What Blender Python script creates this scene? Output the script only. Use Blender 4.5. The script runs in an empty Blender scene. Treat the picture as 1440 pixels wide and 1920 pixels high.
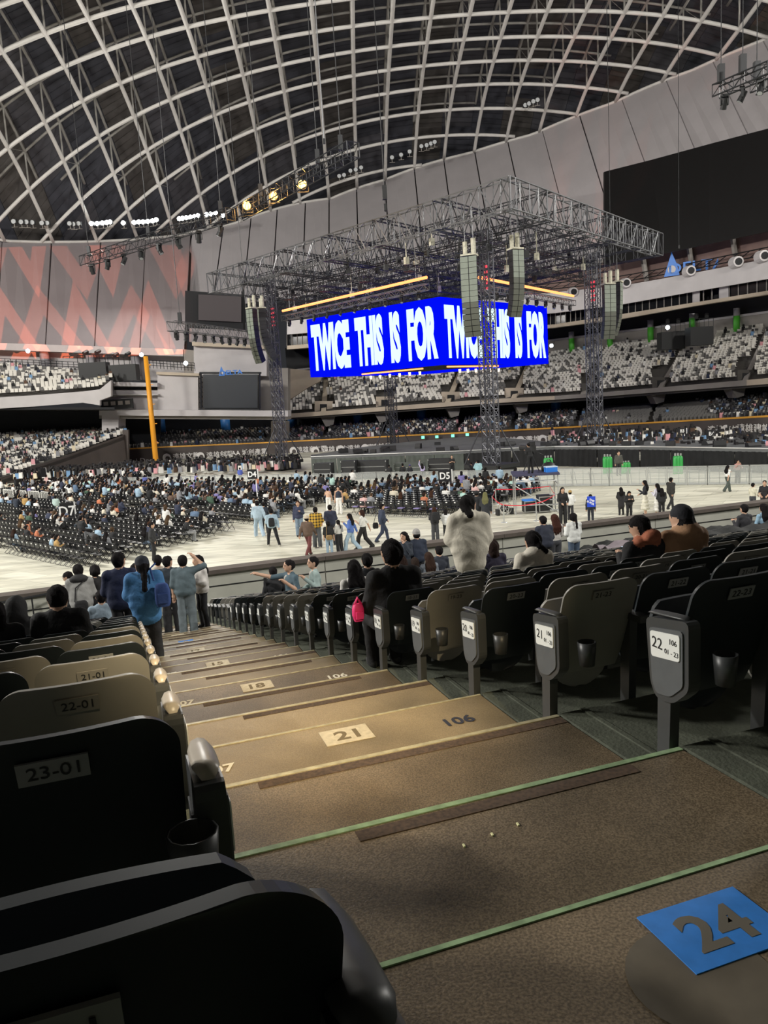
import bpy, bmesh, math, random
import numpy as np
from mathutils import Vector, Matrix

random.seed(7)
rng = np.random.default_rng(11)
S = bpy.context.scene
COL = S.collection

# ---------------------------------------------------------------- camera
CH = 6.6                                   # eye height above the stadium floor
PITCH, ROLL, FPX = math.radians(8.2), math.radians(-3.37), 1450.0
CF = np.array([0, math.cos(PITCH), -math.sin(PITCH)])
_r0 = np.array([1.0, 0, 0]); _u0 = np.cross(_r0, CF)
CR = math.cos(ROLL) * _r0 + math.sin(ROLL) * _u0
CU = math.cos(ROLL) * _u0 - math.sin(ROLL) * _r0
cam = bpy.data.cameras.new('camera')
cam.sensor_fit = 'VERTICAL'; cam.sensor_height = 24.0; cam.lens = 24.0 * FPX / 1920.0
cam.clip_start = 0.05; cam.clip_end = 800
camo = bpy.data.objects.new('camera', cam); COL.objects.link(camo)
camo.matrix_world = Matrix(((CR[0], CU[0], -CF[0], 0), (CR[1], CU[1], -CF[1], 0), (CR[2], CU[2], -CF[2], CH), (0, 0, 0, 1)))
S.camera = camo
S.view_settings.view_transform = 'Standard'; S.view_settings.look = 'None'
S.view_settings.exposure = 0.0; S.view_settings.gamma = 1.0; S.view_settings.use_curve_mapping = False

# ---------------------------------------------------------------- world and the large lights
W = bpy.data.worlds.new('world'); S.world = W; W.use_nodes = True
W.node_tree.nodes['Background'].inputs[0].default_value = (0.62, 0.64, 0.70, 1)
W.node_tree.nodes['Background'].inputs[1].default_value = 0.045

def light(name, kind, loc, target, energy, col=(1, 1, 1), size=1.0, size_y=None, spot=60, blend=.3):
    l = bpy.data.lights.new(name, kind); l.energy = energy; l.color = col
    if kind == 'AREA':
        l.shape = 'RECTANGLE'; l.size = size; l.size_y = size_y or size
    else: l.shadow_soft_size = size
    if kind == 'SPOT': l.spot_size = math.radians(spot); l.spot_blend = blend
    o = bpy.data.objects.new(name, l); COL.objects.link(o); o.location = loc
    d = Vector(target) - Vector(loc); o.rotation_euler = d.to_track_quat('-Z', 'Y').to_euler()
    return o

# floodlight banks on the rim of the dome, all round the field
FLOODS = [((-33, 118, 36), 0.35), ((-76, 34, 38), 1.25), ((72, 66, 44), .8), ((62, 112, 50), .55),
          ((-58, 8, 40), 0.9), ((60, 4, 44), 0.9), ((-6, -42, 46), 0.8)]
for k, (pos, w) in enumerate(FLOODS):
    light('floodlight_beam', 'AREA', pos, (-2, 56, 0), 3.6e4 * w, (1.0, .965, .90), 9, 3)

# ---------------------------------------------------------------- pixels of the photograph (1440 x 1920) to rays
def ray(x, y): return CF + (x - 720) / FPX * CR + (960 - y) / FPX * CU
def onz(x, y, z=0.0):
    d = ray(x, y); return np.array([0, 0, CH]) + d * ((z - CH) / d[2])
def ony(x, y, Y):
    d = ray(x, y); return np.array([0, 0, CH]) + d * (Y / d[1])

# ---------------------------------------------------------------- object helpers
def tag(o, label=None, cat=None, group=None, kind=None):
    if label: o['label'] = label
    if cat: o['category'] = cat
    if group: o['group'] = group
    if kind: o['kind'] = kind
    return o
def mkobj(name, me, parent=None, loc=None, mats=None, rot=None):
    o = bpy.data.objects.new(name, me); COL.objects.link(o)
    if parent is not None: o.parent = parent
    if loc is not None: o.location = loc
    if rot is not None: o.rotation_euler = rot
    if mats is not None and me is not None:
        if not isinstance(mats, (list, tuple)): mats = [mats]
        if len(me.materials) == 0:
            for m in mats: me.materials.append(m)
    return o
def empty(name, loc=(0, 0, 0), rz=0.0):
    o = bpy.data.objects.new(name, None); COL.objects.link(o); o.location = loc; o.rotation_euler = (0, 0, rz)
    o.empty_display_size = .1
    return o
def children_of(o): return [c for c in KIDS.get(o.name, [])]
KIDS = {}
def reg(o, parent):
    KIDS.setdefault(parent.name, []).append(o); return o

class MB:
    """collects shapes; build() links them as one mesh object"""
    def __init__(s): s.v = []; s.f = []; s.mi = []; s.cur = 0; s.sm = []; s.smooth = False
    def add(s, vs, fs):
        b = len(s.v); s.v += [tuple(map(float, q)) for q in vs]
        for f in fs: s.f.append(tuple(i + b for i in f)); s.mi.append(s.cur); s.sm.append(s.smooth)
        return s
    def box(s, c, d, rz=0.0, M=None):
        x, y, z = d[0] / 2, d[1] / 2, d[2] / 2; cs, sn = math.cos(rz), math.sin(rz); vs = []
        for a in (-x, x):
            for b in (-y, y):
                for e in (-z, z):
                    q = (c[0] + a * cs - b * sn, c[1] + a * sn + b * cs, c[2] + e)
                    vs.append(q)
        if M is not None: vs = [tuple(M @ Vector(q)) for q in vs]
        return s.add(vs, [(0, 1, 3, 2), (4, 6, 7, 5), (0, 4, 5, 1), (2, 3, 7, 6), (0, 2, 6, 4), (1, 5, 7, 3)])
    def hexa(s, lo, hi):
        """4 bottom points, 4 top points"""
        return s.add(list(lo) + list(hi), [(3, 2, 1, 0), (4, 5, 6, 7), (0, 1, 5, 4), (1, 2, 6, 5), (2, 3, 7, 6), (3, 0, 4, 7)])
    def tube(s, p0, p1, r0, r1=None, n=6, caps=True):
        r1 = r0 if r1 is None else r1
        p0 = np.array(p0, float); p1 = np.array(p1, float); d = p1 - p0; L = np.linalg.norm(d)
        if L < 1e-6: return s
        d /= L; a = np.array([0, 0, 1.0]) if abs(d[2]) < .9 else np.array([1.0, 0, 0])
        u = np.cross(d, a); u /= np.linalg.norm(u); w = np.cross(d, u)
        vs = []
        for p, r in ((p0, r0), (p1, r1)):
            for k in range(n):
                t = 2 * math.pi * k / n + .4; vs.append(p + r * (math.cos(t) * u + math.sin(t) * w))
        fs = [(k, (k + 1) % n, n + (k + 1) % n, n + k) for k in range(n)]
        if caps: fs += [tuple(range(n - 1, -1, -1)), tuple(range(n, 2 * n))]
        return s.add(vs, fs)
    def path(s, pts, r, n=6):
        """a swept tube through points"""
        P = [np.array(q, float) for q in pts]; m = len(P); vs = []
        rr = r if hasattr(r, '__len__') else [r] * m
        pu = None
        for i in range(m):
            d = P[min(i + 1, m - 1)] - P[max(i - 1, 0)]; d /= (np.linalg.norm(d) + 1e-9)
            if pu is None:
                a = np.array([0, 0, 1.0]) if abs(d[2]) < .9 else np.array([1.0, 0, 0]); u = np.cross(d, a)
            else: u = pu - d * (pu @ d)
            u /= (np.linalg.norm(u) + 1e-9); pu = u; w = np.cross(d, u)
            for k in range(n):
                t = 2 * math.pi * k / n; vs.append(P[i] + rr[i] * (math.cos(t) * u + math.sin(t) * w))
        fs = []
        for i in range(m - 1):
            for k in range(n): fs.append((i * n + k, i * n + (k + 1) % n, (i + 1) * n + (k + 1) % n, (i + 1) * n + k))
        fs += [tuple(range(n - 1, -1, -1)), tuple(range((m - 1) * n, m * n))]
        return s.add(vs, fs)
    def prism(s, poly, z0, z1, T=None):
        """polygon (x,y) extruded along z; T maps a point to its place"""
        n = len(poly); vs = [(x, y, z0) for x, y in poly] + [(x, y, z1) for x, y in poly]
        if T is not None: vs = [tuple(T(q)) for q in vs]
        return s.add(vs, [tuple(range(n - 1, -1, -1)), tuple(range(n, 2 * n))] + [(k, (k + 1) % n, n + (k + 1) % n, n + k) for k in range(n)])
    def lathe(s, prof, c=(0, 0, 0), n=12):
        vs = []; m = len(prof)
        for r, z in prof:
            for k in range(n):
                t = 2 * math.pi * k / n; vs.append((c[0] + r * math.cos(t), c[1] + r * math.sin(t), c[2] + z))
        fs = [(i * n + k, i * n + (k + 1) % n, (i + 1) * n + (k + 1) % n, (i + 1) * n + k) for i in range(m - 1) for k in range(n)]
        fs += [tuple(range(n - 1, -1, -1)), tuple(range((m - 1) * n, m * n))]
        return s.add(vs, fs)
    def grid(s, P, closed=False):
        """P[i][j] points -> quads"""
        a, b = len(P), len(P[0]); vs = [q for row in P for q in row]
        return s.add(vs, [(i * b + j, i * b + j + 1, (i + 1) * b + j + 1, (i + 1) * b + j) for i in range(a - 1) for j in range(b - 1)])
    def mesh(s, name, mats=None, fixn=True):
        me = bpy.data.meshes.new(name); me.from_pydata(s.v, [], s.f)
        me.polygons.foreach_set('material_index', np.array(s.mi, np.int32))
        me.polygons.foreach_set('use_smooth', np.array(s.sm, bool))
        if fixn:
            bm = bmesh.new(); bm.from_mesh(me); bmesh.ops.recalc_face_normals(bm, faces=bm.faces); bm.to_mesh(me); bm.free()
        if mats is not None:
            for m in (mats if isinstance(mats, (list, tuple)) else [mats]): me.materials.append(m)
        me.update(); return me
    def build(s, name, mats, parent=None, loc=None, rot=None, fixn=True):
        o = mkobj(name, s.mesh(name, mats, fixn), parent, loc, None, rot)
        if parent is not None: reg(o, parent)
        return o

def copy_thing(root, loc=None, rz=None, **kw):
    """a copy of a thing with copies of its parts and sub-parts (mesh data shared)"""
    r = root.copy(); COL.objects.link(r)
    if loc is not None: r.location = loc
    if rz is not None: r.rotation_euler = (0, 0, rz)
    for ch in children_of(root):
        c = ch.copy(); COL.objects.link(c); c.parent = r; reg(c, r)
        for g in children_of(ch):
            e = g.copy(); COL.objects.link(e); e.parent = c; reg(e, c)
    tag(r, **kw); return r

# ---------------------------------------------------------------- materials
MATS = {}
def mat(name, col, rough=.6, metal=0.0, emit=None, es=1.0, noise=0.0, scale=6.0, bump=0.0, bscale=40.0, alpha=1.0, spec=.5, col2=None, detail=4):
    if name in MATS: return MATS[name]
    m = bpy.data.materials.new(name); m.use_nodes = True; MATS[name] = m
    nt = m.node_tree; b = nt.nodes['Principled BSDF']
    b.inputs['Base Color'].default_value = (*col, 1); b.inputs['Roughness'].default_value = rough
    b.inputs['Metallic'].default_value = metal; b.inputs['Alpha'].default_value = alpha
    b.inputs['Specular IOR Level'].default_value = spec
    if emit: b.inputs['Emission Color'].default_value = (*emit, 1); b.inputs['Emission Strength'].default_value = es
    if noise or bump:
        tc = nt.nodes.new('ShaderNodeTexCoord')
    if noise:
        n = nt.nodes.new('ShaderNodeTexNoise'); n.inputs['Scale'].default_value = scale; n.inputs['Detail'].default_value = detail
        nt.links.new(tc.outputs['Object'], n.inputs['Vector'])
        r = nt.nodes.new('ShaderNodeValToRGB'); nt.links.new(n.outputs['Fac'], r.inputs['Fac'])
        c2 = col2 or tuple(c * (1 - noise) for c in col); c1 = col if col2 else tuple(min(1, c * (1 + noise)) for c in col)
        r.color_ramp.elements[0].position = .35; r.color_ramp.elements[1].position = .65
        r.color_ramp.elements[0].color = (*c2, 1); r.color_ramp.elements[1].color = (*c1, 1)
        nt.links.new(r.outputs['Color'], b.inputs['Base Color'])
    if bump:
        n2 = nt.nodes.new('ShaderNodeTexNoise'); n2.inputs['Scale'].default_value = bscale
        nt.links.new(tc.outputs['Object'], n2.inputs['Vector'])
        bp = nt.nodes.new('ShaderNodeBump'); bp.inputs['Strength'].default_value = bump; bp.inputs['Distance'].default_value = .02
        nt.links.new(n2.outputs['Fac'], bp.inputs['Height']); nt.links.new(bp.outputs['Normal'], b.inputs['Normal'])
    return m
def srgb(h):
    c = [int(h[i:i + 2], 16) / 255 for i in (0, 2, 4)]
    return tuple(x / 12.92 if x < .04045 else ((x + .055) / 1.055) ** 2.4 for x in c)

TMP = bpy.data.scenes.new('lettering_workbench')
_txt = {}
def text_mesh(s, size=1.0, sx=1.0, bold=0.0, depth=0.004, spacing=1.0, align='CENTER', wsp=1.0):
    """flat lettering as a mesh, centred on its origin, in the XZ plane facing -Y"""
    key = (s, size, sx, bold, depth, spacing, align, wsp)
    if key in _txt: return _txt[key]
    c = bpy.data.curves.new('lettering', 'FONT'); c.body = s; c.size = size; c.align_x = align; c.align_y = 'CENTER'
    c.offset = bold; c.extrude = depth; c.space_character = spacing; c.space_word = wsp; c.resolution_u = 3
    o = bpy.data.objects.new('lettering', c); TMP.collection.objects.link(o)
    TMP.view_layers[0].update(); dg = TMP.view_layers[0].depsgraph; me = bpy.data.meshes.new_from_object(o.evaluated_get(dg))
    bpy.data.objects.remove(o); bpy.data.curves.remove(c)
    n = len(me.vertices); co = np.empty(n * 3, np.float32)
    if n:
        me.vertices.foreach_get('co', co); co = co.reshape(-1, 3)
        out = np.stack([co[:, 0] * sx, -co[:, 2], co[:, 1]], -1)
        cx = (out[:, 0].min() + out[:, 0].max()) / 2 if align == 'CENTER' else 0
        cz = (out[:, 2].min() + out[:, 2].max()) / 2
        out[:, 0] -= cx; out[:, 2] -= cz
        me.vertices.foreach_set('co', out.ravel().astype(np.float32)); me.update()
    me.materials.clear()
    _txt[key] = me; return me
def add_text(name, s, mtl, parent, loc, rot=(0, 0, 0), **kw):
    src = text_mesh(s, **kw); me = src.copy(); me.materials.append(mtl)
    o = mkobj(name, me, parent, loc, None, rot)
    if parent is not None: reg(o, parent)
    return o
# ================================================================ materials used by the setting
M_floor = mat('field_cover', srgb('d6d3c4'), .62, noise=.10, scale=.9, bump=.15, bscale=3)
M_conc = mat('stand_concrete', srgb('4d5145'), .8, noise=.18, scale=5, bump=.25, bscale=60)
M_seam = mat('joint_dark', srgb('1d1d1b'), .8)
M_nose = mat('nosing_green', srgb('8aa37c'), .38, noise=.22, scale=22); M_nose2 = mat('nosing_pale', srgb('a39c80'), .4, noise=.2, scale=22)
M_slip = mat('antislip_brown', srgb('4a3a2c'), .85, noise=.3, scale=60)
M_par = mat('parapet_grey', srgb('a9a99f'), .7, noise=.06, scale=2)
M_cap = mat('parapet_cap', srgb('544c46'), .75, noise=.12, scale=3)
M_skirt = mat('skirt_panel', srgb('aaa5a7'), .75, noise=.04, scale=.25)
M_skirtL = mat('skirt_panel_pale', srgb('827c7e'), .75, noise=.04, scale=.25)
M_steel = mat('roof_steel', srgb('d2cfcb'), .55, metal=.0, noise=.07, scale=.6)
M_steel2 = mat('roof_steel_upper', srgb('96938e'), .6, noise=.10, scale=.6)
M_white = mat('white_panel', srgb('bab6b6'), .7, noise=.04, scale=.6)
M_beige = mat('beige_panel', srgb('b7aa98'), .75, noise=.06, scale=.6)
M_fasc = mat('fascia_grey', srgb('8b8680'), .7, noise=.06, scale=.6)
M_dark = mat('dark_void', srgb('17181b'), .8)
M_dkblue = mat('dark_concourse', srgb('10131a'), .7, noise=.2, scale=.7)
M_brown = mat('rust_panel', srgb('7d6660'), .8, noise=.12, scale=.5)
M_wall = mat('outfield_pad', srgb('4a4340'), .75, noise=.08, scale=.6)
M_rake = mat('deck_concrete', srgb('4b4844'), .85, noise=.08, scale=1)
M_yellow = mat('yellow_line', srgb('d59a36'), .5)
M_orange = mat('pole_orange', srgb('f2a62c'), .45)
M_blackscr = mat('dead_screen', srgb('0d0c0d'), .42, noise=.2, scale=1.4)
M_glass = mat('box_glass', srgb('131417'), .12, spec=.6)
M_green = mat('column_green', srgb('4fae37'), .5)
M_blue = mat('column_blue', srgb('2f6fb2'), .5)
M_colgrey = mat('column_grey', srgb('8f8c90'), .5)
M_black = mat('black_paint', srgb('121214'), .5)
M_rail = mat('rail_dark', srgb('2a2b2d'), .45, metal=.4)

def aisle_material(name, c0, c1):
    m = bpy.data.materials.new(name); m.use_nodes = True; nt = m.node_tree; b = nt.nodes['Principled BSDF']
    tc = nt.nodes.new('ShaderNodeTexCoord'); g = nt.nodes.new('ShaderNodeNewGeometry')
    n1 = nt.nodes.new('ShaderNodeTexNoise'); n1.inputs['Scale'].default_value = 150; n1.inputs['Detail'].default_value = 3
    n2 = nt.nodes.new('ShaderNodeTexNoise'); n2.inputs['Scale'].default_value = 1.6; n2.inputs['Detail'].default_value = 6
    for n in (n1, n2): nt.links.new(g.outputs['Position'], n.inputs['Vector'])
    r1 = nt.nodes.new('ShaderNodeValToRGB'); r1.color_ramp.elements[0].position = .38; r1.color_ramp.elements[1].position = .66
    r1.color_ramp.elements[0].color = (*srgb(c0), 1); r1.color_ramp.elements[1].color = (*srgb(c1), 1)
    r2 = nt.nodes.new('ShaderNodeValToRGB'); r2.color_ramp.elements[0].position = .33; r2.color_ramp.elements[1].position = .7
    r2.color_ramp.elements[0].color = (.55, .54, .50, 1); r2.color_ramp.elements[1].color = (1.12, 1.09, 1.0, 1)
    mx = nt.nodes.new('ShaderNodeMixRGB'); mx.blend_type = 'MULTIPLY'; mx.inputs[0].default_value = 1
    nt.links.new(n1.outputs['Fac'], r1.inputs[0]); nt.links.new(n2.outputs['Fac'], r2.inputs[0])
    nt.links.new(r1.outputs[0], mx.inputs[1]); nt.links.new(r2.outputs[0], mx.inputs[2]); nt.links.new(mx.outputs[0], b.inputs['Base Color'])
    b.inputs['Roughness'].default_value = .48
    bp = nt.nodes.new('ShaderNodeBump'); bp.inputs['Strength'].default_value = .35; bp.inputs['Distance'].default_value = .004
    nt.links.new(n1.outputs['Fac'], bp.inputs['Height']); nt.links.new(bp.outputs[0], b.inputs['Normal'])
    return m
M_aisle = aisle_material('aisle_coating_dark', '5f5344', '8b7c68'); M_aisle2 = aisle_material('aisle_coating_pale', '84765f', '998a72')

def field_material():
    """pale roll-out floor cover: long sheets with faint joints and scuffs"""
    m = bpy.data.materials.new('field_sheets'); m.use_nodes = True; nt = m.node_tree; b = nt.nodes['Principled BSDF']
    g = nt.nodes.new('ShaderNodeNewGeometry'); mp = nt.nodes.new('ShaderNodeMapping'); mp.inputs['Rotation'].default_value = (0, 0, math.radians(33))
    nt.links.new(g.outputs['Position'], mp.inputs['Vector'])
    br = nt.nodes.new('ShaderNodeTexBrick'); br.inputs['Scale'].default_value = 1.0; br.inputs['Brick Width'].default_value = 2.4; br.inputs['Row Height'].default_value = 1.15
    br.inputs['Mortar Size'].default_value = .02; br.inputs['Mortar Smooth'].default_value = .6
    br.inputs['Color1'].default_value = (*srgb('cdcbbb'), 1); br.inputs['Color2'].default_value = (*srgb('dedccd'), 1); br.inputs['Mortar'].default_value = (*srgb('a9a798'), 1)
    nt.links.new(mp.outputs[0], br.inputs['Vector'])
    mp2 = nt.nodes.new('ShaderNodeMapping'); mp2.inputs['Rotation'].default_value = (0, 0, math.radians(33)); mp2.inputs['Scale'].default_value = (.25, 1.6, 1)
    nt.links.new(g.outputs['Position'], mp2.inputs['Vector'])
    n = nt.nodes.new('ShaderNodeTexNoise'); n.inputs['Scale'].default_value = 1.3; n.inputs['Detail'].default_value = 6; nt.links.new(mp2.outputs[0], n.inputs['Vector'])
    r = nt.nodes.new('ShaderNodeValToRGB'); r.color_ramp.elements[0].position = .35; r.color_ramp.elements[1].position = .6
    r.color_ramp.elements[0].color = (.72, .72, .70, 1); r.color_ramp.elements[1].color = (1.05, 1.05, 1.03, 1); nt.links.new(n.outputs['Fac'], r.inputs[0])
    mx = nt.nodes.new('ShaderNodeMixRGB'); mx.blend_type = 'MULTIPLY'; mx.inputs[0].default_value = 1
    nt.links.new(br.outputs['Color'], mx.inputs[1]); nt.links.new(r.outputs[0], mx.inputs[2]); nt.links.new(mx.outputs[0], b.inputs['Base Color'])
    b.inputs['Roughness'].default_value = .55
    return m
M_field = field_material()

# ================================================================ the field floor
fl = MB().box((0, 70, -.1), (190, 100, .2)).build('floor', M_field); tag(fl, kind='structure')

# ================================================================ the near stand: rows step down along A_, seats run along B_
TH = math.radians(18.8)
A_ = np.array([-math.sin(TH), math.cos(TH)]); B_ = np.array([math.cos(TH), math.sin(TH)])
DP, D0, RISE, EYE = .88, 1.442, .203, 1.186        # tread depth, first edge, rise, eye above row 24
def NW(al, ro, z): q = A_ * al + B_ * ro; return (float(q[0]), float(q[1]), float(z))
def zt(row): return CH - EYE - (24 - row) * RISE    # floor height of a row
def edge(row): return D0 + DP * (24 - row)          # front (field side) edge of that row's floor
def ab(P): return float(P[:2] @ A_), float(P[:2] @ B_)
ROT_B = TH                                          # rotation that puts local +x along the row, +y down the aisle
B_L, B_R = 0.16, 1.93                               # the aisle lies between these

floor_stand = empty('floor_stand'); tag(floor_stand, kind='structure')
def block(mb, a0, a1, b0, b1, z0, z1):
    mb.hexa([NW(a0, b0, z0), NW(a0, b1, z0), NW(a1, b1, z0), NW(a1, b0, z0)], [NW(a0, b0, z1), NW(a0, b1, z1), NW(a1, b1, z1), NW(a1, b0, z1)])
for row in range(28, 0, -1):
    e = edge(row); z = zt(row); a0 = e - DP; lo = z - .45
    m = MB(); block(m, a0, e - .045 + (.012 if row % 3 else .022), B_L, B_R, lo, z); m.build('tread', M_aisle2 if row in (21, 20, 17, 16, 13, 12, 9, 8, 5, 4) else M_aisle, floor_stand)
    m = MB(); block(m, e - .045 + (.012 if row % 3 else .022), e - .008, B_L, B_R, lo, z + .004); m.build('nosing', M_nose if row >= 23 else M_nose2, floor_stand)
    if row % 3:
        off = [.0, .12, .3][row % 3] + .15
        m = MB(); block(m, e - .105, e - .045, B_L + off, B_R - .25 * (row % 2), z - .02, z + .003); m.build('anti_slip_strip', M_slip, floor_stand)
    m = MB(); block(m, a0, e - .012, B_R + .012, 30, lo, z + .006)
    m.build('terrace', M_conc, floor_stand)
    m = MB(); block(m, a0, e - .012, B_R + .13, B_R + .155, z, z + .014); m.build('joint_cover', M_conc, floor_stand)
    m = MB(); block(m, a0, e - .012, -16, B_L - .012, lo, z + .006); m.build('terrace', M_conc, floor_stand)
# row stickers and block numbers on every third tread
M_stick = mat('sticker_pale', srgb('b9ae96'), .6, noise=.12, scale=30)
M_stickB = mat('sticker_blue', srgb('2e78c8'), .6, noise=.08, scale=20)
M_num = mat('sticker_number', srgb('6a5d45'), .8)
M_numB = mat('sticker_number_worn', srgb('5f5a50'), .8)
M_paintW = mat('block_number_paint', srgb('d8d4c8'), .7)
M_paintD = mat('block_number_dark', srgb('2c2f3d'), .7)
for row, (px, py) in {24: (1308, 1712), 21: (640, 1365), 18: (478, 1279), 15: (405, 1237), 12: (365, 1214), 9: (345, 1192), 6: (330, 1180)}.items():
    P = onz(px, py, zt(row)); al, bo = ab(P); z = zt(row)
    al = min(edge(row) - .2, max(edge(row) - DP + .2, al)); bo = min(1.7, max(.3, bo))
    w, h = (.27, .19) if row == 24 else (.27, .19)
    st = MB().box((0, 0, 0), (w, h, .003)).build('row_sticker', M_stickB if row in (24, 9) else M_stick, floor_stand, NW(al, bo, z + .003), (0, 0, ROT_B))
    add_text('row_number', str(row), M_numB if row == 24 else M_num, st, (0, 0, .002), (-math.pi / 2, 0, 0), size=.15, depth=.0006, bold=.004, sx=1.1)
    lp = NW(edge(row) - (.62 if row == 24 else .30), .33, z + .003); rp = NW(edge(row) - .3, 1.66, z + .003)
    if row == 24:
        P = onz(700, 1893, z); a2, b2 = ab(P); lp = NW(a2, b2 - .03, z + .003)
    add_text('block_number', '107', M_paintD if row == 24 else M_paintW, floor_stand, lp, (-math.pi / 2, 0, ROT_B), size=.12, depth=.0006, bold=.003)
    add_text('block_number', '106', M_paintD if row == 21 else M_paintW, floor_stand, rp, (-math.pi / 2, 0, ROT_B), size=.13, depth=.0006, bold=.003)
# worn round patch on the nearest tread
P = onz(1318, 1836, zt(24))
m = MB(); m.lathe([(.15, 0), (.15, .0012), (0.001, .0012)], n=28); m.build('worn_patch', mat('worn_patch', srgb('5d564a'), .55, noise=.15, scale=9), floor_stand, (P[0], P[1], zt(24) + .001))

for x, y in ((870, 1587), (923, 1566), (971, 1547)):
    P = onz(x, y, zt(23)); m = MB(); m.box((0, 0, .003), (.006, .016, .004), .2); o = m.build('paper_scrap', mat('scrap_pale', srgb('f2f0b8'), .6), None, (P[0], P[1], zt(23))); tag(o, 'tiny pale paper scrap on the bare brown step', 'scrap', 'paper scraps on the step')

# parapet between the seats and the field
wall_parapet = empty('wall_parapet'); tag(wall_parapet, kind='structure')
PA = 23.0; PZ = 1.93
for k in range(9):
    b0 = -19 + k * 6.2; b1 = b0 + 6.17
    m = MB(); block(m, PA, PA + .22, b0, b1, -.1, PZ - .12); m.build('parapet_panel', M_par, wall_parapet)
    m = MB(); block(m, PA - .12, PA + .42, b0, b1 + .02, PZ - .12, PZ); m.build('parapet_cap', M_cap, wall_parapet)
    m = MB(); block(m, PA - .02, PA, b0, b1, PZ - .52, PZ - .49); m.build('cable_rail', M_rail, wall_parapet)
m = MB(); block(m, edge(1), PA, -19, 30, -.1, zt(1)); m.build('walkway', M_conc, floor_stand)

# ================================================================ far bowl: lines of the photograph at the distance of each tier
def sx(x): return float(np.interp(x, [-300, 0, 540, 1040, 1170, 1300, 1440, 1700], [1.1, 1.1, 1.1, 1.0, .95, .88, .80, .66]))
def yline(pts):
    xs = [p[0] for p in pts]; ys = [p[1] for p in pts]
    def f(x):
        if x > xs[-1]: return ys[-1] + (ys[-1] - ys[-2]) / (xs[-1] - xs[-2]) * (x - xs[-1])
        if x < xs[0]: return ys[0] + (ys[1] - ys[0]) / (xs[1] - xs[0]) * (x - xs[0])
        return float(np.interp(x, xs, ys))
    return f
LA = yline([(238, 843), (290, 840), (480, 832), (960, 808), (1440, 782)])
LB = yline([(300, 812), (540, 802), (700, 793), (850, 786), (1000, 774), (1090, 768), (1200, 761), (1300, 753), (1440, 741)])
LC = yline([(538, 784), (908, 757), (1068, 748), (1440, 720)])
LD = yline([(538, 776), (908, 749), (1068, 741), (1440, 709)])
LE = yline([(538, 722), (640, 706), (1027, 669), (1107, 656), (1239, 642), (1340, 631), (1440, 616)])
LF = yline([(540, 697), (1040, 639), (1240, 614), (1440, 587)])
LG0 = yline([(540, 655), (1040, 614), (1165, 598), (1318, 571), (1440, 552)])
LG1 = yline([(540, 648), (1040, 608), (1165, 589), (1440, 545)])
LH = yline([(540, 627), (1040, 587), (1165, 571), (1368, 535), (1440, 523)])
LI = yline([(540, 602), (905, 562), (1040, 548), (1170, 535), (1273, 517), (1440, 485)])
LJ = yline([(345, 585), (540, 560), (1040, 508), (1173, 485), (1243, 473), (1440, 432)])
def at(L, x, Y): return ony(x, L(x), Y * sx(x))
XR = [538, 600, 660, 735, 810, 880, 940, 990, 1040, 1107, 1170, 1240, 1300, 1340, 1400, 1440, 1520, 1600, 1700]
XA = [238, 290, 350, 420, 480] + XR
def slab(name, A, B, off, mtl, parent=None):
    """a sheet between two 3-D lines, thickened by the vector off"""
    off = np.array(off, float); n = len(A); m = MB()
    vs = list(A) + list(B) + [np.array(q) + off for q in A] + [np.array(q) + off for q in B]; fs = []
    for k in range(n - 1):
        fs += [(k, k + 1, n + k + 1, n + k), (2 * n + k + 1, 2 * n + k, 3 * n + k, 3 * n + k + 1), (k, 2 * n + k, 2 * n + k + 1, k + 1), (n + k, n + k + 1, 3 * n + k + 1, 3 * n + k)]
    fs += [(0, n, 3 * n, 2 * n), (n - 1, 3 * n - 1, 4 * n - 1, 2 * n - 1)]
    m.add(vs, fs); o = m.build(name, mtl, parent)
    if parent is None: tag(o, kind='structure')
    return o
def pxprism(name, pts, Y, thick, mtl, parent=None, kind='structure'):
    P = [ony(x, y, Y) for x, y in pts]; n = len(P); m = MB(); Q = [p + np.array([0, thick, 0]) for p in P]
    m.add(P + Q, [tuple(range(n)), tuple(range(2 * n - 1, n - 1, -1))] + [(k, (k + 1) % n, n + (k + 1) % n, n + k) for k in range(n)])
    o = m.build(name, mtl, parent)
    if parent is None and kind: tag(o, kind=kind)
    return o
def rectpx(x0, y0, x1, y1): return [(x0, y0), (x1, y0), (x1, y1), (x0, y1)]

# outfield wall with its yellow line
wall_outfield = empty('wall_outfield'); tag(wall_outfield, kind='structure')
topA = [at(LA, x, 100) for x in XA]
for k in range(len(XA) - 1):
    a, b = topA[k], topA[k + 1]
    slab('wall_pad', [a, b], [np.array([a[0], a[1], -.6]), np.array([b[0], b[1], -.6])], (0, .5, 0), M_wall, wall_outfield)
    slab('yellow_rail', [a + np.array([0, -.1, .16]), b + np.array([0, -.1, .16])], [a + np.array([0, -.1, 0]), b + np.array([0, -.1, 0])], (0, .7, 0), M_yellow, wall_outfield)
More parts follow.
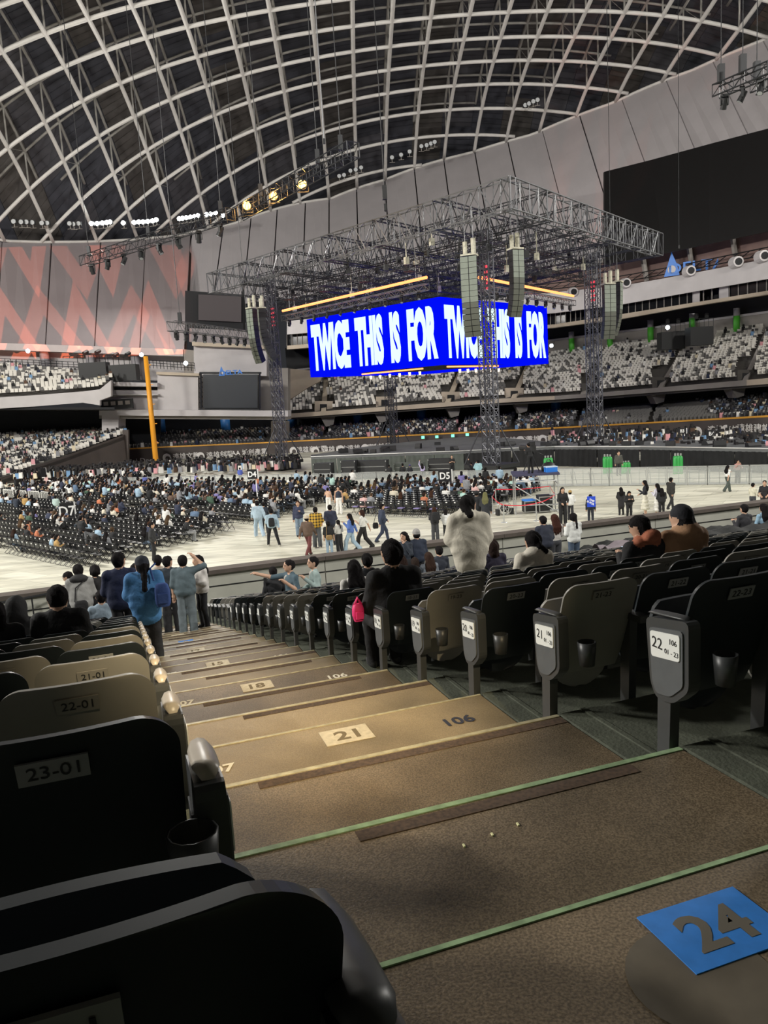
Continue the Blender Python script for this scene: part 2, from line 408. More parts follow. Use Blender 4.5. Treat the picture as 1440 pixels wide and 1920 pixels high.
# lower stand rake, concourse void, upper deck, boxes
slab('floor_lower_tier', [at(LA, x, 100.6) + np.array([0, 0, -.3]) for x in XA], [at(LB, x, 114) + np.array([0, 0, -.5]) for x in XA], (0, 0, -.6), M_rake)
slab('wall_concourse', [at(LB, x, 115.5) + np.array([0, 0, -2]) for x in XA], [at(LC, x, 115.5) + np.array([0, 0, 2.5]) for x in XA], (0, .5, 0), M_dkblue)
deckf = empty('trim_1'); tag(deckf, kind='structure')
for k in range(len(XR) - 1):
    x0, x1 = XR[k], XR[k + 1]
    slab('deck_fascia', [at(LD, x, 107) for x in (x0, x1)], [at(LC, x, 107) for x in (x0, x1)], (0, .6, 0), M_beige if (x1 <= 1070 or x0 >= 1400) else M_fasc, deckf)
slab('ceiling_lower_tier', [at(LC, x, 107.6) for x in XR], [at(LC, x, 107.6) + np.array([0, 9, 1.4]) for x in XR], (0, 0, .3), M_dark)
slab('floor_upper_deck', [at(LD, x, 107.5) + np.array([0, 0, -.4]) for x in XR], [at(LE, x, 121) + np.array([0, 0, -.4]) for x in XR], (0, 0, -.5), M_rake)
slab('wall_upper_deck', [at(LE, x, 121.6) + np.array([0, 0, -.6]) for x in XR], [at(LF, x, 121.6) for x in XR], (0, .5, 0), M_fasc)
slab('trim_2', [at(LF, x, 121.4) for x in XR], [at(LF, x, 121.4) + np.array([0, 0, .28]) for x in XR], (0, .3, 0), M_white)
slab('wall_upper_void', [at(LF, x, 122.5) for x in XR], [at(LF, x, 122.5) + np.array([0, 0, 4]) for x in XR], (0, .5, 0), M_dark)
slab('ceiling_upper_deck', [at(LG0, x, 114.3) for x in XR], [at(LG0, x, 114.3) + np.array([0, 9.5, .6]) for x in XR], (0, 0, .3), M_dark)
slab('trim_3', [at(LG0, x, 114) for x in XR], [at(LG1, x, 114) for x in XR], (0, 1.6, 0), M_beige)
boxes = empty('window_1'); tag(boxes, kind='structure')
xx = 538
while xx < 1690:
    w = 9.5 if xx < 1100 else 11 + (xx - 1100) * .022
    if 1160 < xx < 1300 or xx > 1365 or xx < 1060:
        slab('box_pane', [at(LG1, x, 115.6) for x in (xx + .6, xx + w - .6)], [at(LH, x, 115.6) for x in (xx + .6, xx + w - .6)], (0, .12, 0), M_glass, boxes)
    slab('mullion', [at(LG1, x, 115.5) for x in (xx - .6, xx + .6)], [at(LH, x, 115.5) for x in (xx - .6, xx + .6)], (0, .2, 0), M_fasc, boxes)
    xx += w
slab('wall_boxes', [at(LG1, x, 118) for x in XR], [at(LH, x, 118) for x in XR], (0, .3, 0), M_dark)
for x0, x1 in ((1100, 1107), (1153, 1163), (1300, 1312), (1350, 1366)):
    slab('trim_4', [at(LG1, x, 115.3) for x in (x0, x1)], [at(LH, x, 115.3) for x in (x0, x1)], (0, .3, 0), M_white)
slab('trim_5', [at(LH, x, 114) for x in XR], [at(LI, x, 115) for x in XR], (0, .6, 0), M_white)
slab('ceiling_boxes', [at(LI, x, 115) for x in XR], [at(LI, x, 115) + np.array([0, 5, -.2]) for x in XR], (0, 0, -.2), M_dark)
rust = empty('wall_catwalk'); tag(rust, kind='structure')
XJ = [x for x in XR if x >= 990]
slab('rust_sheet', [at(LI, x, 118.5) + np.array([0, 0, -.5]) for x in XJ], [at(LJ, x, 118.5) for x in XJ], (0, .4, 0), M_brown, rust)
slab('top_beam', [at(LJ, x, 118) for x in XJ], [at(LJ, x, 118) + np.array([0, 0, .35]) for x in XJ], (0, .9, 0), M_fasc, rust)
for x in (1120, 1213, 1300, 1382, 1470):
    p = at(LI, x, 117.5); q = at(LJ, x - 8, 117.5); m = MB(); m.tube(p, q, .35, n=6); m.build('strut', M_fasc, rust)
for kx in range(1010, 1700, 22):
    p = at(LI, kx, 116.6); q = at(LI, kx + 22, 116.6); m = MB(); m.tube(p + [0, 0, .5], q + [0, 0, .5], .07, n=4); m.tube(p + [0, 0, 1.3], q + [0, 0, 1.3], .07, n=4); m.tube(p + [0, 0, .5], q + [0, 0, 1.3], .05, n=4)
    m.build('catwalk_rail', M_rail, rust)
# portholes / speakers along the white fascia
for k, (x, y) in enumerate([(1031 + 45, 551 - 4), (1175, 530), (1296, 507), (1385, 490), (1434, 479)]):
    c = ony(x, y, 114.2 * sx(x)); m = MB(); m.tube(c, c + [0, 1.2, 0], .62, .75, n=14); o = m.build('horn_speaker', M_white); tag(o, 'white round horn speaker above the pale fascia of the box tier', 'speaker', 'horn speakers on the box tier')
    m = MB(); m.tube(c - [0, .06, 0], c + [0, .02, 0], .42, n=14); m.build('mouth', M_dark, o)
# green and blue columns
def column(x, y0, y1, Y, r, mtl, top=None):
    a, b = ony(x, y1, Y), ony(x, y0, Y); b = np.array([a[0], a[1], b[2]])
    root = empty('column', a); tag(root, kind='structure'); root.name = 'trim_column'
    h = b[2] - a[2]; m = MB(); m.smooth = True; m.tube((0, 0, 0), (0, 0, h * (.68 if top else 1)), r, n=12); m.build('shaft', mtl, root)
    if top: m = MB(); m.smooth = True; m.tube((0, 0, h * .68), (0, 0, h), r * .97, n=12); m.build('shaft_top', top, root)
for x, y0, y1 in ((1072, 622, 662), (1144, 608, 655), (1220, 600, 643), (1298, 588, 615), (1381, 578, 623), (1475, 560, 606), (1000, 632, 668)):
    column(x, y0, y1, 120.5 * sx(x), .42 if x < 1300 else .40, M_green, M_colgrey)
for x, y0, y1 in ((549, 780, 801), (672, 776, 795), (791, 768, 790), (1043, 750, 772), (300, 780, 812), (424, 786, 812), (93, 784, 822)):
    column(x, y0, y1, 113 * sx(x), .95 if x < 400 else .75, M_blue)
# haunches and stair boxes under the deck
for x in (615, 716, 850, 978, 1235, 1385):
    pxprism('trim_haunch', [(x - 16, LC(x - 16) - 1), (x + 14, LC(x + 14) - 1), (x + 10, LC(x) + 18), (x - 4, LC(x) + 22)], 109 * sx(x), 2.2, M_fasc)
for x in (607, 722, 846, 965, 1108, 1240, 1400):
    y = LD(x) + 1; o = pxprism('trim_portal', rectpx(x - 17, y - 20, x + 17, y), 109 * sx(x), 2.5, M_beige if x < 1000 else M_rake)
    pxprism('door_way', rectpx(x - 7, y - 14, x + 6, y), 108.9 * sx(x), .3, M_dark, o)
AISLES = [(611, 606), (868, 838), (995, 962), (1137, 1092), (1293, 1237), (1440, 1396)]    # x on the top line, x on the front line
for xt, xb in AISLES:
    P0, P1 = at(LD, xb - 4, 107.6), at(LD, xb + 5, 107.6); Q0, Q1 = at(LE, xt - 4, 121), at(LE, xt + 5, 121)
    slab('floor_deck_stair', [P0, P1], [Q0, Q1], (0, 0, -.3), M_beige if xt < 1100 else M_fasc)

# ---------------------------------------------------------------- left part of the far bowl
lb = [(-160, 752), (0, 745), (65, 741), (155, 734), (187, 730), (208, 713)]; ltp = [(-160, 686), (0, 691), (65, 695), (155, 704), (187, 707), (209, 709)]
LYb, LYt = 99, 109
slab('floor_upper_deck_left', [ony(x, y, LYb) - [0, 0, .4] for x, y in lb], [ony(x, y, LYt) - [0, 0, .4] for x, y in ltp], (0, 0, -.5), M_rake)
for k in range(len(lb) - 1):
    (x0, y0), (x1, y1) = lb[k], lb[k + 1]; h = 20 if k < 4 else 9
    slab('deck_fascia', [ony(x0, y0, LYb - .4), ony(x1, y1, LYb - .4)], [ony(x0, y0 + 21, LYb - .4), ony(x1, y1 + (21 if k < 3 else 30), LYb - .4)], (0, .6, 0), M_white, deckf)
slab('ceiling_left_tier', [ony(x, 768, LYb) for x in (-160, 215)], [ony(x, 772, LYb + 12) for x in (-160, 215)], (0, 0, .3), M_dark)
slab('wall_left_recess', [ony(x, y, 113) for x, y in ((-160, 700), (0, 700), (345, 716))], [ony(x, y, 113) for x, y in ((-160, 640), (0, 645), (345, 655))], (0, .5, 0), M_white)
slab('trim_6', [ony(x, y, 110) for x, y in ((-160, 652), (0, 656), (343, 668))], [ony(x, y, 110) for x, y in ((-160, 636), (0, 643), (343, 655))], (0, 3.5, 0), M_white)
for x, y0, y1 in ((87, 655, 700), (173, 660, 704), (257, 664, 706)): column(x, y0, y1, 111.5, .62, M_colgrey)
# concourse behind the lower left tier
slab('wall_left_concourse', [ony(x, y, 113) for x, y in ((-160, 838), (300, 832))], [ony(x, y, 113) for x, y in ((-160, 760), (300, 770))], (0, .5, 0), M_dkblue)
pxprism('wall_white_pier', rectpx(191, 770, 222, 815), 104, 3, M_white)
# white service block with ledges
blk = empty('wall_service_block'); tag(blk, kind='structure')
pxprism('wall_face', [(187, 752), (213, 717), (296, 719), (296, 779), (187, 779)], 105.5, 4, M_white, blk)
pxprism('ledge', [(213, 716), (295, 718), (295, 725), (213, 724)], 104, 1.6, M_white, blk)
pxprism('opening', rectpx(214, 726, 295, 731), 105.3, .6, M_dark, blk)
pxprism('ledge', [(205, 739), (296, 739), (296, 741), (205, 741)], 104.2, 1.4, M_white, blk)
pxprism('wall_face', [(295, 699), (371, 702), (372, 778), (296, 776)], 105, 4, M_white, blk)
pxprism('ledge', [(293, 697), (373, 700), (373, 705), (293, 702)], 104.4, 1, M_beige, blk)
pxprism('wall_face', [(345, 655), (364, 657), (364, 700), (345, 700)], 109, 3, M_fasc, blk)
pxprism('wall_face', [(363, 644), (500, 652), (500, 705), (364, 703)], 108, 3, M_white, blk)
pxprism('ledge', [(360, 641), (500, 648), (500, 654), (360, 648)], 107, 2, M_beige, blk)
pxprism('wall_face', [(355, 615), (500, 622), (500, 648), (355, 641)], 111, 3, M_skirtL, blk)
pxprism('beam', [(186, 768), (540, 770), (540, 781), (186, 779)], 103.5, 4, M_white, blk)
pxprism('beam', [(186, 779), (540, 781), (540, 787), (186, 785)], 104.5, 4, M_fasc, blk)
pxprism('wall_face', [(486, 690), (540, 690), (540, 772), (486, 770)], 110, 3, M_fasc, blk)
pxprism('wall_face', [(530, 690), (606, 697), (600, 715), (575, 728), (545, 748), (530, 752)], 121, 1.5, M_beige, blk)
pxprism('wall_face', rectpx(508, 790, 540, 838), 112, 2, M_fasc, blk)
# recess in the skirt behind the left truss
pxprism('wall_recess', [(347, 545), (456, 552), (456, 622), (347, 616)], 118, 2, M_dark)
pxprism('wall_recess_panel', [(372, 552), (452, 556), (452, 604), (372, 600)], 117.5, .4, mat('recess_grey', srgb('4a4446'), .8))
# railings along the left ledges
for (x0, y0), (x1, y1), Y in (((0, 687), (150, 694), 110.5), ((275, 690), (366, 696), 108)):
    m = MB(); n = 14
    for k in range(n + 1):
        t = k / n; p = ony(x0 + (x1 - x0) * t, y0 + (y1 - y0) * t, Y); m.tube(p, p + [0, 0, 1.1], .04, n=4)
    for h in (.4, .75, 1.1): m.tube(ony(x0, y0, Y) + [0, 0, h], ony(x1, y1, Y) + [0, 0, h], .04, n=4)
    o = m.build('trim_railing', M_rail); tag(o, kind='structure')

# lower left tier: raked side wall rising away from the field
lw = [(-160, 958, 74), (20, 890, 85), (75, 871, 88), (130, 852, 91), (185, 832, 95), (232, 815, 98)]
ltt = [(-160, 828, 112), (20, 815, 112), (75, 813, 112), (130, 811, 112), (185, 809, 112), (232, 811, 111)]
wl = empty('wall_tier_side'); tag(wl, kind='structure')
for k in range(len(lw) - 1):
    a, b = ony(*lw[k]), ony(*lw[k + 1])
    slab('side_panel', [a, b], [np.array([a[0], a[1], -.6]), np.array([b[0], b[1], -.6])], (0, .4, 0), M_wall, wl)
a, b = ony(231, 813, 98), ony(239, 843, 100)
pxprism('side_panel', [(230, 806), (240, 806), (241, 880), (231, 880)], 98.3, .5, M_wall, wl)
slab('floor_lower_tier_left', [ony(*q) - [0, 0, .25] for q in lw], [ony(*q) - [0, 0, .5] for q in ltt], (0, 0, -.4), M_rake)

# ================================================================ dome roof: two layers of steel arches, fitted grid
RC = [0.02986, -67.43368, 152.52089, 1.09585, 72.02529, -8.65654, -5.5749, -2.71813, 0.13945, 12.30215, 12.24083, 3.23133, -4.5577, -18.06891, -20.47051, -6.93483, 9.15411, 6.66497, -6.14837]
REX = [(m, n) for m in range(5) for n in range(5) if m + n <= 4]
RS = .66
def _rz(i, j):
    u = RC[1] + 8 * i; v = RC[2] + 8 * RC[3] * j
    return sum(a * (u / 80) ** m * ((v - 190) / 40) ** n for a, (m, n) in zip(RC[4:], REX))
def roof(i, j, up=0.0):
    ic = min(max(i, -2.2), 21.5)
    if j >= 0: z = _rz(ic, j)
    else:
        s = _rz(ic, 1.0) - _rz(ic, 0.0); s = max(-2.5, min(2.0, s)); z = _rz(ic, 0.0) - s * 4 * (1 - math.exp(j / 4))
    z -= (abs(i - ic)) * 5.0
    u = RC[1] + 8 * i; v = RC[2] + 8 * RC[3] * j; c, s_ = math.cos(RC[0]), math.sin(RC[0])
    return np.array([(u * c - v * s_) * RS, (u * s_ + v * c) * RS, z * RS + CH + up])
RIMI = [-4, -3, -2, -1.08, -.22, .85, 1.9, 3.04, 4.39, 4.89, 8.06, 9.95, 12.84, 14.83, 16.95, 18.62, 19.77, 20.8, 21.6, 22.2]
RIMJ = [-1.5, .6, 2.2, 3.3, 4.03, 4.89, 5.69, 6.5, 7.26, 7.5, 8.45, 8.35, 7.65, 6.87, 5.42, 3.71, 2.01, .2, -1.8, -4]
def jr(i): return float(np.interp(i, RIMI, RIMJ))
ceiling = empty('ceiling'); tag(ceiling, kind='structure')
UP = 5.2
JMIN = -11
for i in range(-3, 22):
    jm = jr(i); js = [j for j in np.arange(JMIN, jm, .5)] + [jm]
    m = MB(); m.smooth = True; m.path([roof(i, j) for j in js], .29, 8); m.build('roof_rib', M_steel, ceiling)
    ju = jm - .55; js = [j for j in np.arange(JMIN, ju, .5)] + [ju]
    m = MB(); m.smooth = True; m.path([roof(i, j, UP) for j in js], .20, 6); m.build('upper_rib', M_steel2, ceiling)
for j in range(JMIN, 9):
    ii = [i for i in np.arange(-4, 22.2, .25) if jr(i) >= j]
    if len(ii) < 4: continue
    m = MB(); m.smooth = True; m.path([roof(i, j) for i in ii], .27, 8); m.build('roof_arch', M_steel, ceiling)
    iu = [i for i in ii if jr(i) >= j + .5]
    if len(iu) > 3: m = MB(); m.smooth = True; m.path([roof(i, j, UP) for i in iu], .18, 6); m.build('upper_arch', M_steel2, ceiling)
for i in range(-3, 22):
    for j in range(-4, 9):
        if jr(i) < j + .6: continue
        m = MB(); m.tube(roof(i, j), roof(i, j, UP), .13, n=5, caps=False)
        if jr(i) > j + 1 and (i + j) % 2 == 0: m.tube(roof(i, j), roof(i, j + 1, UP), .05, n=4, caps=False)
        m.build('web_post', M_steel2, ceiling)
# ring beam round the rim
rim = [roof(i, jr(i)) for i in np.arange(-3, 21.6, .3)]
m = MB(); m.smooth = True; m.path(rim, .22, 8); m.build('ring_beam', M_steel, ceiling)
# roof deck: one dark panel for every bay, purlins as fine ribs on its underside
PANM = [mat('roof_deck_a', srgb('4b4a50'), .8, noise=.12, scale=.3), mat('roof_deck_b', srgb('3f4048'), .8, noise=.12, scale=.8), mat('roof_deck_c', srgb('4e4a48'), .8, noise=.12, scale=.8)]
for i in range(-5, 23):
    for j in range(JMIN, 11):
        if jr(min(max(i, -4), 22)) < j - 2 and jr(min(max(i + 1, -4), 22)) < j - 2: continue
        P = [roof(i, j, UP + 1.2), roof(i + 1, j, UP + 1.2), roof(i + 1, j + 1, UP + 1.2), roof(i, j + 1, UP + 1.2)]
        g = .012; c = sum(P) / 4; P = [p + (c - p) * g for p in P]
        m = MB(); m.hexa(P, [p + [0, 0, .25] for p in P])
        if -1 <= i <= 21 and j >= -3:
            for t in (.17, .34, .5, .67, .84):
                a = P[0] + (P[3] - P[0]) * t; b = P[1] + (P[2] - P[1]) * t; m.tube(a - [0, 0, .12], b - [0, 0, .12], .045, n=3, caps=False)
        m.build('roof_panel', PANM[(i * 7 + j * 3) % 3 if (i + j) % 4 else 1], ceiling)

# ================================================================ skirt walls between the rim and the tiers: panels with open joints
def rim_at_px(x, y):
    """the point of the rim seen at a pixel: on the roof surface"""
    best = None; d = ray(x, y)
    for i in np.arange(-4, 22, .02):
        P = roof(i, jr(i)); q = P - [0, 0, CH]; zc = q @ CF
        if zc <= 1: continue
        e = abs(720 + FPX * (q @ CR) / zc - x)
        if best is None or e < best[0]: best = (e, P)
    return best[1]
wall_skirt_left = empty('wall_skirt_left'); tag(wall_skirt_left, kind='structure')
wall_skirt_right = empty('wall_skirt_right'); tag(wall_skirt_right, kind='structure')
def panel(tops, bots, parent, mtl, name='skirt_panel'):
    slab(name, tops, bots, (0, .35, 0), mtl, parent)
def skirt(xt, fb, parent, mtl):
    gap = 1.1
    for k in range(len(xt) - 1):
        xs = np.linspace(xt[k] + gap, xt[k + 1] - gap, 4)
        panel([rim_at_px(x, 0) - [0, 0, .2] for x in xs], [fb(x) for x in xs], parent, mtl)
fbl = lambda x: ony(x - 11, float(np.interp(x - 11, [-200, 0, 345], [637, 644, 656])), float(np.interp(x, [-200, 0, 350], [106, 112, 121])))
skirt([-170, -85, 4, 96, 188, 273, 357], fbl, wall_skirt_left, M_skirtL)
def fbr(x):
    lean = .36 * (x - 620) / 546; y = 330.0; xb = x
    for _ in range(6): y = LJ(xb) - 1; xb = x + lean * (y - float(np.interp(x, [420, 620, 1000, 1440], [424, 372, 250, 70])))
    return ony(xb, y, 119 * sx(xb))
skirt([360, 418, 470, 520, 572, 617, 668, 722, 777, 832, 890, 952, 1017, 1087, 1166, 1249, 1338, 1432, 1540, 1660], fbr, wall_skirt_right, M_skirt)
# backing that closes the joints
slab('wall_skirt_back', [rim_at_px(x, 0) + [0, 1.0, -.4] for x in np.linspace(-150, 357, 9)], [fbl(x) + [0, 1.2, 0] for x in np.linspace(-150, 357, 9)], (0, .2, 0), M_seam)
slab('wall_skirt_back', [rim_at_px(x, 0) + [0, 1.0, -.4] for x in np.linspace(360, 1650, 26)], [fbr(x) + [0, 1.2, 0] for x in np.linspace(360, 1650, 26)], (0, .2, 0), M_seam)
# the big dark screen on the right skirt
scr = [(1133, 322), (1220, 300), (1330, 270), (1440, 241), (1560, 208), (1560, 400), (1440, 434), (1330, 457), (1243, 476), (1133, 497)]
P = []
for x, y in scr:
    P.append(ony(x, y, (117 if y > 380 else 123) * sx(x) * .975))
n = len(P); m = MB(); m.add(P + [q + np.array([0, .5, 0]) for q in P], [(0, 1, 8, 9), (1, 2, 7, 8), (2, 3, 6, 7), (3, 4, 5, 6)] + [(k, (k + 1) % n, n + (k + 1) % n, n + k) for k in range(n)])
o = m.build('video_screen', M_blackscr); tag(o, 'huge switched-off dark video screen on the sloping wall above the box tier', 'screen')

# ================================================================ upper deck above this stand, out of view overhead, with its down-lights
slab('ceiling_overhang', [np.array(NW(4.2, b, CH + 4.6)) for b in (-30, 40)], [np.array(NW(-16, b, CH + 3.2)) for b in (-30, 40)], (0, 0, .5), M_fasc)
slab('wall_near_back', [np.array(NW(-7, b, CH - 3)) for b in (-30, 40)], [np.array(NW(-7, b, CH + 5)) for b in (-30, 40)], (-A_[0] * .4, -A_[1] * .4, 0), M_fasc)
def downlight(al, bo, ta, tb, energy, spot, blend, col=(1, .80, .50)):
    p = NW(al, bo, CH + 3.75 + .03 * (al + 10)); t = NW(ta, tb, zt(24 - (ta - D0) / DP))
    o = light('downlight_beam', 'SPOT', (p[0], p[1], p[2] - .12), t, energy, col, .05, spot=spot, blend=blend)
    m = MB(); m.lathe([(.0, .0), (.11, .0), (.13, .10), (.13, .32), (.0, .32)], n=14); r = m.build('downlight', M_black, None, (p[0], p[1], p[2] - .06)); tag(r, 'black cylindrical down-light under the deck above the stairs', 'light', 'down-lights over the stairs')
downlight(-2.6, .9, 4.7, .72, 5600, 20, 1.0, (1, .79, .48))
downlight(-2.3, .5, 9.2, .75, 5200, 12, 1.0, (1, .84, .58))
# ================================================================ stage rig
M_alu = mat('truss_aluminium', srgb('6c6d70'), .42, metal=.4)
M_truss_dk = mat('truss_dark', srgb('3b3c40'), .45, metal=.5)
M_ledb = mat('led_blue', (0, 0, 0), 1, emit=(.0, .004, .95), es=1.0, spec=0)
M_ledw = mat('led_white', (0, 0, 0), .5, emit=(.72, .93, 1.0), es=1.2, spec=0)
M_neon = mat('neon_orange', (0, 0, 0), .5, emit=(1.0, .25, .075), es=3.2)
M_grille = mat('speaker_grille', srgb('7d857a'), .55, noise=.05, scale=3)
M_grille2 = mat('speaker_grille_dark', srgb('55584f'), .55)
M_case = mat('case_black', srgb('1b1c1e'), .55)
M_lampw = mat('lamp_white', (0, 0, 0), .5, emit=(.95, 1.0, .98), es=42.0)
M_lampo = mat('lamp_warm', (0, 0, 0), .5, emit=(1.0, .52, .10), es=9.0)
M_lampoff = mat('lamp_off', srgb('a9adb0'), .3)
M_motor = mat('hoist_motor', srgb('b9b6a4'), .5, noise=.2, scale=6)
M_redled = mat('tower_red_light', (0, 0, 0), .5, emit=(1.0, .05, .08), es=1.6)

def box_truss(m, p0, p1, w, h, bay, rc=.045, rd=.028, up=(0, 0, 1)):
    """four chords, uprights and zig-zag diagonals from p0 to p1 (centre line)"""
    p0 = np.array(p0, float); p1 = np.array(p1, float); d = p1 - p0; L = np.linalg.norm(d); d /= L
    u = np.array(up, float); s = np.cross(d, u); s /= np.linalg.norm(s); u = np.cross(s, d)
    C = [(sx_ * w / 2 * s + sz * h / 2 * u) for sx_, sz in ((-1, -1), (1, -1), (1, 1), (-1, 1))]
    for c in C: m.tube(p0 + c, p1 + c, rc, n=4)
    n = max(1, int(round(L / bay)))
    for k in range(n):
        a = p0 + d * L * k / n; b = p0 + d * L * (k + 1) / n
        for q in range(4):
            c0, c1 = C[q], C[(q + 1) % 4]
            if k % 2: c0, c1 = c1, c0
            m.tube(a + c0, b + c1, rd, n=3, caps=False)
            if q % 2: m.tube(a + c0, a + c1, rd, n=3, caps=False)
    for q in range(4): m.tube(p1 + C[q], p1 + C[(q + 1) % 4], rc, n=3, caps=False)

Q0, Q1, Q2 = np.array([9.73, 54.55]), np.array([-17.29, 85.07]), np.array([28.52, 77.8]); Q3 = Q1 + Q2 - Q0
ZT, ZB = 21.0, 18.95
def G(a, b, z): q = Q0 + (Q1 - Q0) * a + (Q2 - Q0) * b; return np.array([q[0], q[1], z])
rig = empty('truss_roof', (5.4, 81, 18.9)); tag(rig, 'big rectangular grid of tall aluminium trusses roofing the stage on four towers', 'truss roof')
off = -np.array([5.4, 81, 18.9])
zc, hh = (ZT + ZB) / 2, ZT - ZB
for b in (0.012, .2, .4, .6, .8, .988):
    m = MB(); box_truss(m, G(0, b, zc) + off, G(1, b, zc) + off, .75, hh, 1.35, .06, .04); m.build('truss_beam', M_alu if b < .1 else M_truss_dk, rig)
for a in (0.009, 1 / 6, 1 / 3, .5, 2 / 3, 5 / 6, .991):
    m = MB(); box_truss(m, G(a, 0, zc) + off, G(a, 1, zc) + off, .75, hh, 1.35, .06, .04); m.build('truss_beam', M_alu if a < .1 or a > .9 else M_truss_dk, rig)
for b in (.14, .28, .42, .56, .7, .84):
    m = MB(); box_truss(m, G(.08, b, 17.9) + off, G(.94, b, 17.9) + off, .5, .5, .8, .035, .022); m.build('hanging_truss', M_truss_dk, rig)
for a in (.16, .3, .44, .58, .72, .86):
    m = MB(); box_truss(m, G(a, .07, 17.2) + off, G(a, .93, 17.2) + off, .5, .5, .8, .035, .022); m.build('hanging_truss', M_truss_dk, rig)
for k in range(70):
    a, b = random.uniform(.05, .95), random.uniform(.05, .95); p = G(a, b, random.uniform(16.6, 19)) + off
    m = MB(); m.tube(p, p + [0, 0, random.uniform(.8, 2.4)], .05, n=4); m.box(p, (.35, .3, .55), random.random()); m.build('chain_hoist', M_case if k % 3 else M_motor, rig)

TOW = {'near': (9.0, 62.9, 'square lattice tower with flared braced foot standing beside the stage front', 0), 'left': (-10.4, 81.6, 'lattice tower holding the white-lit end of the truss roof beside the low dark scoreboard', 1),
       'right': (21.0, 75.5, 'lattice tower lit violet in front of the grey and white upper deck', 2), 'back': (1.6, 94.1, 'lattice tower standing behind the hanging blue cube', 3)}
M_twr = mat('tower_lattice', srgb('5e5f66'), .45, metal=.4); M_twrdk = mat('tower_lattice_dark', srgb('3c3d42'), .5, metal=.4)
EA = math.atan2(Q1[1] - Q0[1], Q1[0] - Q0[0])
for nm, (x, y, lab, k) in TOW.items():
    t = empty('stage_tower', (x, y, 0), EA); tag(t, lab, 'tower', 'towers of the truss roof')
    for s in (-1, 1):
        m = MB(); box_truss(m, (s * .42, 0, 1.0), (s * .42, 0, ZB + .2), .55, .55, .55, .05, .03, up=(0, 1, 0)); m.build('mast', M_twr if k != 3 else M_twrdk, t)
    for z in np.arange(1.5, ZB, 1.6): m = MB(); m.box((0, 0, z), (.35, .5, .06)); m.build('tie_plate', M_twrdk, t)
    m = MB(); m.box((0, 0, .85), (3.4, 3.0, .3)); m.box((0, 0, .35), (3.0, 2.6, .7)); m.build('base', M_case, t)
    for sx_ in (-1, 1):
        for sy in (-1, 1): m = MB(); m.tube((sx_ * 1.7, sy * 1.4, 1.0), (sx_ * .6, sy * .3, 4.2), .06, n=5); m.build('foot_brace', M_twrdk, t)
    if k in (0, 1, 2):
        for q in range(5): m = MB(); m.box((.1, -.31, 14.9 + q * .42), (.5, .06, .18)); m.build('warning_light', M_redled, t)

# hanging LED cube with its four screens
LN, LL, LR, LB_ = np.array([5.7, 66.6]), np.array([-6.5, 78.1]), np.array([17.4, 79.0]), np.array([5.3, 90.5])
LZ1, LZ0 = 14.897, 9.287
cube = empty('led_cube', (5.4, 78.5, LZ0)); tag(cube, 'blue four-sided video cube with tall white capital lettering hanging under the truss roof', 'screen')
co = np.array([5.4, 78.5, LZ0])
def face(p, q, lettered):
    d = q - p; L = np.linalg.norm(d); d /= L; nrm = np.array([d[1], -d[0]])
    if nrm @ (p - co[:2]) < 0: nrm = -nrm
    c = (p + q) / 2; ang = math.atan2(d[1], d[0])
    m = MB(); m.box((0, 0, 0), (L, .3, LZ1 - LZ0)); s = m.build('screen', M_ledb, cube, (c[0] - co[0] - nrm[0] * .15, c[1] - co[1] - nrm[1] * .15, (LZ1 - LZ0) / 2), (0, 0, ang))
    if lettered:
        src = text_mesh('TWICE THIS IS FOR', size=1.0, bold=.062, depth=.004, spacing=1.0, wsp=1.9); me = src.copy(); n = len(me.vertices)
        v = np.empty(n * 3, np.float32); me.vertices.foreach_get('co', v); v = v.reshape(-1, 3)
        w, h = np.ptp(v[:, 0]), np.ptp(v[:, 2]); v[:, 0] *= (L * .945) / w; v[:, 2] *= 4.55 / h; v[:, 1] *= 1
        me.vertices.foreach_set('co', v.ravel()); me.update(); me.materials.append(M_ledw)
        o = mkobj('lettering', me, s, (0.05, -.158, -.02)); reg(o, s)
face(LL, LN, True); face(LN, LR, True); face(LB_, LL, False); face(LR, LB_, False)
m = MB()
for p in (LN, LL, LR, LB_): m.tube((p[0] * .9 + co[0] * .1 - co[0], p[1] * .9 + co[1] * .1 - co[1], LZ1 - LZ0), (p[0] * .9 + co[0] * .1 - co[0], p[1] * .9 + co[1] * .1 - co[1], 17 - LZ0), .04, n=4)
m.build('hang_cable', M_rail, cube)
m = MB(); m.hexa([(*(p - co[:2]) * .97, .3) for p in (LN, LR, LB_, LL)], [(*(p - co[:2]) * .97, .45) for p in (LN, LR, LB_, LL)]); m.build('inner_floor', M_dark, cube)

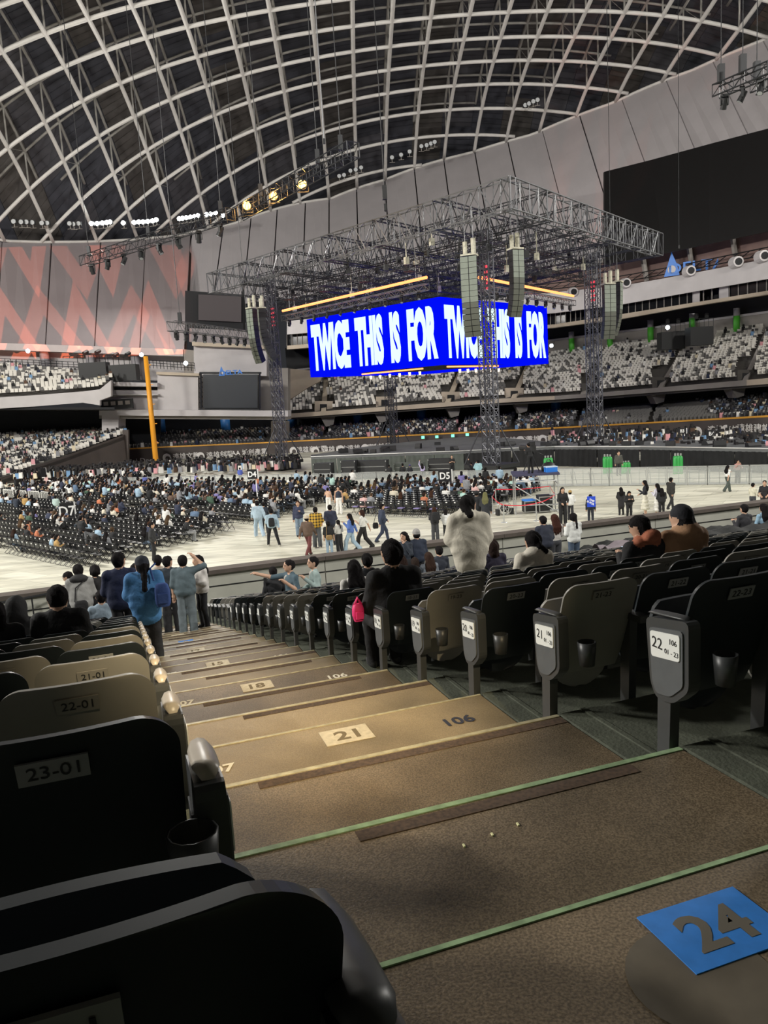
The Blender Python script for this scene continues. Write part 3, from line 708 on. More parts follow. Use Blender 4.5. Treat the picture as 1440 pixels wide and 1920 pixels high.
def neon(p, q, label, lamps, lower=False):
    p, q = np.array(p), np.array(q); c = (p + q) / 2; t = empty('neon_bar', c); tag(t, label, 'light bar', 'orange neon bars round the video cube')
    m = MB(); m.smooth = True; m.tube(p - c, q - c, (.12 if not lower else .07), n=8); m.build('neon_tube', M_neon, t)
    if not lower:
        m = MB(); box_truss(m, p - c - [0, 0, .75], q - c - [0, 0, .75], .5, .5, .7, .035, .02); m.build('bar_truss', M_alu, t)
        m = MB()
        for s in (.06, .94): m.tube(p - c + (q - p) * s, p - c + (q - p) * s + [0, 0, 2.6], .03, n=4)
        m.build('hang_cable', M_alu, t)
    return p, q
def moving_head(p, yaw, label, group, tilt=.5, s=1.0, col=None):
    t = empty('moving_light', p, yaw); tag(t, label, 'stage light', group)
    m = MB(); m.box((0, 0, -.1 * s), (.34 * s, .28 * s, .16 * s)); m.build('base', M_case, t)
    m = MB(); m.box((-.2 * s, 0, -.36 * s), (.05 * s, .14 * s, .46 * s)); m.box((.2 * s, 0, -.36 * s), (.05 * s, .14 * s, .46 * s)); m.box((0, 0, -.16 * s), (.44 * s, .14 * s, .05 * s)); m.build('yoke', M_case, t)
    d = np.array([0, math.sin(tilt), -math.cos(tilt)]) * s; c = np.array([0, 0, -.5 * s]); m = MB(); m.smooth = False; m.tube(c - d * .28, c + d * .3, .15 * s, .18 * s, n=10); hd = m.build('head', M_case, t)
    m = MB(); m.tube(c + d * .3, c + d * .315, .14 * s, n=10); m.build('lens', col or M_lampoff, hd)
    return t
proto_mh = None
def mh(p, yaw, label, group, s=1.0):
    global proto_mh
    if proto_mh is None:
        proto_mh = moving_head(p, yaw, label, group); proto_mh.scale = (s, s, s); return proto_mh
    o = copy_thing(proto_mh, p, yaw, label=label, group=group); o.scale = (s, s, s); return o
a, b = neon(ony(530, 583, 80.5), ony(800, 520, 65.3), 'long orange neon bar hanging parallel to the left side of the video cube', 9)
for k in range(10): q = a + (b - a) * (k + .5) / 10; mh(q - [0, 0, 1.0], .6 + .3 * k, 'black moving light under the left-hand orange neon bar', 'moving lights under the neon bars', .8)
a, b = neon(ony(898, 520, 65.6), ony(1075, 555, 83.5), 'long orange neon bar hanging behind the two centre loudspeaker columns', 9)
for k in range(10): q = a + (b - a) * (k + .5) / 10; mh(q - [0, 0, 1.0], .6 + .3 * k, 'black moving light under the right-hand orange neon bar', 'moving lights under the neon bars', .8)
nL = (LL - LN) / np.linalg.norm(LL - LN); nR = (LR - LN) / np.linalg.norm(LR - LN)
f = lambda d, s: np.array([*(LN + d * s), LZ0 - .16])
neon(f(nL, 2.2), f(nL, 9.6), 'short orange neon bar along the lower left edge of the video cube', 5, True)
neon(f(nR, .6), f(nR, 8.2), 'short orange neon bar along the lower right edge of the video cube', 5, True)
for d, lab in ((nL, 'small warm lamp under the left edge of the video cube'), (nR, 'small warm lamp under the right edge of the video cube')):
    for k in range(6):
        p = f(d, 2.5 + k * 1.2) + [0, .9, -.5]; m = MB(); m.tube(p, p + [0, 0, .3], .09, .12, n=8); o = m.build('pinspot', M_lampw if 0 else M_lampo2 if 'M_lampo2' in globals() else mat('pin_warm', (0, 0, 0), .5, emit=(1, .75, .5), es=3), None); tag(o, lab, 'lamp', 'small lamps under the video cube')
        m = MB(); m.tube(p + [0, 0, .3], p + [0, 0, .75], .03, n=4); m.build('stem', M_case, o)

# loudspeaker line arrays
def line_array(top, yaw, n, label, group, dark_from, w=1.25, hbox=.40, curve=.035, tail=.05):
    t = empty('line_array', top, yaw); tag(t, label, 'loudspeaker', group)
    m = MB(); m.box((0, 0, .12), (w * .9, .9, .12)); m.tube((-.3, 0, .15), (-.3, 0, 1.1), .16, n=8); m.tube((.3, .1, .15), (.3, .1, 1.3), .18, n=8); m.build('fly_frame', M_motor, t)
    m = MB(); m.tube((-.3, 0, 1.1), (-.3, 0, 3.2), .025, n=4); m.tube((.3, .1, 1.3), (.3, .1, 3.2), .025, n=4); m.build('chain', M_alu, t)
    y, z, p = 0.0, 0.0, -.03
    for k in range(n):
        dy, dz = math.sin(p) * hbox, -math.cos(p) * hbox
        a = np.array([0, y, z]); b = np.array([0, y + dy, z + dz]); f = np.array([0, -math.cos(p), -math.sin(p)])
        def cn(q, sx_, fr): return tuple(q + np.array([sx_ * w / 2, 0, 0]) * (1 if fr else .72) + f * (.34 if fr else -.36))
        g = .012
        a2 = a + (b - a) * g * 2; b2 = b - (b - a) * g * 2
        m = MB(); m.hexa([cn(b2, -1, 1), cn(b2, 1, 1), cn(b2, 1, 0), cn(b2, -1, 0)], [cn(a2, -1, 1), cn(a2, 1, 1), cn(a2, 1, 0), cn(a2, -1, 0)]); bo = m.build('speaker_box', M_case, t)
        m = MB(); f2 = f * .36
        for sgn in (-1, 1):
            x0, x1 = (sgn * .03, sgn * (w / 2 - .02)); lo = [np.array([xx_, 0, 0]) + b2 + f2 for xx_ in (x0, x1)]; hi = [np.array([xx_, 0, 0]) + a2 + f2 for xx_ in (x0, x1)]
            m.hexa([lo[0] - f * .03, lo[1] - f * .03, lo[1], lo[0]], [hi[0] - f * .03, hi[1] - f * .03, hi[1], hi[0]])
        m.build('grille', M_grille if k < dark_from else M_grille2, bo)
        y += dy; z += dz; p += curve if k < dark_from else tail
    return t
line_array(ony(880, 482, 58), math.radians(-22), 14, 'tall curved loudspeaker column covering the corner of the video cube', 'flown loudspeaker columns', 8, curve=.012, tail=.06)
line_array(ony(966, 470, 60), math.radians(28), 12, 'shorter curved loudspeaker column covering the end word of the cube', 'flown loudspeaker columns', 5, w=1.05, curve=.012, tail=.05)
line_array(ony(472, 580, 78), math.radians(-40), 13, 'grey loudspeaker column beside the white-lit tower', 'flown loudspeaker columns', 7, w=.95, curve=.02, tail=.06)
line_array(ony(490, 580, 80), math.radians(-75), 13, 'loudspeaker column seen side on between grey column and tower', 'flown loudspeaker columns', 4, w=.95, curve=.02, tail=.06)
line_array(ony(1140, 535, 73), math.radians(15), 12, 'smooth loudspeaker column next to the violet-lit tower', 'flown loudspeaker columns', 6, w=1.2, curve=.01, tail=.04)
line_array(ony(1158, 531, 75), math.radians(60), 12, 'curved loudspeaker column over the pale box tier fascia', 'flown loudspeaker columns', 6, w=1.1, curve=.02, tail=.05)

# free-hanging lighting trusses
def hung_truss(p, q, label, lamps, lab2, s=.55, cables=(), n_l=0, mtl=None, ztop=None):
    p, q = np.array(p), np.array(q); c = (p + q) / 2; t = empty('lighting_truss', c); tag(t, label, 'truss', 'free-hanging lighting trusses')
    m = MB(); box_truss(m, p - c, q - c, s, s, s * 1.1, .04, .024); m.build('truss', mtl or M_truss_dk, t)
    m = MB()
    for u in cables:
        a = p - c + (q - p) * u; m.tube(a, a + [0, 0, ztop or 26], .03, n=4); m.box(a + [0, 0, .8], (.3, .3, .9))
    if cables: m.build('hoist_cable', M_rail, t)
    for k in range(n_l):
        a = p + (q - p) * (k + .5) / n_l; mh(a - [0, 0, s / 2], 1.1 * k, lab2, 'moving lights on ' + label.split(' ')[0] + ' truss', 1.25 if s > .85 else .95)
    return t
def pxz(x, y, z): d = ray(x, y); return np.array([0, 0, CH]) + d * ((z - CH) / d[2])
hung_truss(pxz(157, 490, 22), pxz(432, 402, 22), 'slanting black truss hung in front of the pale skirt wall with lamps below', 8, 'black moving light under the slanting truss before the pale skirt wall', .9, (.05, .5, .95), 8)
tb = hung_truss(pxz(446, 402, 22.3), pxz(662, 280, 22.3), 'black truss that carries three glaring amber lamps', 0, '', .9, (.25, .75, .92), 0)
for x, y, lab in ((463, 386, 'glaring amber lamp on the truss, the one by the white floodlights'), (513, 367, 'glaring amber lamp on the truss, between the other two'), (567, 346, 'glaring amber lamp on the truss, the one by the long cable')):
    p = pxz(x, y, 22.6); t = empty('amber_blinder', p); tag(t, lab, 'lamp', 'amber lamps on the truss')
    m = MB(); m.smooth = True; m.tube((0, 0, 0), (0, -.1, 0), .30, n=14); m.build('lens', M_lampo, t)
    m = MB(); m.tube((0, .5, .0), (0, .01, 0), .26, .36, n=14); m.build('housing', M_case, t)
    light('amber_beam', 'POINT', p - [0, .5, 0], p, 450, (1, .5, .12), .3)
    m = MB(); m.box((0, .3, -.45), (.8, .08, .08)); m.box((-.4, .3, -.2), (.06, .08, .5)); m.box((.4, .3, -.2), (.06, .08, .5)); m.build('bracket', M_case, t)
hung_truss(pxz(320, 611, 14), pxz(478, 630, 14), 'pale low truss crowded with lamps below the dark skirt recess', 9, 'moving light under the pale low truss by the loudspeakers', .8, (.1, .9), 10, M_alu)
hung_truss(pxz(1342, 172, 22), pxz(1446, 128, 22), 'black truss hung high before the grey skirt above the dark screen', 3, 'moving light under the high truss above the dark screen', .6, (.1, .5), 3)
hung_truss(pxz(1412, 165, 22), pxz(1480, 140, 22), 'second short black truss beside the high truss above the dark screen', 0, '', .6, (.1,), 0)
for x, y0, y1, Y, lab in ((723, 340, 398, 60, 'black chain hoist hanging on its cable over the truss roof'), (1145, 165, 470, 80, 'thin steel cable dropping beside the dark screen edge'), (1273, 272, 465, 80, 'thin steel cable dropping across the dark screen'), (608, 5, 268, 50, 'white cable running up to the roof from the amber truss'), (160, 455, 470, 60, 'x')):
    if lab == 'x': continue
    a, b = ony(x, y1, Y), ony(x, y0, Y); b[0], b[1] = a[0], a[1]; b[2] += 14 if Y > 55 else 6
    t = empty('rigging_cable', a); tag(t, lab, 'cable'); m = MB(); m.tube((0, 0, 0), b - a, .035, n=4); m.build('rope', M_alu if 'white' in lab else M_rail, t)
    if 'hoist' in lab: m = MB(); m.box((0, 0, 1.4), (.35, .35, 1.0)); m.box((0, 0, .35), (.2, .2, .5)); m.build('hoist_body', M_case, t)
    else: m = MB(); m.box((0, 0, .1), (.14, .14, .3)); m.build('hook_block', M_case, t)

# floodlights on the rim catwalk
FL_ON = [(171, 419), (182, 419), (192, 418), (200, 417), (206, 416), (231, 418), (251, 417), (260, 416), (268, 416), (277, 415), (286, 414), (293, 412), (336, 410), (342, 409), (349, 408), (357, 407), (364, 406), (371, 404), (387, 402), (395, 401), (404, 399), (418, 404)]
FL_OFF = [(25, 415), (39, 416), (49, 416), (60, 417), (78, 418), (88, 418), (130, 419), (137, 420), (147, 419), (636, 330), (645, 328), (657, 320), (667, 318), (677, 314), (735, 295), (752, 290), (768, 284), (790, 274), (800, 272), (808, 269), (815, 266), (985, 197), (992, 194), (1000, 190), (1008, 187)]
M_lens_off = mat('flood_lens_off', srgb('c4c7c9'), .25)
fproto = {}
for on, lst in ((True, FL_ON), (False, FL_OFF)):
    for x, y in lst:
        Y = float(np.interp(x, [0, 170, 420, 640, 820, 1000], [118, 126, 136, 141, 137, 133])) - 2
        p = ony(x, y, Y); yaw = math.atan2(p[0], -p[1]) * -1 + math.pi
        lab = 'lit white floodlight in the glaring row over the pale skirt wall' if on else ('unlit square floodlight on the rim above the pale skirt wall' if x < 200 else 'unlit square floodlight on the roof rim above the grey skirt wall')
        if on not in fproto:
            t = empty('floodlight', p); m = MB(); m.box((0, .22, 0), (.74, .4, .62)); m.build('housing', M_case, t)
            m = MB(); m.tube((0, 0.0, 0), (0, .03, 0), .33, n=12); m.build('lens', M_lampw if on else M_lens_off, t)
            m = MB(); m.box((0, .25, -.5), (.1, .1, .5)); m.box((0, .25, -.75), (.9, .08, .06)); m.build('bracket', M_fasc, t); fproto[on] = t
        else: t = copy_thing(fproto[on], p)
        tag(t, lab, 'floodlight', 'lit floodlights' if on else 'unlit floodlights')

# coral zig-zag patterns thrown on the skirt walls by projection lamps
def gobo(loc, target, energy, spot, sx_, sy, phase, ylo=-9.0, yhi=9.0):
    o = light('pattern_projector', 'SPOT', loc, target, energy, (1.0, .20, .09), .05, spot=spot, blend=.25)
    l = o.data; l.use_nodes = True; nt = l.node_tree; em = [n for n in nt.nodes if n.type == 'EMISSION'][0]
    gm = nt.nodes.new('ShaderNodeNewGeometry'); f = (Vector(target) - Vector(loc)).normalized(); r_ = f.cross(Vector((0, 0, 1))).normalized(); u_ = r_.cross(f)
    def dot(v):
        n = nt.nodes.new('ShaderNodeVectorMath'); n.operation = 'DOT_PRODUCT'; nt.links.new(gm.outputs['Incoming'], n.inputs[0]); n.inputs[1].default_value = v; return n.outputs['Value']
    def M2(op, a, b=None):
        n = nt.nodes.new('ShaderNodeMath'); n.operation = op
        for k, v in enumerate((a, b)):
            if v is None: continue
            if hasattr(v, 'links'): nt.links.new(v, n.inputs[k])
            else: n.inputs[k].default_value = v
        return n.outputs[0]
    zz = dot(f); X = M2('DIVIDE', dot(r_), zz); Yv = M2('DIVIDE', dot(u_), zz)
    tot = None
    for ph, k1, k2, gain in ((phase, sx_, sy, .62), (phase + .37, sx_ * .8, sy * 1.15, .5)):
        tri = M2('PINGPONG', M2('ADD', M2('MULTIPLY', X, k1), ph), .5)
        v = M2('FRACT', M2('ADD', M2('MULTIPLY', Yv, k2), M2('MULTIPLY', tri, 1.7)))
        band = M2('MULTIPLY', M2('LESS_THAN', v, .30), gain); tot = band if tot is None else M2('ADD', tot, band)
    tot = M2('MULTIPLY', M2('ADD', tot, .05), M2('MULTIPLY', M2('GREATER_THAN', Yv, ylo), M2('LESS_THAN', Yv, yhi))); nt.links.new(tot, em.inputs['Strength'])
    return o
gobo((-21, 74, 12.5), (-43, 120, 22), 2.0e5, 38, 5.0, 3.4, .1, -.125, .165)
gobo((14, 99, 15), (29, 114, 34), 1.6e4, 36, 2.2, 1.6, .3)
# ================================================================ stage, barricade and things on the field
M_deck = mat('stage_deck', srgb('56585a'), .5, noise=.12, scale=.5)
M_drape = mat('drape_black', srgb('17181a'), .9, noise=.2, scale=2)
M_drapelit_case = mat('drape_lit_case_grey', srgb('4a504c'), .85, noise=.15, scale=1.5)  # black drape where it is lit, brightness put into the colour; also a grey case
M_galv = mat('galvanised', srgb('b4b6b4'), .38, metal=.5)
M_clear = mat('barrier_sheet', srgb('c4c8c5'), .3, alpha=.34)
M_gas = mat('gas_green', srgb('2f9a46'), .45)
FRONT = [(583, 857), (680, 853), (760, 850), (870, 846), (960, 841), (1040, 838), (1120, 838), (1200, 838), (1320, 840), (1440, 842), (1560, 846)]
BACK = [(583, 853), (680, 838), (760, 829), (870, 819), (960, 822), (1040, 829), (1120, 829), (1200, 827), (1320, 823), (1440, 818), (1560, 812)]
SZ = 1.7
FP = [onz(x, y, SZ) for x, y in FRONT]; BP = [onz(x, y, SZ) for x, y in BACK]
stage = empty('stage', FP[4]); tag(stage, 'long low stage with grey deck and black cloth skirt behind the clear barricade', 'stage')
so = -np.array(FP[4])
m = MB(); n = len(FP)
m.add([p + so for p in FP] + [p + so for p in BP] + [p + so - [0, 0, .22] for p in FP] + [p + so - [0, 0, .22] for p in BP],
      [f for k in range(n - 1) for f in ((k, k + 1, n + k + 1, n + k), (2 * n + k, 3 * n + k, 3 * n + k + 1, 2 * n + k + 1), (k, 2 * n + k, 2 * n + k + 1, k + 1), (n + k, n + k + 1, 3 * n + k + 1, 3 * n + k))] + [(0, n, 3 * n, 2 * n), (n - 1, 3 * n - 1, 4 * n - 1, 2 * n - 1)])
m.build('deck', M_deck, stage)
def drape(p, q, z0, z1, amp, mtl, parent, o):
    L = np.linalg.norm(q - p); N = max(8, int(L / .09)); d = (q - p) / L; nr = np.array([d[1], -d[0], 0]); ph = random.random() * 6
    P = []
    for z in (z1, (z0 + z1) / 2, z0):
        fz = .35 + .65 * (z1 - z) / (z1 - z0)
        P.append([p + d * L * k / N + nr * fz * amp * (math.sin(k * 1.15 + ph) + .5 * math.sin(k * .47 + 2 * ph)) + [0, 0, z - p[2]] + o for k in range(N + 1)])
    m = MB(); m.smooth = True; m.grid(P); m.grid([[q + nr * -.05 for q in r] for r in P]); return m.build('skirt_curtain', mtl, parent)
for k in range(n - 1):
    p, q = FP[k], FP[k + 1]; N = max(1, int(round(np.linalg.norm(q - p) / 3.2)))
    for s in range(N):
        a = p + (q - p) * s / N; b = p + (q - p) * (s + .98) / N
        drape(a, b, 0.02, SZ - .2, .055, M_drapelit_case if k < 3 and (k, s) != (2, 2) else M_drape, stage, so)  # left stretch of the skirt takes the painted lit tone
m = MB()
for k in range(n - 1): m.tube(FP[k] + so + [0, -.03, .03], FP[k + 1] + so + [0, -.03, .03], .05, n=4)
m.build('edge_tube', M_galv, stage)
# wedges, cases and risers on and before the stage
for k in range(34):
    u = random.uniform(.2, n - 1.2); i = int(u); t = u - i; s = random.uniform(.05, .5)
    p = (FP[i] + (FP[i + 1] - FP[i]) * t) * (1 - s) + (BP[i] + (BP[i + 1] - BP[i]) * t) * s
    w, d, h = random.uniform(.5, .9), random.uniform(.4, .7), random.uniform(.3, .5)
    m = MB(); m.prism([(-d / 2, 0), (d / 2, 0), (d / 2, h), (-d / 4, h), (-d / 2, h * .4)], -w / 2, w / 2, T=lambda q: (q[2], q[0], q[1])); o = m.build('floor_monitor', M_case, None, p, (0, 0, random.uniform(-.6, .6)))
    tag(o, 'black wedge monitor or case lying on the stage deck', 'monitor', 'black wedges on the stage')
for x, y, w, h, lab in ((607, 872, 1.6, 1.5, 'black rack of drawers before the grey stage skirt, nearest the white-lit tower'), (694, 872, 3.2, 1.5, 'wide open scaffold rack before the grey stage skirt'), (768, 873, 2.6, 1.1, 'low grey case with green flashes before the stage skirt'), (826, 873, 2.0, 1.3, 'black road case with white stencil before the stage skirt'), (655, 866, 1.3, 1.6, 'tall black drawer rack against the grey stage skirt')):
    d = ray(x, y); P = np.array([0, 0, CH]) + d * (66.5 / d[1]); P[2] = 0
    t = empty('flight_case', P, -.35); tag(t, lab, 'case'); m = MB(); m.box((0, 0, h / 2 + .08), (w, .8, h)); m.build('shell', M_case if 'grey' not in lab[:9] else M_drapelit_case, t)
    m = MB()
    for sx_ in (-1, 1):
        for z in (.1, h / 2, h): m.box((sx_ * w / 2 * .98, -.41, z), (.06, .03, .12))
    for z in (h * .35, h * .65): m.box((0, -.41, z + .08), (w * .9, .02, .03))
    m.build('fittings', M_galv, t)['kind'] = 'stuff'
    for sx_ in (-1, 1): m = MB(); m.tube((sx_ * w * .4 - .03, -.3, .06), (sx_ * w * .4 + .03, -.3, .06), .06, n=8); m.build('castor', M_black, t)
# gas cylinders in front of the black skirt
gp = None
for x, cnt, lab in ((1028, 3, 'green gas cylinder standing behind the camera platform'), (1139, 5, 'green gas cylinder beside the man in the olive jacket'), (1173, 3, 'short green gas cylinder right by the man in the olive jacket'), (1271, 5, 'green gas cylinder alone before the black skirt')):
    Y = float(np.interp(x, [1028, 1271], [61.5, 56.5]))
    for k in range(cnt):
        p = ony(x - 5 + 5.2 * (k % 3), 873, Y + .45 * (k // 3)); p[2] = 0; h = 1.0 if 'short' in lab else 1.5
        if gp is None:
            gp = empty('gas_cylinder', p); m = MB(); m.smooth = True; m.lathe([(.001, 0), (.15, 0), (.16, .05), (.16, 1.15), (.12, 1.28), (.05, 1.33)], n=10); m.build('bottle', M_gas, gp)
            m = MB(); m.lathe([(.05, 1.33), (.07, 1.36), (.07, 1.48), (.02, 1.5)], n=8); m.build('valve', M_galv, gp); t = gp
        else: t = copy_thing(gp, p)
        t.scale = (1, 1, h / 1.5); tag(t, lab, 'gas cylinder', 'green gas cylinders by the stage')
# clear barricade panels
F0, F1 = np.array([-24.0, 68.5]), np.array([31.5, 44.9]); FD = (F1 - F0) / np.linalg.norm(F1 - F0); FL_ = np.linalg.norm(F1 - F0); FA = math.atan2(FD[1], FD[0])
W_ = 1.22; bp_ = None
for k in range(int(FL_ / W_)):
    c = F0 + FD * W_ * (k + .5)
    if bp_ is None:
        bp_ = empty('barricade_panel', (*c, 0), FA); w = W_ / 2 - .012
        m = MB()
        for x in (-w, w): m.box((x, 0, .62), (.05, .05, 1.24))
        for z in (.05, 1.22): m.box((0, 0, z), (2 * w, .05, .05))
        m.build('frame', M_galv, bp_)
        m = MB(); m.box((0, 0, .63), (2 * w - .05, .015, 1.12)); m.build('clear_sheet', M_clear, bp_)
        m = MB(); m.box((0, .55, .03), (2 * w - .1, 1.0, .04)); m.build('foot_plate', M_galv, bp_)
        for x in (-w * .8, w * .8): m = MB(); m.tube((x, 0.03, 1.0), (x, .95, .05), .025, n=4); m.build('stay', M_galv, bp_)
        m = MB(); m.box((0, .02, .45), (2 * w, .025, .03)); m.box((0, .02, .85), (2 * w, .025, .03)); m.box((.1, .02, .6), (.03, .025, 1.1)); m.build('rear_bars', M_galv, bp_)
        o = bp_
    else: o = copy_thing(bp_, (*c, 0), FA)
    tag(o, 'clear framed crowd barricade panel in the line before the stage', 'barricade', 'clear barricade panels before the stage')
# white steel crowd barriers far left
cb = None
for k in range(5):
    c = onz(-6 + 24 * k, 941 + 2.0 * k); c[2] = 0
    if cb is None:
        cb = empty('crowd_barrier', c, -.75); M_wb = mat('barrier_white', srgb('e4e4df'), .4)
        m = MB(); m.path([(-1, 0, .1), (-1, 0, 1.05), (-.9, 0, 1.1), (.9, 0, 1.1), (1, 0, 1.05), (1, 0, .1)], .03, 5); m.tube((-1, 0, .25), (1, 0, .25), .025, n=4); m.build('frame', M_wb, cb)
        for q in range(13): m = MB(); x = -.86 + q * .143; m.tube((x, 0, .25), (x, 0, 1.1), .014, n=4); m.build('bar', M_wb, cb)
        for x in (-.75, .75): m = MB(); m.box((x, 0, .04), (.06, .6, .06)); m.build('foot', M_wb, cb)
        o = cb
    else: o = copy_thing(cb, c)
    tag(o, 'white steel crowd barrier with vertical bars at the edge of the chairs', 'barrier', 'white crowd barriers by the chairs')

# section boards
M_sign = mat('board_black', srgb('16161a'), .5); M_signw = mat('board_letters', srgb('f0f0ee'), .6)
def board(txt, x, y, w, h, Y, ground, lab, yaw=0.0, white_edge=True):
    c = ony(x, y, Y); t = empty('section_board', (c[0], c[1], ground), yaw); tag(t, lab, 'sign', 'section boards')
    m = MB(); m.box((0, 0, c[2] - ground), (w, .08, h)); b = m.build('board', M_sign, t)
    m = MB(); m.box((w / 2 + .04, .05, c[2] - ground), (.07, .12, h * 1.02)); m.build('edge_strip', M_signw, t)
    if txt: add_text('lettering', txt, M_signw, b, (0, -.045, c[2] - ground), size=h * .82, depth=.003, bold=.012, sx=.9)
    m = MB(); m.tube((w * .3, .09, 0), (w * .3, .09, c[2] - ground + h / 2), .035, n=6); m.build('pole', M_signw, t)
    m = MB(); m.box((w * .3, .09, .02), (.5, .5, .04)); m.build('foot', M_black, t)
board('D7', 126, 958, .80, 1.02, 46.5, 0, 'black section board lettered D7 among the black chairs', .25)
board('D4', 473, 889, .66, .66, 52.6, 0, 'black section board lettered D4 on a white pole', -.1)
board('D5', 834, 892, .80, .72, 47.5, 0, 'black section board lettered D5 above the seated crowd', -.1)
board('B3', 1279, 808, .72, .5, 72, 0, 'small black section board lettered B3 beyond the stage', -.2)
board('B4', 1334, 813, .80, .6, 70, 0, 'black section board lettered B4 beyond the stage', -.2)
board('', 81, 886, .5, .8, 70, 0, 'narrow section board on a white post by the dark side wall', .9)

# folding chairs in blocks facing the stage
M_chair = mat('chair_black', srgb('15161a'), .42); M_tag = mat('chair_tag', srgb('dcdcd8'), .6); M_cush = mat('chair_cushion', srgb('8f86b8'), .8)
def chair_parts():
    fr = MB()
    for s in (-1, 1):
        fr.tube((s * .21, -.25, .86), (s * .21, .21, .02), .013, n=4); fr.tube((s * .19, .18, .44), (s * .19, -.30, .02), .013, n=4)
    fr.tube((-.21, .21, .02), (.21, .21, .02), .012, n=4); fr.tube((-.19, -.30, .02), (.19, -.30, .02), .012, n=4); fr.tube((-.21, -.25, .86), (.21, -.25, .86), .013, n=4)
    st = MB(); st.box((0, 0, .45), (.38, .40, .03))
    bk = MB(); bk.hexa([(-.21, -.205, .58), (.21, -.205, .58), (.21, -.175, .58), (-.21, -.175, .58)], [(-.21, -.265, .84), (.21, -.265, .84), (.21, -.235, .84), (-.21, -.235, .84)])
    tg = MB(); tg.box((0, -.262, .765), (.10, .008, .055))
    return fr, st, bk, tg
BL1_U, BL1_N = np.array([-.73, .68]), np.array([.68, .73]); BL1_O = np.array([-13.1, 33.5])
BL2_U, BL2_N = np.array([.84, -.55]), np.array([.55, .84]); BL2_O = np.array([-2.5, 46.0])
CH_POS = []            # x, y, yaw, block, row, seat
def infence(x, y): return (np.array([x, y]) - F0) @ np.array([-FD[1], FD[0]]) < -1.6
rb = yline([(33.4, -12.9), (43.5, -7.4), (54, -2.6), (62, 1.0)])        # right edge of the left blocks: y -> x
for mrow in range(42):
    for s in range(74):
        q = BL1_O + BL1_N * (mrow * .86 + (1.3 if mrow > 11 else 0) + (1.3 if mrow > 22 else 0)) + BL1_U * (s * .52 + (1.2 if s > 16 else 0) + (1.2 if s > 33 else 0))
        if q[0] > rb(q[1]) - .2 or (q[0] > -24 and not infence(*q)) or q[1] > 86 or q[0] < -46: continue
        if mrow == 0 and s < 1: continue
        CH_POS.append((q[0], q[1], math.atan2(-BL1_N[0], BL1_N[1]), 'D7' if mrow < 12 else 'D4', mrow, s))
for mrow in range(18):
    for s in range(-6, 26):
        q = BL2_O + BL2_N * (mrow * .86) + BL2_U * (s * .52)
        if not infence(*q): continue
        lx = rb(q[1]) + (4.6 if q[1] < 48 else 2.0); rx = float(np.interp(q[1], [42, 44.5, 46, 50, 56], [3.6, 5.6, 7.3, 9.8, 12.0]))
        if 5.6 < q[0] < 10.6 and 38.5 < q[1] < 46.5: continue
        if q[0] < lx or q[0] > rx: continue
        CH_POS.append((q[0], q[1], math.atan2(-BL2_N[0], BL2_N[1]), 'D5', mrow, s))
CH_POS.sort(key=lambda c: math.hypot(c[0], c[1]))
def inview(x, y, z, mg=30):
    q = np.array([x, y, z - CH]); zc = q @ CF
    if zc < .3: return False
    px, py = 720 + FPX * (q @ CR) / zc, 960 - FPX * (q @ CU) / zc
    return -mg < px < 1440 + mg and -mg < py < 1920 + mg
BAR_P = [onz(-6 + 24 * k, 941 + 2.0 * k) for k in range(5)]
CH_POS = [c for c in CH_POS if inview(c[0], c[1], .5) and all(math.hypot(c[0] - b[0], c[1] - b[1]) > 1.15 for b in BAR_P)]
ORD = ['first', 'second', 'third', 'fourth', 'fifth', 'sixth', 'seventh', 'eighth', 'ninth', 'tenth', 'eleventh', 'twelfth', 'thirteenth', 'fourteenth', 'fifteenth', 'sixteenth', 'seventeenth', 'eighteenth', 'nineteenth', 'twentieth', 'twenty-first', 'twenty-second', 'twenty-third', 'twenty-fourth', 'twenty-fifth', 'twenty-sixth', 'twenty-seventh', 'twenty-eighth', 'twenty-ninth', 'thirtieth']
fr, st, bk, tg = chair_parts(); cproto = None
for k, (x, y, yw, blk_, row, s) in enumerate(CH_POS[:300]):
    lab = 'black folding chair with white tag, %s row from the walkway, %s block' % (ORD[row], 'D7' if blk_ != 'D5' else 'D5')
    if cproto is None:
        cproto = empty('folding_chair', (x, y, 0), yw); fr.build('frame', M_chair, cproto); st.build('seat', M_chair, cproto); b = bk.build('backrest', M_chair, cproto); tg.build('number_tag', M_tag, b); o = cproto
    else: o = copy_thing(cproto, (x, y, 0), yw)
    tag(o, lab, 'chair', 'folding chairs on the field')
    if blk_ == 'D5' and row < 1 and s % 2 == 0:
        m = MB(); m.box((0, .02, .485), (.34, .34, .04)); m.build('cushion', M_cush, o)
def replicate(mb, P, yaw, scale=None):
    """vertices/faces of a mesh builder copied to many places at once"""
    v = np.array(mb.v); V = []; F = []; MI = []
    nv = len(v)
    for k, (p, a) in enumerate(zip(P, yaw)):
        c, s = math.cos(a), math.sin(a); q = v * (scale[k] if scale is not None else 1)
        V.append(np.stack([q[:, 0] * c - q[:, 1] * s + p[0], q[:, 0] * s + q[:, 1] * c + p[1], q[:, 2] + p[2]], -1))
    return V
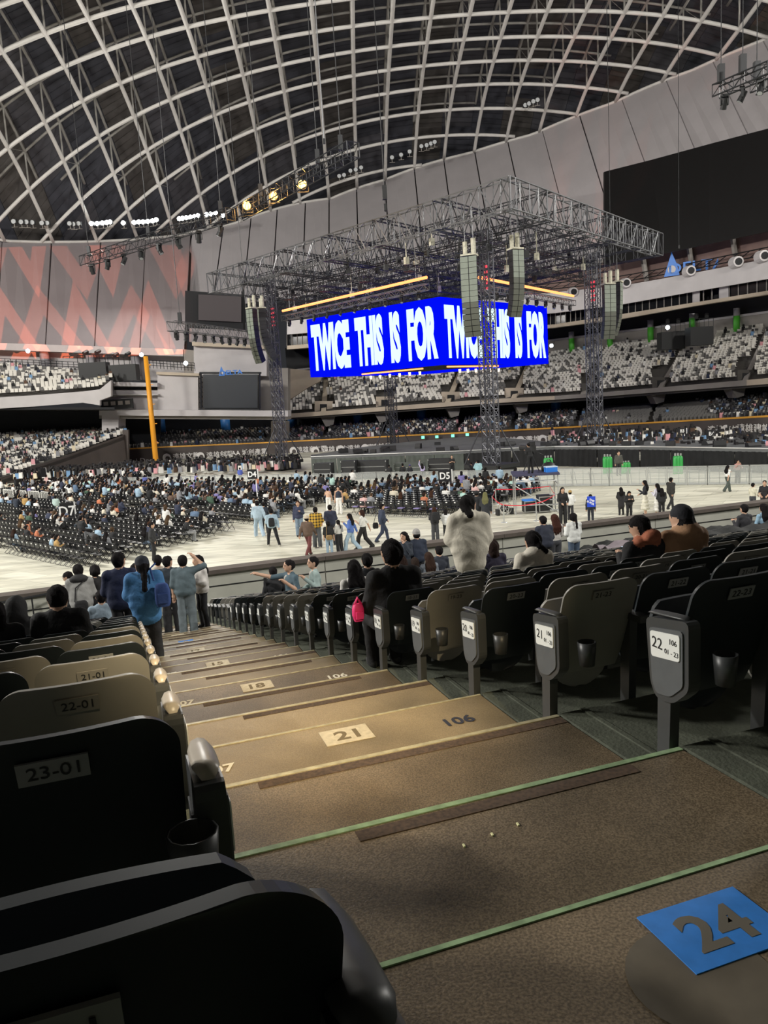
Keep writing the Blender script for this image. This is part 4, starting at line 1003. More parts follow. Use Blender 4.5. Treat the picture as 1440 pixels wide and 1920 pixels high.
class Bulk:
    """one object for what nobody could count: many copies merged"""
    def __init__(s): s.V = []; s.F = []; s.M = []; s.n = 0
    def add(s, v, f, mi, p, a=0.0, sc=1.0):
        c, sn = math.cos(a), math.sin(a); q = v * sc
        s.V.append(np.stack([q[:, 0] * c - q[:, 1] * sn + p[0], q[:, 0] * sn + q[:, 1] * c + p[1], q[:, 2] + p[2]], -1))
        s.F += [tuple(i + s.n for i in t) for t in f]; s.M += list(mi) if hasattr(mi, '__len__') else [mi] * len(f); s.n += len(v)
    def build(s, name, mats, label, cat, smooth=False):
        me = bpy.data.meshes.new(name); me.from_pydata(np.concatenate(s.V).tolist(), [], s.F)
        me.polygons.foreach_set('material_index', np.array(s.M, np.int32))
        if smooth: me.polygons.foreach_set('use_smooth', np.ones(len(s.F), bool))
        for m in mats: me.materials.append(m)
        me.update(); o = mkobj(name, me); tag(o, label, cat, kind='stuff'); return o
cm = MB()
for q, i in ((fr, 0), (st, 0), (bk, 0), (tg, 1)): cm.cur = i; cm.add(q.v, q.f)
cv, cf, cmi = np.array(cm.v), cm.f, cm.mi
B = Bulk()
for x, y, yw, *_ in CH_POS[300:]: B.add(cv, cf, cmi, (x, y, 0), yw)
if B.n: B.build('folding_chairs', [M_chair, M_tag], 'far rows of black folding chairs with white tags filling the field', 'chairs')
print('chairs', len(CH_POS))

# camera platform with its gear
PC = np.array([8.45, 42.6]); pr_ = -.12; PH = 2.15
plat = empty('camera_platform', (*PC, 0), pr_); tag(plat, 'tubular scaffold platform with black deck for the television camera', 'platform')
m = MB(); m.box((0, 0, PH), (2.5, 2.2, .1)); m.build('deck', mat('platform_deck', srgb('3a3a52'), .6), plat)
for x in (-1.15, 1.15):
    for y in (-1, 1): m = MB(); m.tube((x, y, 0), (x, y, PH), .035, n=6); m.build('leg', M_galv, plat)
for p, q in (((-1.15, -1, .5), (1.15, -1, .5)), ((-1.15, -1, 1.8), (1.15, -1, 1.8)), ((-1.15, 1, 1.6), (1.15, 1, 1.6)), ((1.15, -1, 1.6), (1.15, 1, 1.6)), ((-1.15, -1, 1.6), (-1.15, 1, 1.6))):
    m = MB(); m.tube(p, q, .028, n=5); m.build('rail', M_galv, plat)
m = MB(); m.tube((-1.15, -1.02, 1.6), (1.15, -1.3, .05), .03, n=5); m.build('brace', M_galv, plat)
for k in range(4): m = MB(); m.box((1.0, -1.35 - .0 * k, .25 + .28 * k), (.7, .3, .03)); m.build('step', M_galv, plat)
def place(x, y): c, s = math.cos(pr_), math.sin(pr_); return np.array([PC[0] + x * c - y * s, PC[1] + x * s + y * c])
q = place(-.15, .2); t = empty('broadcast_camera', (*q, PH + .05), .4); tag(t, 'big black television camera on tripod on the scaffold platform', 'camera')
for k in range(3): a = k * 2.094; m = MB(); m.tube((math.cos(a) * .5, math.sin(a) * .5, 0), (0, 0, 1.05), .03, n=5); m.build('tripod_leg', M_case, t)
m = MB(); m.box((0, 0, 1.3), (.28, .6, .34)); m.build('body', M_case, t)
m = MB(); m.tube((0, .3, 1.3), (0, .95, 1.3), .14, .17, n=10); m.build('lens', M_case, t)
m = MB(); m.box((-.02, -.15, 1.58), (.22, .3, .2)); m.build('viewfinder', M_case, t)
for s in (-1, 1): m = MB(); m.tube((s * .12, -.2, 1.15), (s * .3, -.75, .95), .02, n=5); m.build('pan_bar', M_case, t)
q = place(.85, -.3); t = empty('cooler_box', (*q, PH + .05), .2); tag(t, 'blue cooler box with white lid on the camera platform', 'box')
m = MB(); m.box((0, 0, .13), (.62, .4, .26)); m.build('tub', mat('cooler_blue', srgb('2f7fe0'), .5), t); m = MB(); m.box((0, 0, .285), (.64, .42, .05)); m.build('lid', mat('cooler_lid', srgb('cfe0f5'), .5), t)
q = place(.8, .25); t = empty('equipment_bag', (*q, PH + .05), .5); tag(t, 'black equipment bag slumped behind the blue cooler box', 'bag')
m = MB(); m.smooth = True; m.lathe([(.01, 0), (.4, .02), (.42, .2), (.3, .42), (.1, .5), (.01, .5)], n=10); m.build('sack', M_case, t); m = MB(); m.path([(-.2, 0, .45), (-.1, 0, .62), (.1, 0, .62), (.2, 0, .45)], .025, 5); m.build('strap', M_black, t)
for dx, dy, w, h, top, lab in ((-.4, -.35, .62, .62, 'blue', 'white-edged case with blue top under the camera platform'), (.45, -.4, .75, .85, 'blk', 'black flight case with silver edges under the camera platform')):
    q = place(dx, dy); t = empty('flight_case', (*q, 0), .1); tag(t, lab, 'case'); m = MB(); m.box((0, 0, h / 2 + .06), (w, .6, h)); m.build('shell', M_case, t)
    m = MB(); m.box((0, 0, h + .08), (w + .02, .62, .06)); m.build('lid', MATS['cooler_blue'] if top == 'blue' else M_case, t)
    for z in (.08, h + .03): m = MB(); m.box((0, -.305, z), (w + .02, .03, .05)); m.build('edge', M_galv, t)
    for s in (-1, 1): m = MB(); m.box((s * w / 2, -.305, h / 2 + .06), (.05, .03, h)); m.build('edge', M_galv, t)
q = place(-1.75, -.8); t = empty('cable_reel', (*q, 0), .3); tag(t, 'steel cable reel standing by the camera platform', 'reel')
for y in (-.12, .12):
    m = MB(); m.path([(math.cos(a) * .36, y, .36 + math.sin(a) * .36) for a in np.linspace(0, 2 * math.pi, 17)], .02, 5)
    for a in (0, 1.05, 2.1): m.tube((math.cos(a) * .36, y, .36 + math.sin(a) * .36), (-math.cos(a) * .36, y, .36 - math.sin(a) * .36), .014, n=4)
    m.build('rim', M_galv, t)
m = MB(); m.smooth = True; m.tube((0, -.1, .36), (0, .1, .36), .2, n=12); m.build('wound_cable', M_case, t)
for x in (-.42, .42): m = MB(); m.box((x, 0, .17), (.14, .3, .34)); m.build('stand', M_case, t)
# retractable belt posts with red belts
M_belt = mat('belt_red', srgb('d8283c'), .6); BPOS = [onz(924, 962), onz(945, 980), onz(1006, 977), onz(1042, 958), onz(1032, 940), onz(930, 946)]
for k, p in enumerate(BPOS):
    q = BPOS[(k + 1) % len(BPOS)]; t = empty('belt_post', (p[0], p[1], 0)); tag(t, ['slim steel belt post left of the cable reel', 'slim steel belt post before the cable reel', 'slim steel belt post before the platform cases', 'slim steel belt post by the platform steps', 'slim steel belt post behind the platform, stage side', 'slim steel belt post behind the reel, chair side'][k], 'belt post', 'belt posts round the camera platform')
    m = MB(); m.tube((0, 0, 0), (0, 0, .98), .03, n=6); m.build('post', M_galv, t); m = MB(); m.lathe([(.001, 0), (.17, 0), (.15, .03), (.001, .05)], n=12); m.build('foot', M_galv, t)
    d = np.array([q[0] - p[0], q[1] - p[1]]); m = MB(); N = 6
    P = [[(d[0] * u / N, d[1] * u / N, z - .08 * math.sin(math.pi * u / N)) for u in range(N + 1)] for z in (.90, .95)]; m.grid(P); m.grid([[(a + .004, b + .004, c) for a, b, c in r] for r in P]); m.build('belt', M_belt, t)
# video screens standing on the upper decks (dark backs) with lamp rails
for x0, y0, x1, y1, Y, lab in ((149, 678, 197, 712, 104, 'black box screen on the left upper deck beside the grey column'), (206, 682, 253, 716, 104, 'black box screen on the left upper deck nearest the orange pole'), (1241, 620, 1285, 656, 114 * .905, 'black box screen on the right upper deck beside the stair'), (1295, 611, 1338, 648, 114 * .87, 'black box screen on the right upper deck under the bright lamp')):
    a, b = ony(x0, y1, Y), ony(x1, y0, Y); t = empty('box_screen', ((a[0] + b[0]) / 2, Y, a[2])); tag(t, lab, 'screen', 'black box screens on the upper decks'); w, h = b[0] - a[0], b[2] - a[2]
    m = MB(); m.box((0, .9, h / 2), (w, 1.8, h)); m.build('cabinet', M_case, t)
    m = MB()
    for k in range(6): xx = -w / 2 + w * k / 5; m.tube((xx, .1, h), (xx, .1, h + 1.0), .04, n=4)
    m.tube((-w / 2, .1, h + 1), (w / 2, .1, h + 1), .04, n=4); m.build('top_rail', M_rail, t)
    for k in (.25, .7): m = MB(); m.tube((-w / 2 + w * k, .0, h + 1.2), (-w / 2 + w * k + .3, .7, h + 1.5), .25, n=8); m.build('follow_spot', M_case, t)
for x, y, Y, lab in ((52, 658, 108, 'bright bluish lamp under the ledge between two grey columns'), (265, 665, 108, 'bright bluish lamp under the ledge by the orange pole'), (1252, 614, 105, 'bright white lamp over the black box screens'), (1034, 648, 118, 'bright lamp on the grey wall beside the blue cube'), (348, 681, 104, 'small white lamp on the ledge above the white wall')):
    p = ony(x, y, Y); t = empty('work_lamp', p); tag(t, lab, 'lamp'); m = MB(); m.tube((0, 0, 0), (0, .1, 0), .28, n=10); m.build('lens', mat('lamp_cool', (0, 0, 0), .5, emit=(.75, .9, 1), es=14), t); m = MB(); m.tube((0, .1, 0), (0, .5, 0), .3, .15, n=10); m.build('housing', M_case, t)
# foul pole, Delta screen, fascia signs
a, b = ony(290, 842, 97), ony(273, 668, 97); t = empty('foul_pole', (a[0], a[1], 0)); tag(t, 'tall orange foul pole rising in front of the white service block', 'pole'); m = MB(); m.smooth = True; m.tube((0, 0, 0), (b[0] - a[0], 0, b[2]), .34, .28, n=10); m.build('post', M_orange, t)
m = MB()
for z in np.arange(3, b[2], 2.4): m.box((.35, 0, z), (.5, .08, .08))
m.build('screen_bracket', M_orange, t)['kind'] = 'stuff'
o = pxprism('scoreboard', rectpx(381, 702, 483, 765), 104, 1.4, mat('board_dark', srgb('262a31'), .35), None, None); tag(o, 'dark switched-off scoreboard in a scaffold frame beside the white wall', 'screen')
fm = MB()
for x in (377, 487):
    fm.tube(ony(x, 772, 104.2), ony(x, 698, 104.2), .14, n=5)
for y in (699, 768): fm.tube(ony(374, y, 104.2), ony(490, y, 104.2), .14, n=5)
for k in range(8): fm.tube(ony(374, 700 + k * 9, 104.6), ony(380, 709 + k * 9, 104.6), .07, n=4)
fm.build('scaffold_frame', M_rail, o)
M_sgnblue = mat('sign_blue', srgb('2a66b0'), .4, emit=srgb('2a66b0'), es=.25)
def delta(x, y, w, Y, lab, rot):
    p = ony(x, y, Y); t = empty('delta_sign', p, rot); tag(t, lab, 'sign'); h = w * .24
    m = MB(); m.prism([(-w * .5, -h), (-w * .5 + h * 1.3, -h), (-w * .5 + h * 1.1, -h * .1), (-w * .5 + h * .65, h * 1.0)], -.06, .06, T=lambda q: (q[0], q[2], q[1])); m.build('triangle', M_sgnblue, t)
    m = MB(); m.tube((-w * .5 + h * .65, -.08, -h * .45), (-w * .5 + h * .65, -.07, -h * .45), h * .35, n=12); m.build('mark', M_white, t)
    add_text('lettering', 'DELTA', M_sgnblue, t, (w * .16, -.05, -h * .4), size=h * 1.25, depth=.03, bold=.02, sx=1.25)
delta(428, 695, 2.6, 104, 'small blue triangle sign with lettering above the dark scoreboard', 0)
delta(1292, 491, 6.2, 103, 'large blue triangle sign with lettering on the catwalk truss', -.55)
# dark equipment screen on the service block
t = empty('score_panel', ony(220, 758, 103)); tag(t, 'dark panel with white bars mounted low on the white service block', 'screen'); m = MB(); m.box((0, 0, 0), (4.1, .5, 1.3)); m.build('panel', M_case, t)
for k in range(4): m = MB(); m.box((-1.4 + k * .95, -.27, .15), (.6, .03, .5)); m.build('bar', M_fasc, t)
# lettering on the outfield wall
M_adw = mat('banner_white', srgb('d9d6d2'), .6); M_ady = mat('banner_yellow', srgb('d9a83e'), .6)
def banner(x, dy, s, size, mtl=M_adw, logo=True, sub='Farglory'):
    Y = 100 * sx(x); p = ony(x, LA(x) + dy, Y); a, b = at(LA, x - 15, 100), at(LA, x + 15, 100); yaw = math.atan2(b[1] - a[1], b[0] - a[0]); q = p - np.array([0, .3, 0])
    t = add_text('banner_lettering', s, mtl, wall_outfield, (q[0], q[1], q[2]), (0, 0, yaw), size=size, depth=.01, bold=.01)
    if logo:
        m = MB(); m.tube((0, 0, 0), (0, .04, 0), size * .62, n=16); o = m.build('banner_logo', mtl, wall_outfield, (q[0] - size * 2.9, q[1], q[2] - size * .1), (0, 0, yaw))
        m = MB(); m.tube((size * .12, -.02, -size * .12), (size * .12, .0, -size * .12), size * .34, n=12); m.build('logo_eye', M_wall, o)
    if sub: add_text('banner_lettering', sub, mtl, wall_outfield, (q[0], q[1], q[2] - size * .95), (0, 0, yaw), size=size * .55, depth=.01)
for x, s in ((350, '遠雄文教'), (413, '遠雄創藝'), (628, '遠雄自由'), (676, '遠雄人壽'), (722, '遠雄營造'), (968, '遠雄營造'), (1056, '遠雄建設')): banner(x, 17, s, .95)
for x, s in ((1354, '遠雄建設'), (1410, '遠雄建設')): banner(x, 19, s, 1.0)
banner(460, 15, 'CHAA 城創產業', .9, logo=False, sub='PROPERTY'); banner(585, 15, '遠雄商仁匯', .9, sub=''); banner(1012, 17, '遠雄建設', .9); banner(1200, 20, '400FT', .75, M_ady, False, '122M'); banner(262, 24, 'Taipei Dome', 1.1, logo=False, sub='')
for x, y in ((793, 820), (819, 819), (849, 817), (876, 815)):
    p = ony(x, y, 100 * sx(x) - .7); t = empty('exit_sign', p); tag(t, 'small glowing green exit sign on the outfield wall', 'sign', 'green exit signs on the wall'); m = MB(); m.box((0, 0, 0), (.42, .08, .36)); m.build('light_box', mat('exit_green', (0, 0, 0), .5, emit=(.25, 1, .62), es=1.6), t); m = MB(); m.box((0, .08, 0), (.48, .08, .42)); m.build('case', M_case, t)
# ================================================================ near seats
M_sdark = mat('seat_dark', srgb('20262a'), .38, noise=.06, scale=6); M_sgrey = mat('seat_grey', srgb('84827c'), .42, noise=.05, scale=6)
M_sarm = mat('seat_armrest', srgb('3a3c3d'), .40, noise=.06, scale=9); M_splate = mat('seat_plate', srgb('8d8f90'), .45); M_snum = mat('seat_number', srgb('26282a'), .6)
M_endp = mat('row_plate', srgb('e3e5e0'), .45); M_endn = mat('row_plate_ink', srgb('1a1c1e'), .6); M_scap = mat('arm_cap', srgb('b9b0a2'), .35, noise=.05, scale=8)
def sheet(fw, y_of, zs, th, nx=11, bow=.012):
    """curved shell: half width fw(z), depth y_of(z)"""
    F, K = [], []
    for z in zs:
        w = fw(z); F.append([]); K.append([])
        for k in range(nx):
            s = -1 + 2 * k / (nx - 1); x = s * w; y = y_of(z) + bow * (s * s)
            F[-1].append((x, y, z)); K[-1].append((x * (1 - .02), y + th, z))
    m = MB(); m.smooth = True; m.grid(F); m.grid([list(reversed(r)) for r in K])
    loop_f = [r[0] for r in F] + F[-1][1:] + [r[-1] for r in reversed(F[:-1])] + list(reversed(F[0][1:-1]))
    loop_k = [r[0] for r in K] + K[-1][1:] + [r[-1] for r in reversed(K[:-1])] + list(reversed(K[0][1:-1]))
    n = len(loop_f); m.smooth = False; m.add(loop_f + loop_k, [(k, (k + 1) % n, n + (k + 1) % n, n + k) for k in range(n)])
    return m
def wback(z, zt_=.865, r=.072, w=.212):
    if z > zt_ - r: return w - r + math.sqrt(max(0, r * r - (z - (zt_ - r)) ** 2))
    return w - .02 * max(0, (.55 - z) / .2)
def wpan(z, zb=.26, r=.20, w=.20):
    if z < zb + r: return max(.03, w - .2 + .2 * math.sqrt(max(0, 1 - ((zb + r - z) / r) ** 2)))
    if z > .66: return w - .05 * ((z - .66) / .065) ** 2
    return w
zb_ = list(np.linspace(.36, .77, 6)) + [.79, .80, .81, .82, .83, .838, .845, .851, .856, .860, .863, .8645, .8650]
yb_ = lambda z: .10 - .19 * ((z - .36) / .505) ** .9
MS = {}
bm_ = sheet(wback, yb_, zb_, .016)
zp_ = [.262, .27, .29, .32, .36, .42, .5, .58, .66, .70, .715, .725]
pm_ = sheet(wpan, lambda z: .155 + .05 * (z - .26) / .42, zp_, .022, bow=-.012)
for c, mt in (('dark', M_sdark), ('grey', M_sgrey)):
    MS['back' + c] = bm_.mesh('backrest', mt); MS['pan' + c] = pm_.mesh('seat_pan', mt)
m = MB(); m.smooth = False; m.hexa([(-.03, -.10, .63), (.03, -.10, .63), (.03, .24, .63), (-.03, .24, .63)], [(-.03, -.10, .665), (.03, -.10, .665), (.03, .24, .655), (-.03, .24, .655)]); MS['arm'] = m.mesh('armrest', M_sarm)
m = MB(); m.hexa([(-.022, .02, .0), (.022, .02, .0), (.022, .085, .0), (-.022, .085, .0)], [(-.022, -.01, .63), (.022, -.01, .63), (.022, .07, .63), (-.022, .07, .63)]); MS['post'] = m.mesh('post', M_sarm)
def rpoly(p, r=.02, n=3):
    out = []; N = len(p)
    for k in range(N):
        a, b, c = (np.array(p[(k + i) % N], float) for i in (-1, 0, 1)); u = (a - b) / np.linalg.norm(a - b); v = (c - b) / np.linalg.norm(c - b); rr = min(r, np.linalg.norm(a - b) / 2.2, np.linalg.norm(c - b) / 2.2)
        for t in np.linspace(0, 1, n + 1): out.append(tuple((b + u * rr) * (1 - t) ** 2 + 2 * b * t * (1 - t) + (b + v * rr) * t * t))
    return out
EP = [(.125, .70), (-.115, .735), (-.115, .47), (-.03, .395), (.065, .385), (.10, .44)]
m = MB(); m.prism(rpoly(EP, .03), -.027, .027, T=lambda q: (q[2], q[0], q[1])); MS['endpanel'] = m.mesh('end_panel', M_sarm)
IP = [(.10, .665), (-.09, .695), (-.09, .48), (-.02, .42), (.06, .41), (.082, .45)]
m = MB(); m.prism(rpoly(IP, .02), -.004, .004, T=lambda q: (q[2], q[0], q[1])); MS['inlay'] = m.mesh('end_inlay', mat('end_inlay', srgb('55585a'), .5, noise=.06, scale=12))
m = MB(); m.smooth = True
cap = []
for y, w, z in ((-.088, .001, .722), (-.086, .010, .728), (-.08, .019, .742), (-.06, .025, .744), (.0, .026, .736), (.06, .025, .727), (.11, .019, .717), (.135, .010, .705), (.138, .001, .70)): cap.append([(w * math.cos(a), y, z + (.014 if w > .01 else .001) * math.sin(a)) for a in np.linspace(0, 2 * math.pi, 9)])
m.grid(cap); MS['cap'] = m.mesh('arm_cap', M_scap); MS['capd'] = m.mesh('arm_cap', M_sarm)
m = MB(); m.smooth = True; m.lathe([(.030, 0), (.036, .0), (.045, .115), (.040, .115), (.031, .01), (.001, .01)], n=12); MS['cup'] = m.mesh('cup_holder', M_sarm)
m = MB(); m.box((0, 0, 0), (.115, .004, .05)); MS['plate'] = m.mesh('number_plate', M_splate); m = MB(); m.box((0, 0, 0), (.115, .004, .05)); MS['plateg'] = m.mesh('number_plate', M_sgrey)
m = MB(); m.prism(rpoly([(.088, .655), (-.078, .676), (-.078, .575), (.080, .555)], .012), -.003, .003, T=lambda q: (q[2], q[0], q[1])); MS['rowplate'] = m.mesh('row_plate', M_endp)
PITCH_S = .445
NUMW = ['zero', 'one', 'two', 'three', 'four', 'five', 'six', 'seven', 'eight', 'nine', 'ten', 'eleven', 'twelve', 'thirteen', 'fourteen', 'fifteen', 'sixteen', 'seventeen', 'eighteen', 'nineteen', 'twenty', 'twenty-one', 'twenty-two', 'twenty-three', 'twenty-four']
SEATS = []
DARK_KNOWN = {('L', 24, 1): 1, ('L', 23, 1): 1, ('L', 22, 1): 0, ('L', 21, 1): 0, ('L', 20, 1): 1, ('L', 19, 1): 0, ('L', 18, 1): 1, ('L', 17, 1): 0, ('L', 16, 1): 1, ('L', 15, 1): 1, ('L', 20, 2): 0, ('L', 19, 2): 1, ('L', 18, 2): 0, ('L', 21, 2): 1,
              ('R', 22, 23): 1, ('R', 21, 23): 0, ('R', 21, 22): 1, ('R', 21, 21): 1, ('R', 20, 23): 1, ('R', 20, 22): 0, ('R', 20, 21): 0, ('R', 20, 20): 1, ('R', 19, 23): 0, ('R', 19, 22): 0, ('R', 18, 23): 1, ('R', 17, 23): 1, ('R', 16, 23): 1, ('R', 15, 23): 1, ('R', 14, 23): 0, ('R', 13, 23): 0, ('R', 12, 23): 0, ('R', 11, 23): 0, ('R', 10, 23): 1, ('R', 9, 23): 1, ('R', 8, 23): 1}
rs = random.Random(5)
TARP_B = 13.3
for row in range(25, 0, -1):
    for s in range(1, 24):
        for side in 'LR':
            bb = (-.185 - (s - 1) * PITCH_S) if side == 'L' else (2.165 + (23 - s) * PITCH_S)
            if side == 'R' and row <= 6 and bb > TARP_B - .2: continue
            if side == 'L' and row < 3: continue
            if row == 25: continue
            bb += {24: .095, 23: .03}.get(row, .012) if side == 'L' else 0; al = edge(row + 1); x, y, z = NW(al, bb, zt(row))
            far = not (inview(x, y, z + .7, 140) or (side == 'L' and row == 24 and s < 4))
            if far and not inview(x, y, z + .7, 1600): continue
            if side == 'R' and row > 22 and not far: continue
            dk = DARK_KNOWN.get((side, row, s)); r_ = rs.random(); dk = (r_ < .5) if dk is None else bool(dk)
            SEATS.append((math.hypot(x, y) + (100 if far else 0), side, row, s, x, y, z, dk))
SEATS.sort()
def part(name, key, parent, loc=(0, 0, 0), rot=(0, 0, 0)):
    o = mkobj(name, MS[key], parent, loc, None, rot); reg(o, parent); return o
for k, (dist, side, row, s, x, y, z, dk) in enumerate(SEATS[:300]):
    t = empty('stadium_seat', (x, y, z), ROT_B); c = 'dark' if dk else 'grey'; num = '%02d-%02d' % (row, s); num = num.lstrip('0') if row < 10 else num
    pos = (ORD[s - 1] if side == 'L' else ORD[23 - s]) + ' from the stairs'
    tag(t, '%s tip-up seat, %s of row %s on the %s side' % ('black' if dk else 'grey', pos, NUMW[row], 'handrail' if side == 'L' else 'netting'), 'seat', 'tip-up seats of the near stand')
    b = part('backrest', 'back' + c, t); part('seat_pan', 'pan' + c, t)
    end = (side == 'L' and s == 1) or (side == 'R' and s == 23)
    dx = PITCH_S / 2
    if side == 'L':
        if not end: part('armrest', 'arm', t, (dx, 0, 0)); part('post', 'post', t, (dx, 0, 0))
        else:
            e = part('end_panel', 'endpanel', t, (dx + (.03 if row < 24 else .0), 0, 0)); part('arm_cap', 'cap' if row < 24 else 'capd', e); part('inlay', 'inlay', e, (.029, 0, 0)); part('post', 'post', t, (dx + .02, 0, -.0)); part('cup_holder', 'cup', t, (dx - .01, -.15, .56))
            pl = part('row_plate', 'rowplate', e, (.034, 0, 0))
    else:
        if not end: part('armrest', 'arm', t, (-dx, 0, 0)); part('post', 'post', t, (-dx, 0, 0))
        else:
            e = part('end_panel', 'endpanel', t, (-dx - .03, 0, 0)); cpo = part('arm_cap', 'capd', e); cpo.scale = (1, 1, .6); cpo.location.z = .288; part('inlay', 'inlay', e, (-.029, 0, 0)); part('post', 'post', t, (-dx - .02, 0, 0)); part('cup_holder', 'cup', t, (-dx + .06, -.17, .50))
            pl = part('row_plate', 'rowplate', e, (-.034, 0, 0))
            if row >= 12:
                for tx, yy, zz, sz in ((str(row), .045, .617, .062), ('106', -.045, .640, .030), ('01 - 23', -.035, .598, .027)):
                    add_text('row_lettering', tx, M_endn, e, (-.038, yy, zz), (0, 0, -math.pi / 2), size=sz, depth=.0005)
    ang = math.atan2(.19, .505) * 1.0
    plt = part('number_plate', 'plate' if dk else 'plateg', b, (0, yb_(.80) - .006, .80), (-ang * -1.0, 0, 0))
    if dist < 9.5: add_text('seat_number', num, M_snum, b, (0, yb_(.80) - .010, .80), (ang, 0, 0), size=.040, depth=.0004)
B = Bulk()
sm = MB()
sb = [(-.21, -.10), (.21, -.10)]
for q, i in (((0, .0, .62), 0), ):
    sm.cur = 0; sm.hexa([(-.19, .08, .36), (.19, .08, .36), (.19, .10, .36), (-.19, .10, .36)], [(-.205, -.09, .78), (.205, -.09, .78), (.205, -.06, .78), (-.205, -.06, .78)])
    sm.hexa([(-.205, -.09, .78), (.205, -.09, .78), (.205, -.06, .78), (-.205, -.06, .78)], [(-.15, -.125, .86), (.15, -.125, .86), (.15, -.10, .86), (-.15, -.10, .86)])
    sm.hexa([(-.15, .14, .28), (.15, .14, .28), (.15, .18, .28), (-.15, .18, .28)], [(-.2, .17, .67), (.2, .17, .67), (.2, .21, .67), (-.2, .21, .67)])
sm.cur = 2; sm.box((-.222, .05, .33), (.04, .07, .66)); sm.box((-.222, .07, .65), (.06, .32, .03))
sm.cur = 3; sm.box((0, -.112, .80), (.11, .01, .045))
sv, sf, smi = np.array(sm.v), sm.f, sm.mi
for (dist, side, row, s, x, y, z, dk) in SEATS[300:]: B.add(sv, sf, [(q if q else (0 if dk else 1)) for q in smi], (x, y, z), ROT_B)
B.build('stadium_seats', [M_sdark, M_sgrey, M_sarm, M_splate], 'farther rows of black and grey tip-up seats in the near stand', 'seats')
print('near seats', len(SEATS))
# black netting over the front rows on the right
P = []
for al in np.linspace(edge(7) + .1, edge(1) + .2, 30):
    row_f = 24 - (al - D0) / DP; r0 = []
    for bb in np.linspace(TARP_B, 30, 90):
        u = ((al - edge(7)) / DP) % 1; zz = CH - EYE - (24 - row_f) * RISE + .22 + .50 * (abs(math.sin(math.pi * (u + .04))) ** .6) + .09 * math.sin(bb * 3.1 + al) * math.sin(bb * .8) + .05 * math.sin(bb * 7.3 + 3 * al)
        if bb < TARP_B + .6: zz -= (TARP_B + .6 - bb) * .5
        r0.append(NW(al, bb, zz))
    P.append(r0)
m = MB(); m.smooth = True; m.grid(P); m.grid([[(a, b, c - .03) for a, b, c in r] for r in P]); o = m.build('seat_netting', mat('netting_black', srgb('191b1b'), .8, noise=.25, scale=30)); tag(o, 'rumpled black netting draped over the front seat rows', 'netting')
# handrail at the foot of the stairs, left side
hr = empty('handrail', NW(edge(4), -1.2, zt(4))); tag(hr, 'dark steel handrail with bars at the foot of the stairs', 'railing'); ho = np.array(NW(edge(4), -1.2, zt(4)))
def nw(al, bo, z): return np.array(NW(al, bo, z)) - ho
for al0, b0, al1, b1 in ((edge(2) - .2, -6.9, PA - .3, -2.0),):
    n = 9
    m = MB(); m.tube(nw(al0, b0, zt(2) + 1.0), nw(al1, b1, zt(1) + 1.15), .035, n=6); m.build('top_rail', M_rail, hr)
    m = MB(); m.tube(nw(al0, b0, zt(2) + .5), nw(al1, b1, zt(1) + .6), .022, n=5); m.build('mid_rail', M_rail, hr)
    for k in range(n + 1): t_ = k / n; m = MB(); m.tube(nw(al0 + (al1 - al0) * t_, b0 + (b1 - b0) * t_, zt(1)), nw(al0 + (al1 - al0) * t_, b0 + (b1 - b0) * t_, zt(2) + 1.0 + (zt(1) - zt(2) + .15) * t_), .022, n=5); m.build('baluster', M_rail, hr)
# ================================================================ far seats: thousands, as bulk
M_fw = mat('far_seat_white', srgb('d8d4cb'), .6); M_fg = mat('far_seat_grey', srgb('5f5d5a'), .6); M_fd = mat('far_seat_dark', srgb('232328'), .6); M_fp = mat('far_seat_plate', srgb('a9a8a4'), .6)
fs = MB(); fs.hexa([(-.21, .15, .36), (.21, .15, .36), (.21, .19, .36), (-.21, .19, .36)], [(-.21, .24, .86), (.21, .24, .86), (.21, .28, .86), (-.21, .28, .86)]); fs.hexa([(-.2, -.12, .38), (.2, -.12, .38), (.2, .2, .36), (-.2, .2, .36)], [(-.2, -.12, .44), (.2, -.12, .44), (.2, .2, .42), (-.2, .2, .42)])
fv, ff = np.array(fs.v), fs.f
pl = MB(); pl.box((0, .10, .80), (.2, .02, .07)); pv, pf = np.array(pl.v), pl.f
hm = MB(); hm.hexa([(-.2, -.1, .42), (.2, -.1, .42), (.2, .12, .42), (-.2, .12, .42)], [(-.17, -.05, 1.0), (.17, -.05, 1.0), (.17, .1, 1.0), (-.17, .1, 1.0)]); hm.cur = 1; hm.hexa([(-.09, -.1, 1.0), (.09, -.1, 1.0), (.09, .09, 1.0), (-.09, .09, 1.0)], [(-.085, -.09, 1.27), (.085, -.09, 1.27), (.085, .09, 1.27), (-.085, .09, 1.27)])
hv, hf, hmi = np.array(hm.v), hm.f, hm.mi
CROWD_COL = [mat('crowd_' + n, srgb(c), .85) for n, c in (('black', '1a1a1d'), ('white', 'dedcd6'), ('grey', '85868a'), ('navy', '242c45'), ('cream', 'cfc3a8'), ('blue', '6f93b8'), ('pink', 'd59aa0'), ('brown', '5a4436'))]
M_hairb = mat('hair_black', srgb('151213'), .5)
FARC = Bulk(); FARS = Bulk(); LOWS = Bulk()
rf = random.Random(3)
